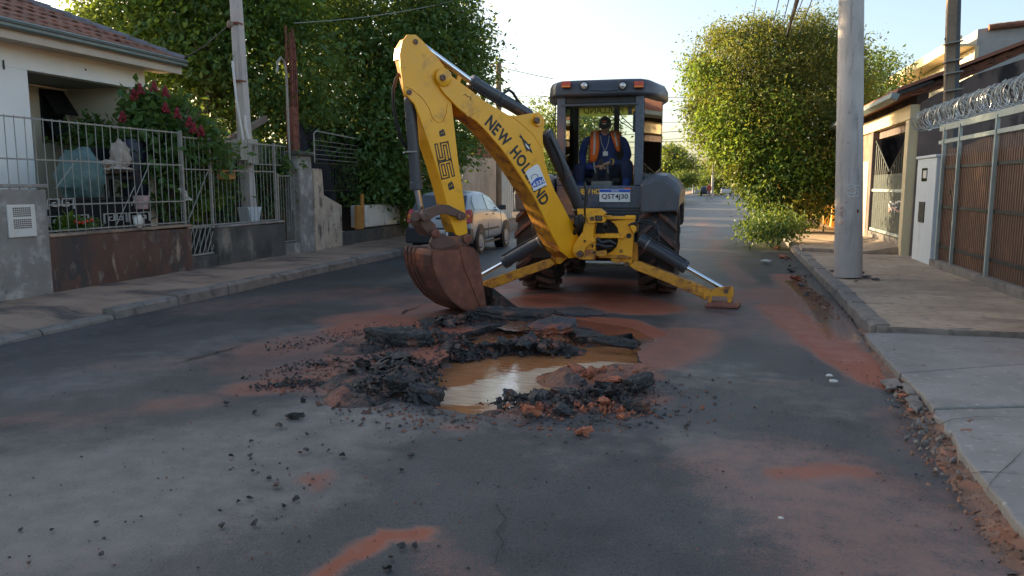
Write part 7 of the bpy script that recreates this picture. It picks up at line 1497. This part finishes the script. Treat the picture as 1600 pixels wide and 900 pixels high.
heap([(800,628),(840,632),(880,625),(920,622),(960,620)], 34, .035, .075, 'broken lump in the pile on the near right rim of the pit', 'pile on the near right rim', .05, ROCKS, .15)
heap([(905,590),(940,595),(960,605)], 18, .04, .075, 'reddish clay lump in the pile on the right rim of the pit', 'clay on the right rim', .06, CL, .18, 'clay_lump', 'clay lump')
heap([(690,530),(660,525),(700,545)], 10, .05, .08, 'reddish clay lump by the left rear rim of the pit', 'clay by the left rear rim', .05, CL, .18, 'clay_lump', 'clay lump')
# crumbled spoil between the lumps, too small to pick apart
LOWR = []
for k in range(5):
    bm = bmesh.new(); q = random.Random(k); 
    for _ in range(9): bm.verts.new(Vector((q.gauss(0, 1), q.gauss(0, 1), q.gauss(0, 1)*.7)).normalized() * q.uniform(.7, 1.1))
    r_ = bmesh.ops.convex_hull(bm, input=bm.verts); bm.verts.ensure_lookup_table(); vi = {v: i for i, v in enumerate(bm.verts)}; LOWR.append(([v.co.copy() for v in bm.verts], [tuple(vi[v] for v in f.verts) for f in bm.faces])); bm.free()
def spoil(pts, n, s0, s1, h, wid, m, seed, zoff=0):
    g_ = random.Random(seed); q = [Vector((*p, 0)) for p in PP(pts)]; mb = MB()
    for _ in range(n):
        i = g_.randrange(len(q) - 1); c = q[i].lerp(q[i+1], g_.random()); u, v_ = g_.gauss(0, .5)*wid, g_.gauss(0, .5)*wid; s_ = s0 + (s1 - s0)*g_.random()**2.2
        z = s_*.3 + h*max(0, 1 - math.hypot(u, v_)/wid)*g_.uniform(.3, 1) + zoff; vs, fs = LOWR[g_.randrange(5)]; rm = rotm(g_.uniform(0, 6), g_.uniform(0, 6), g_.uniform(0, 6)); sx, sy = g_.uniform(.8, 1.4), g_.uniform(.6, 1)
        mb.add([Vector((c.x + u, c.y + v_, z)) + (rm @ Vector((p.x*sx, p.y, p.z*sy)))*s_ for p in vs], fs)
    mb.build('crumbled_spoil', m, kind='stuff', recalc=False)
spoil([(565,548),(640,532),(695,532)], 420, .008, .035, .09, .26, M['asphalt_lump'], 1); spoil([(555,625),(590,590),(635,570),(630,610),(570,628)], 620, .008, .036, .10, .24, M['asphalt_lump'], 2)
spoil([(790,632),(880,628),(990,615)], 560, .008, .034, .07, .19, M['asphalt_lump'], 3); spoil([(800,640),(900,640),(985,640)], 160, .008, .03, .03, .16, M['clay'], 4); spoil([(900,592),(945,592),(975,588)], 260, .007, .03, .09, .2, M['clay'], 5)
spoil([(712,548),(760,538),(820,533),(890,537)], 420, .015, .05, .12, .12, M['asphalt_lump'], 6, -.1); spoil([(720,540),(800,530),(880,528)], 160, .012, .04, .08, .12, M['clay'], 7, -.06); spoil([(680,508),(740,502),(760,500)], 260, .01, .034, .07, .22, M['asphalt_lump'], 8)
spoil([(676,560),(668,590),(662,615)], 160, .01, .035, .06, .1, M['asphalt_lump'], 9, -.04); spoil([(400,590),(470,575),(540,560)], 60, .008, .024, .015, .2, M['asphalt_lump'], 10); spoil([(405,606),(470,600),(530,606)], 110, .008, .03, .02, .1, M['asphalt_lump'], 11); spoil([(430,545),(500,535),(560,525)], 60, .008, .022, .012, .14, M['asphalt_lump'], 12)
spoil([(1395,598),(1430,650),(1480,735),(1540,820),(1590,885)], 420, .004, .02, .02, .13, M['dirt'], 13, .02); spoil([(1410,605),(1450,680),(1500,750)], 130, .006, .03, .02, .13, M['kerb'], 14, .015); spoil([(1225,400),(1262,450),(1310,500)], 160, .006, .035, .01, .12, M['dirt'], 15, .0)
# large pieces told apart one by one
def big(px, py, me, w_px, flatz, rot, label, name, cat, z=.05, asp=.7):
    p = gz(px, py, z); d = (p - CP).length; r_ = w_px*.5*d/F; put(name, me, p, (r_, r_*asp, flatz), rot, label, cat)
big(832,640,CL[0],38,.07,(.1,.3,.9),'largest orange red clay lump at the front of the near right rim','clay_lump','clay lump',.05,.9)
big(975,652,CL[1],24,.05,(.2,.1,.4),'orange topped dark clay lump lying right of the pile','clay_lump','clay lump',.04)
big(912,672,CL[2],32,.045,(.1,-.1,.2),'red and black lump lying alone nearest in front of the pile','clay_lump','clay lump',.03)
big(925,583,CL[3],32,.07,(.2,.2,.8),'rounded red clay lump at the water edge on the right rim','clay_lump','clay lump',.06)
big(945,627,CL[1],30,.05,(.1,.2,1.8),'pinkish clay lump in the middle of the near right pile','clay_lump','clay lump',.05)
big(908,598,ROCKS[1],24,.05,(.2,.2,.3),'dark rounded asphalt lump jutting over the water on the right','asphalt_lump','asphalt lump',.05)
big(995,640,SLABS[0],44,.7,(.1,.05,.3),'flat dark asphalt slab right of the near pile','asphalt_slab','asphalt slab',.01,.5)
big(1000,605,SLABS[1],52,.9,(-.06,-.22,.5),'tilted grey asphalt slab at the right end of the pit','asphalt_slab','asphalt slab',.03,.75)
big(865,515,SLR[0],78,.9,(.25,-.12,.3),'red topped asphalt slab tilting on the far bank of the pit','asphalt_slab','asphalt slab',.03,.8)
big(800,497,SLABS[2],120,1.1,(.1,.08,.2),'long dark asphalt sheet lying just right of the bucket tip','asphalt_slab','asphalt slab',.02,.35)
big(905,492,SLR[1],90,.5,(.02,.03,.1),'broad cracked asphalt plate lying in the red mud','asphalt_slab','asphalt slab',.0,.55)
big(856,545,SLABS[3],46,1.2,(1.15,.1,.1),'upright grey asphalt block on the far bank of the water','asphalt_slab','asphalt slab',-.06,.7)
big(618,602,SLABS[4],44,.8,(.5,.1,.2),'pale faced asphalt slab propped in the left heap','asphalt_slab','asphalt slab',.09,.7)
big(665,622,SLABS[5],60,.9,(.12,.2,.4),'wet shining asphalt slab on the left rim at the water','asphalt_slab','asphalt slab',.02,.6)
big(625,535,SLABS[0],110,1.3,(.1,.06,.25),'long thick asphalt slab in the heap behind the left rim','asphalt_slab','asphalt slab',.03,.45)
big(588,582,ROCKS[4],44,.06,(0,.2,.4),'largest rounded asphalt lump at the left end of the left heap','asphalt_lump','asphalt lump',.05)
big(500,568,ROCKS[5],26,.03,(0,.1,.2),'flat asphalt lump out on the red stained road left of the heap','asphalt_lump','asphalt lump',.02)
big(955,540,SLABS[2],80,.9,(-.35,.1,-.05),'curled black asphalt edge on the right rear rim of the pit','asphalt_slab','asphalt slab',-.03,.3)
big(878,640,ROCKS[3],46,.06,(.1,.3,.4),'wedge of asphalt between the clay lumps on the near rim','asphalt_lump','asphalt lump',.04)
# asphalt slab caught in the bucket mouth
p0, p1 = A(748, 448, .0), A(799, 480, .0)
sb_ = MB(); sb_.loft([[p0 + nA*a + Vector((0,0,b)) for a, b in ((-.3,-.08),(.3,-.1),(.32,.02),(-.3,.05))], [p0.lerp(p1, .5) + nA*a + Vector((0,0,b)) for a, b in ((-.3,-.09),(.27,-.1),(.28,.0),(-.28,.03))], [p1 + nA*a + Vector((0,0,b)) for a, b in ((-.2,-.04),(.22,-.06),(.2,.0),(-.22,.02))]])
o = sb_.build('asphalt_slab', M['asphalt_lump'], base=tuple(p0), bevel=.01); top(o, 'black asphalt slab sticking out of the mouth of the digging bucket', 'asphalt slab')
sb_ = MB(); sb_.loft([[p0 + nA*a + Vector((.02,0,b - .12)) for a, b in ((-.3,-.1),(.3,-.12),(.32,.02),(-.3,.03))], [p1.lerp(p0, .2) + nA*a + Vector((0,0,b - .1)) for a, b in ((-.2,-.04),(.2,-.05),(.2,.0),(-.2,.02))]])
o = sb_.build('asphalt_slab', M['asphalt_lump'], base=tuple(p0), bevel=.01); top(o, 'lower black asphalt slab under the one in the bucket mouth', 'asphalt slab')
# loose grit: nobody could count it
def grit(name, spots, n, s0, s1, m, seed):
    g_ = random.Random(seed); mb = MB()
    t = [Vector(q) for q in ((1,0,0),(-.5,.86,0),(-.5,-.86,0),(0,0,.62))]
    q = [[Vector((*p, 0)) for p in PP(pts)] for pts, w_, k in spots]; tot = sum(k for *_, k in spots)
    for (pts, w_, k), qq in zip(spots, q):
        for _ in range(int(n*k/tot)):
            i = g_.randrange(len(qq) - 1) if len(qq) > 1 else 0; c = qq[i].lerp(qq[min(i+1, len(qq)-1)], g_.random()); x, y = c.x + g_.gauss(0, w_), c.y + g_.gauss(0, w_)
            if inside(PIT, x, y) and g_.random() < .9: continue
            s_ = s0 + (s1 - s0)*g_.random()**3.2; a = g_.uniform(0, 6.28); ca, sa = math.cos(a), math.sin(a)
            v = [Vector((s_*(p.x*ca - p.y*sa)*g_.uniform(.7, 1.2), s_*(p.x*sa + p.y*ca)*g_.uniform(.7, 1.2), s_*p.z)) for p in t]
            mb.add([(x + p.x, y + p.y, .004 + rz(x, y) + p.z) for p in v], [(0,1,3),(1,2,3),(2,0,3)])
    mb.build(name, m, kind='stuff', recalc=False)
grit('asphalt_grit', [([(440,545),(520,525),(600,510)], .16, 1.6), ([(430,585),(520,570),(560,580)], .16, 1.6), ([(430,605),(520,598)], .12, 1.6), ([(560,640),(680,655),(760,660)], .16, 1.6), ([(800,655),(920,650),(1010,635)], .2, 2.6), ([(1000,600),(1060,640)], .25, 1), ([(620,600),(650,560),(600,540)], .3, 4), ([(760,530),(860,520)], .15, 1.5), ([(680,510),(740,505)], .25, 1.4)], 4800, .004, .024, M['grit'], 3)
grit('loose_grit', [([(200,700),(500,680),(700,720),(950,700)], 1.1, 2), ([(1320,560),(1420,680),(1560,860)], .15, 1.2), ([(1240,440),(1290,500)], .14, .5), ([(300,850),(900,800)], .6, 1)], 1500, .003, .011, M['grit'], 4)
# gutter rubble, litter and leaves on the right
for k, (px, py, s_) in enumerate(((1222,402,20),(1236,424,16),(1244,436,22),(1252,447,15),(1215,388,14),(1260,462,12),(1418,600,16),(1405,608,13),(1412,622,20),(1400,640,16),(1422,645,13))):
    p = gz(px, py, .02); r_ = s_*.5*(p - CP).length/F; put('kerb_rubble', ROCKS[(k*3) % 7] if k % 2 else CL[k % 4], p + Vector((0,0,.02)), (r_, r_*.8, r_*.45), (rr.uniform(-.3,.3), rr.uniform(-.3,.3), rr.uniform(0,6)), 'small broken kerb piece in the dirty gutter beside the right pavement', 'rubble', 'broken pieces in the right gutter')
for k, (px, py, s_) in enumerate(((1345,426,12),(1352,433,16),(1300,424,10),(1368,437,12),(1338,440,8))):
    p = gz(px, py, .13); r_ = s_*.5*(p - CP).length/F; put('pole_rubble', ROCKS[k % 7], p + Vector((0,0,.01)), (r_*1.3, r_, r_*.35), (rr.uniform(-.2,.2), 0, rr.uniform(0,6)), 'dark broken piece lying at the foot of the stout street pole', 'rubble', 'broken pieces at the pole foot')
for px, py, w_, lb in ((1212,371,24,'larger white plastic litter under the kerb shrub'), (1238,368,26,'white paper litter right of the kerb shrub'), (1302,597,12,'curled pale leaf on the asphalt by the right gutter'), (1296,588,10,'small white paper scrap on the asphalt by the right gutter'), (1197,411,16,'crushed pale litter on the road near the kerb shrub'), (1220,810,8,'tiny pale scrap on the red stained asphalt at the lower right')):
    p = gz(px, py, .02); r_ = w_*.5*(p - CP).length/F; o = blob(p + Vector((0, 0, r_*.3)), (r_, r_*.6, r_*.35), px, .4, 10, 8).build('litter', M['paper'], base=tuple(p), smooth=False); top(o, lb, 'litter')
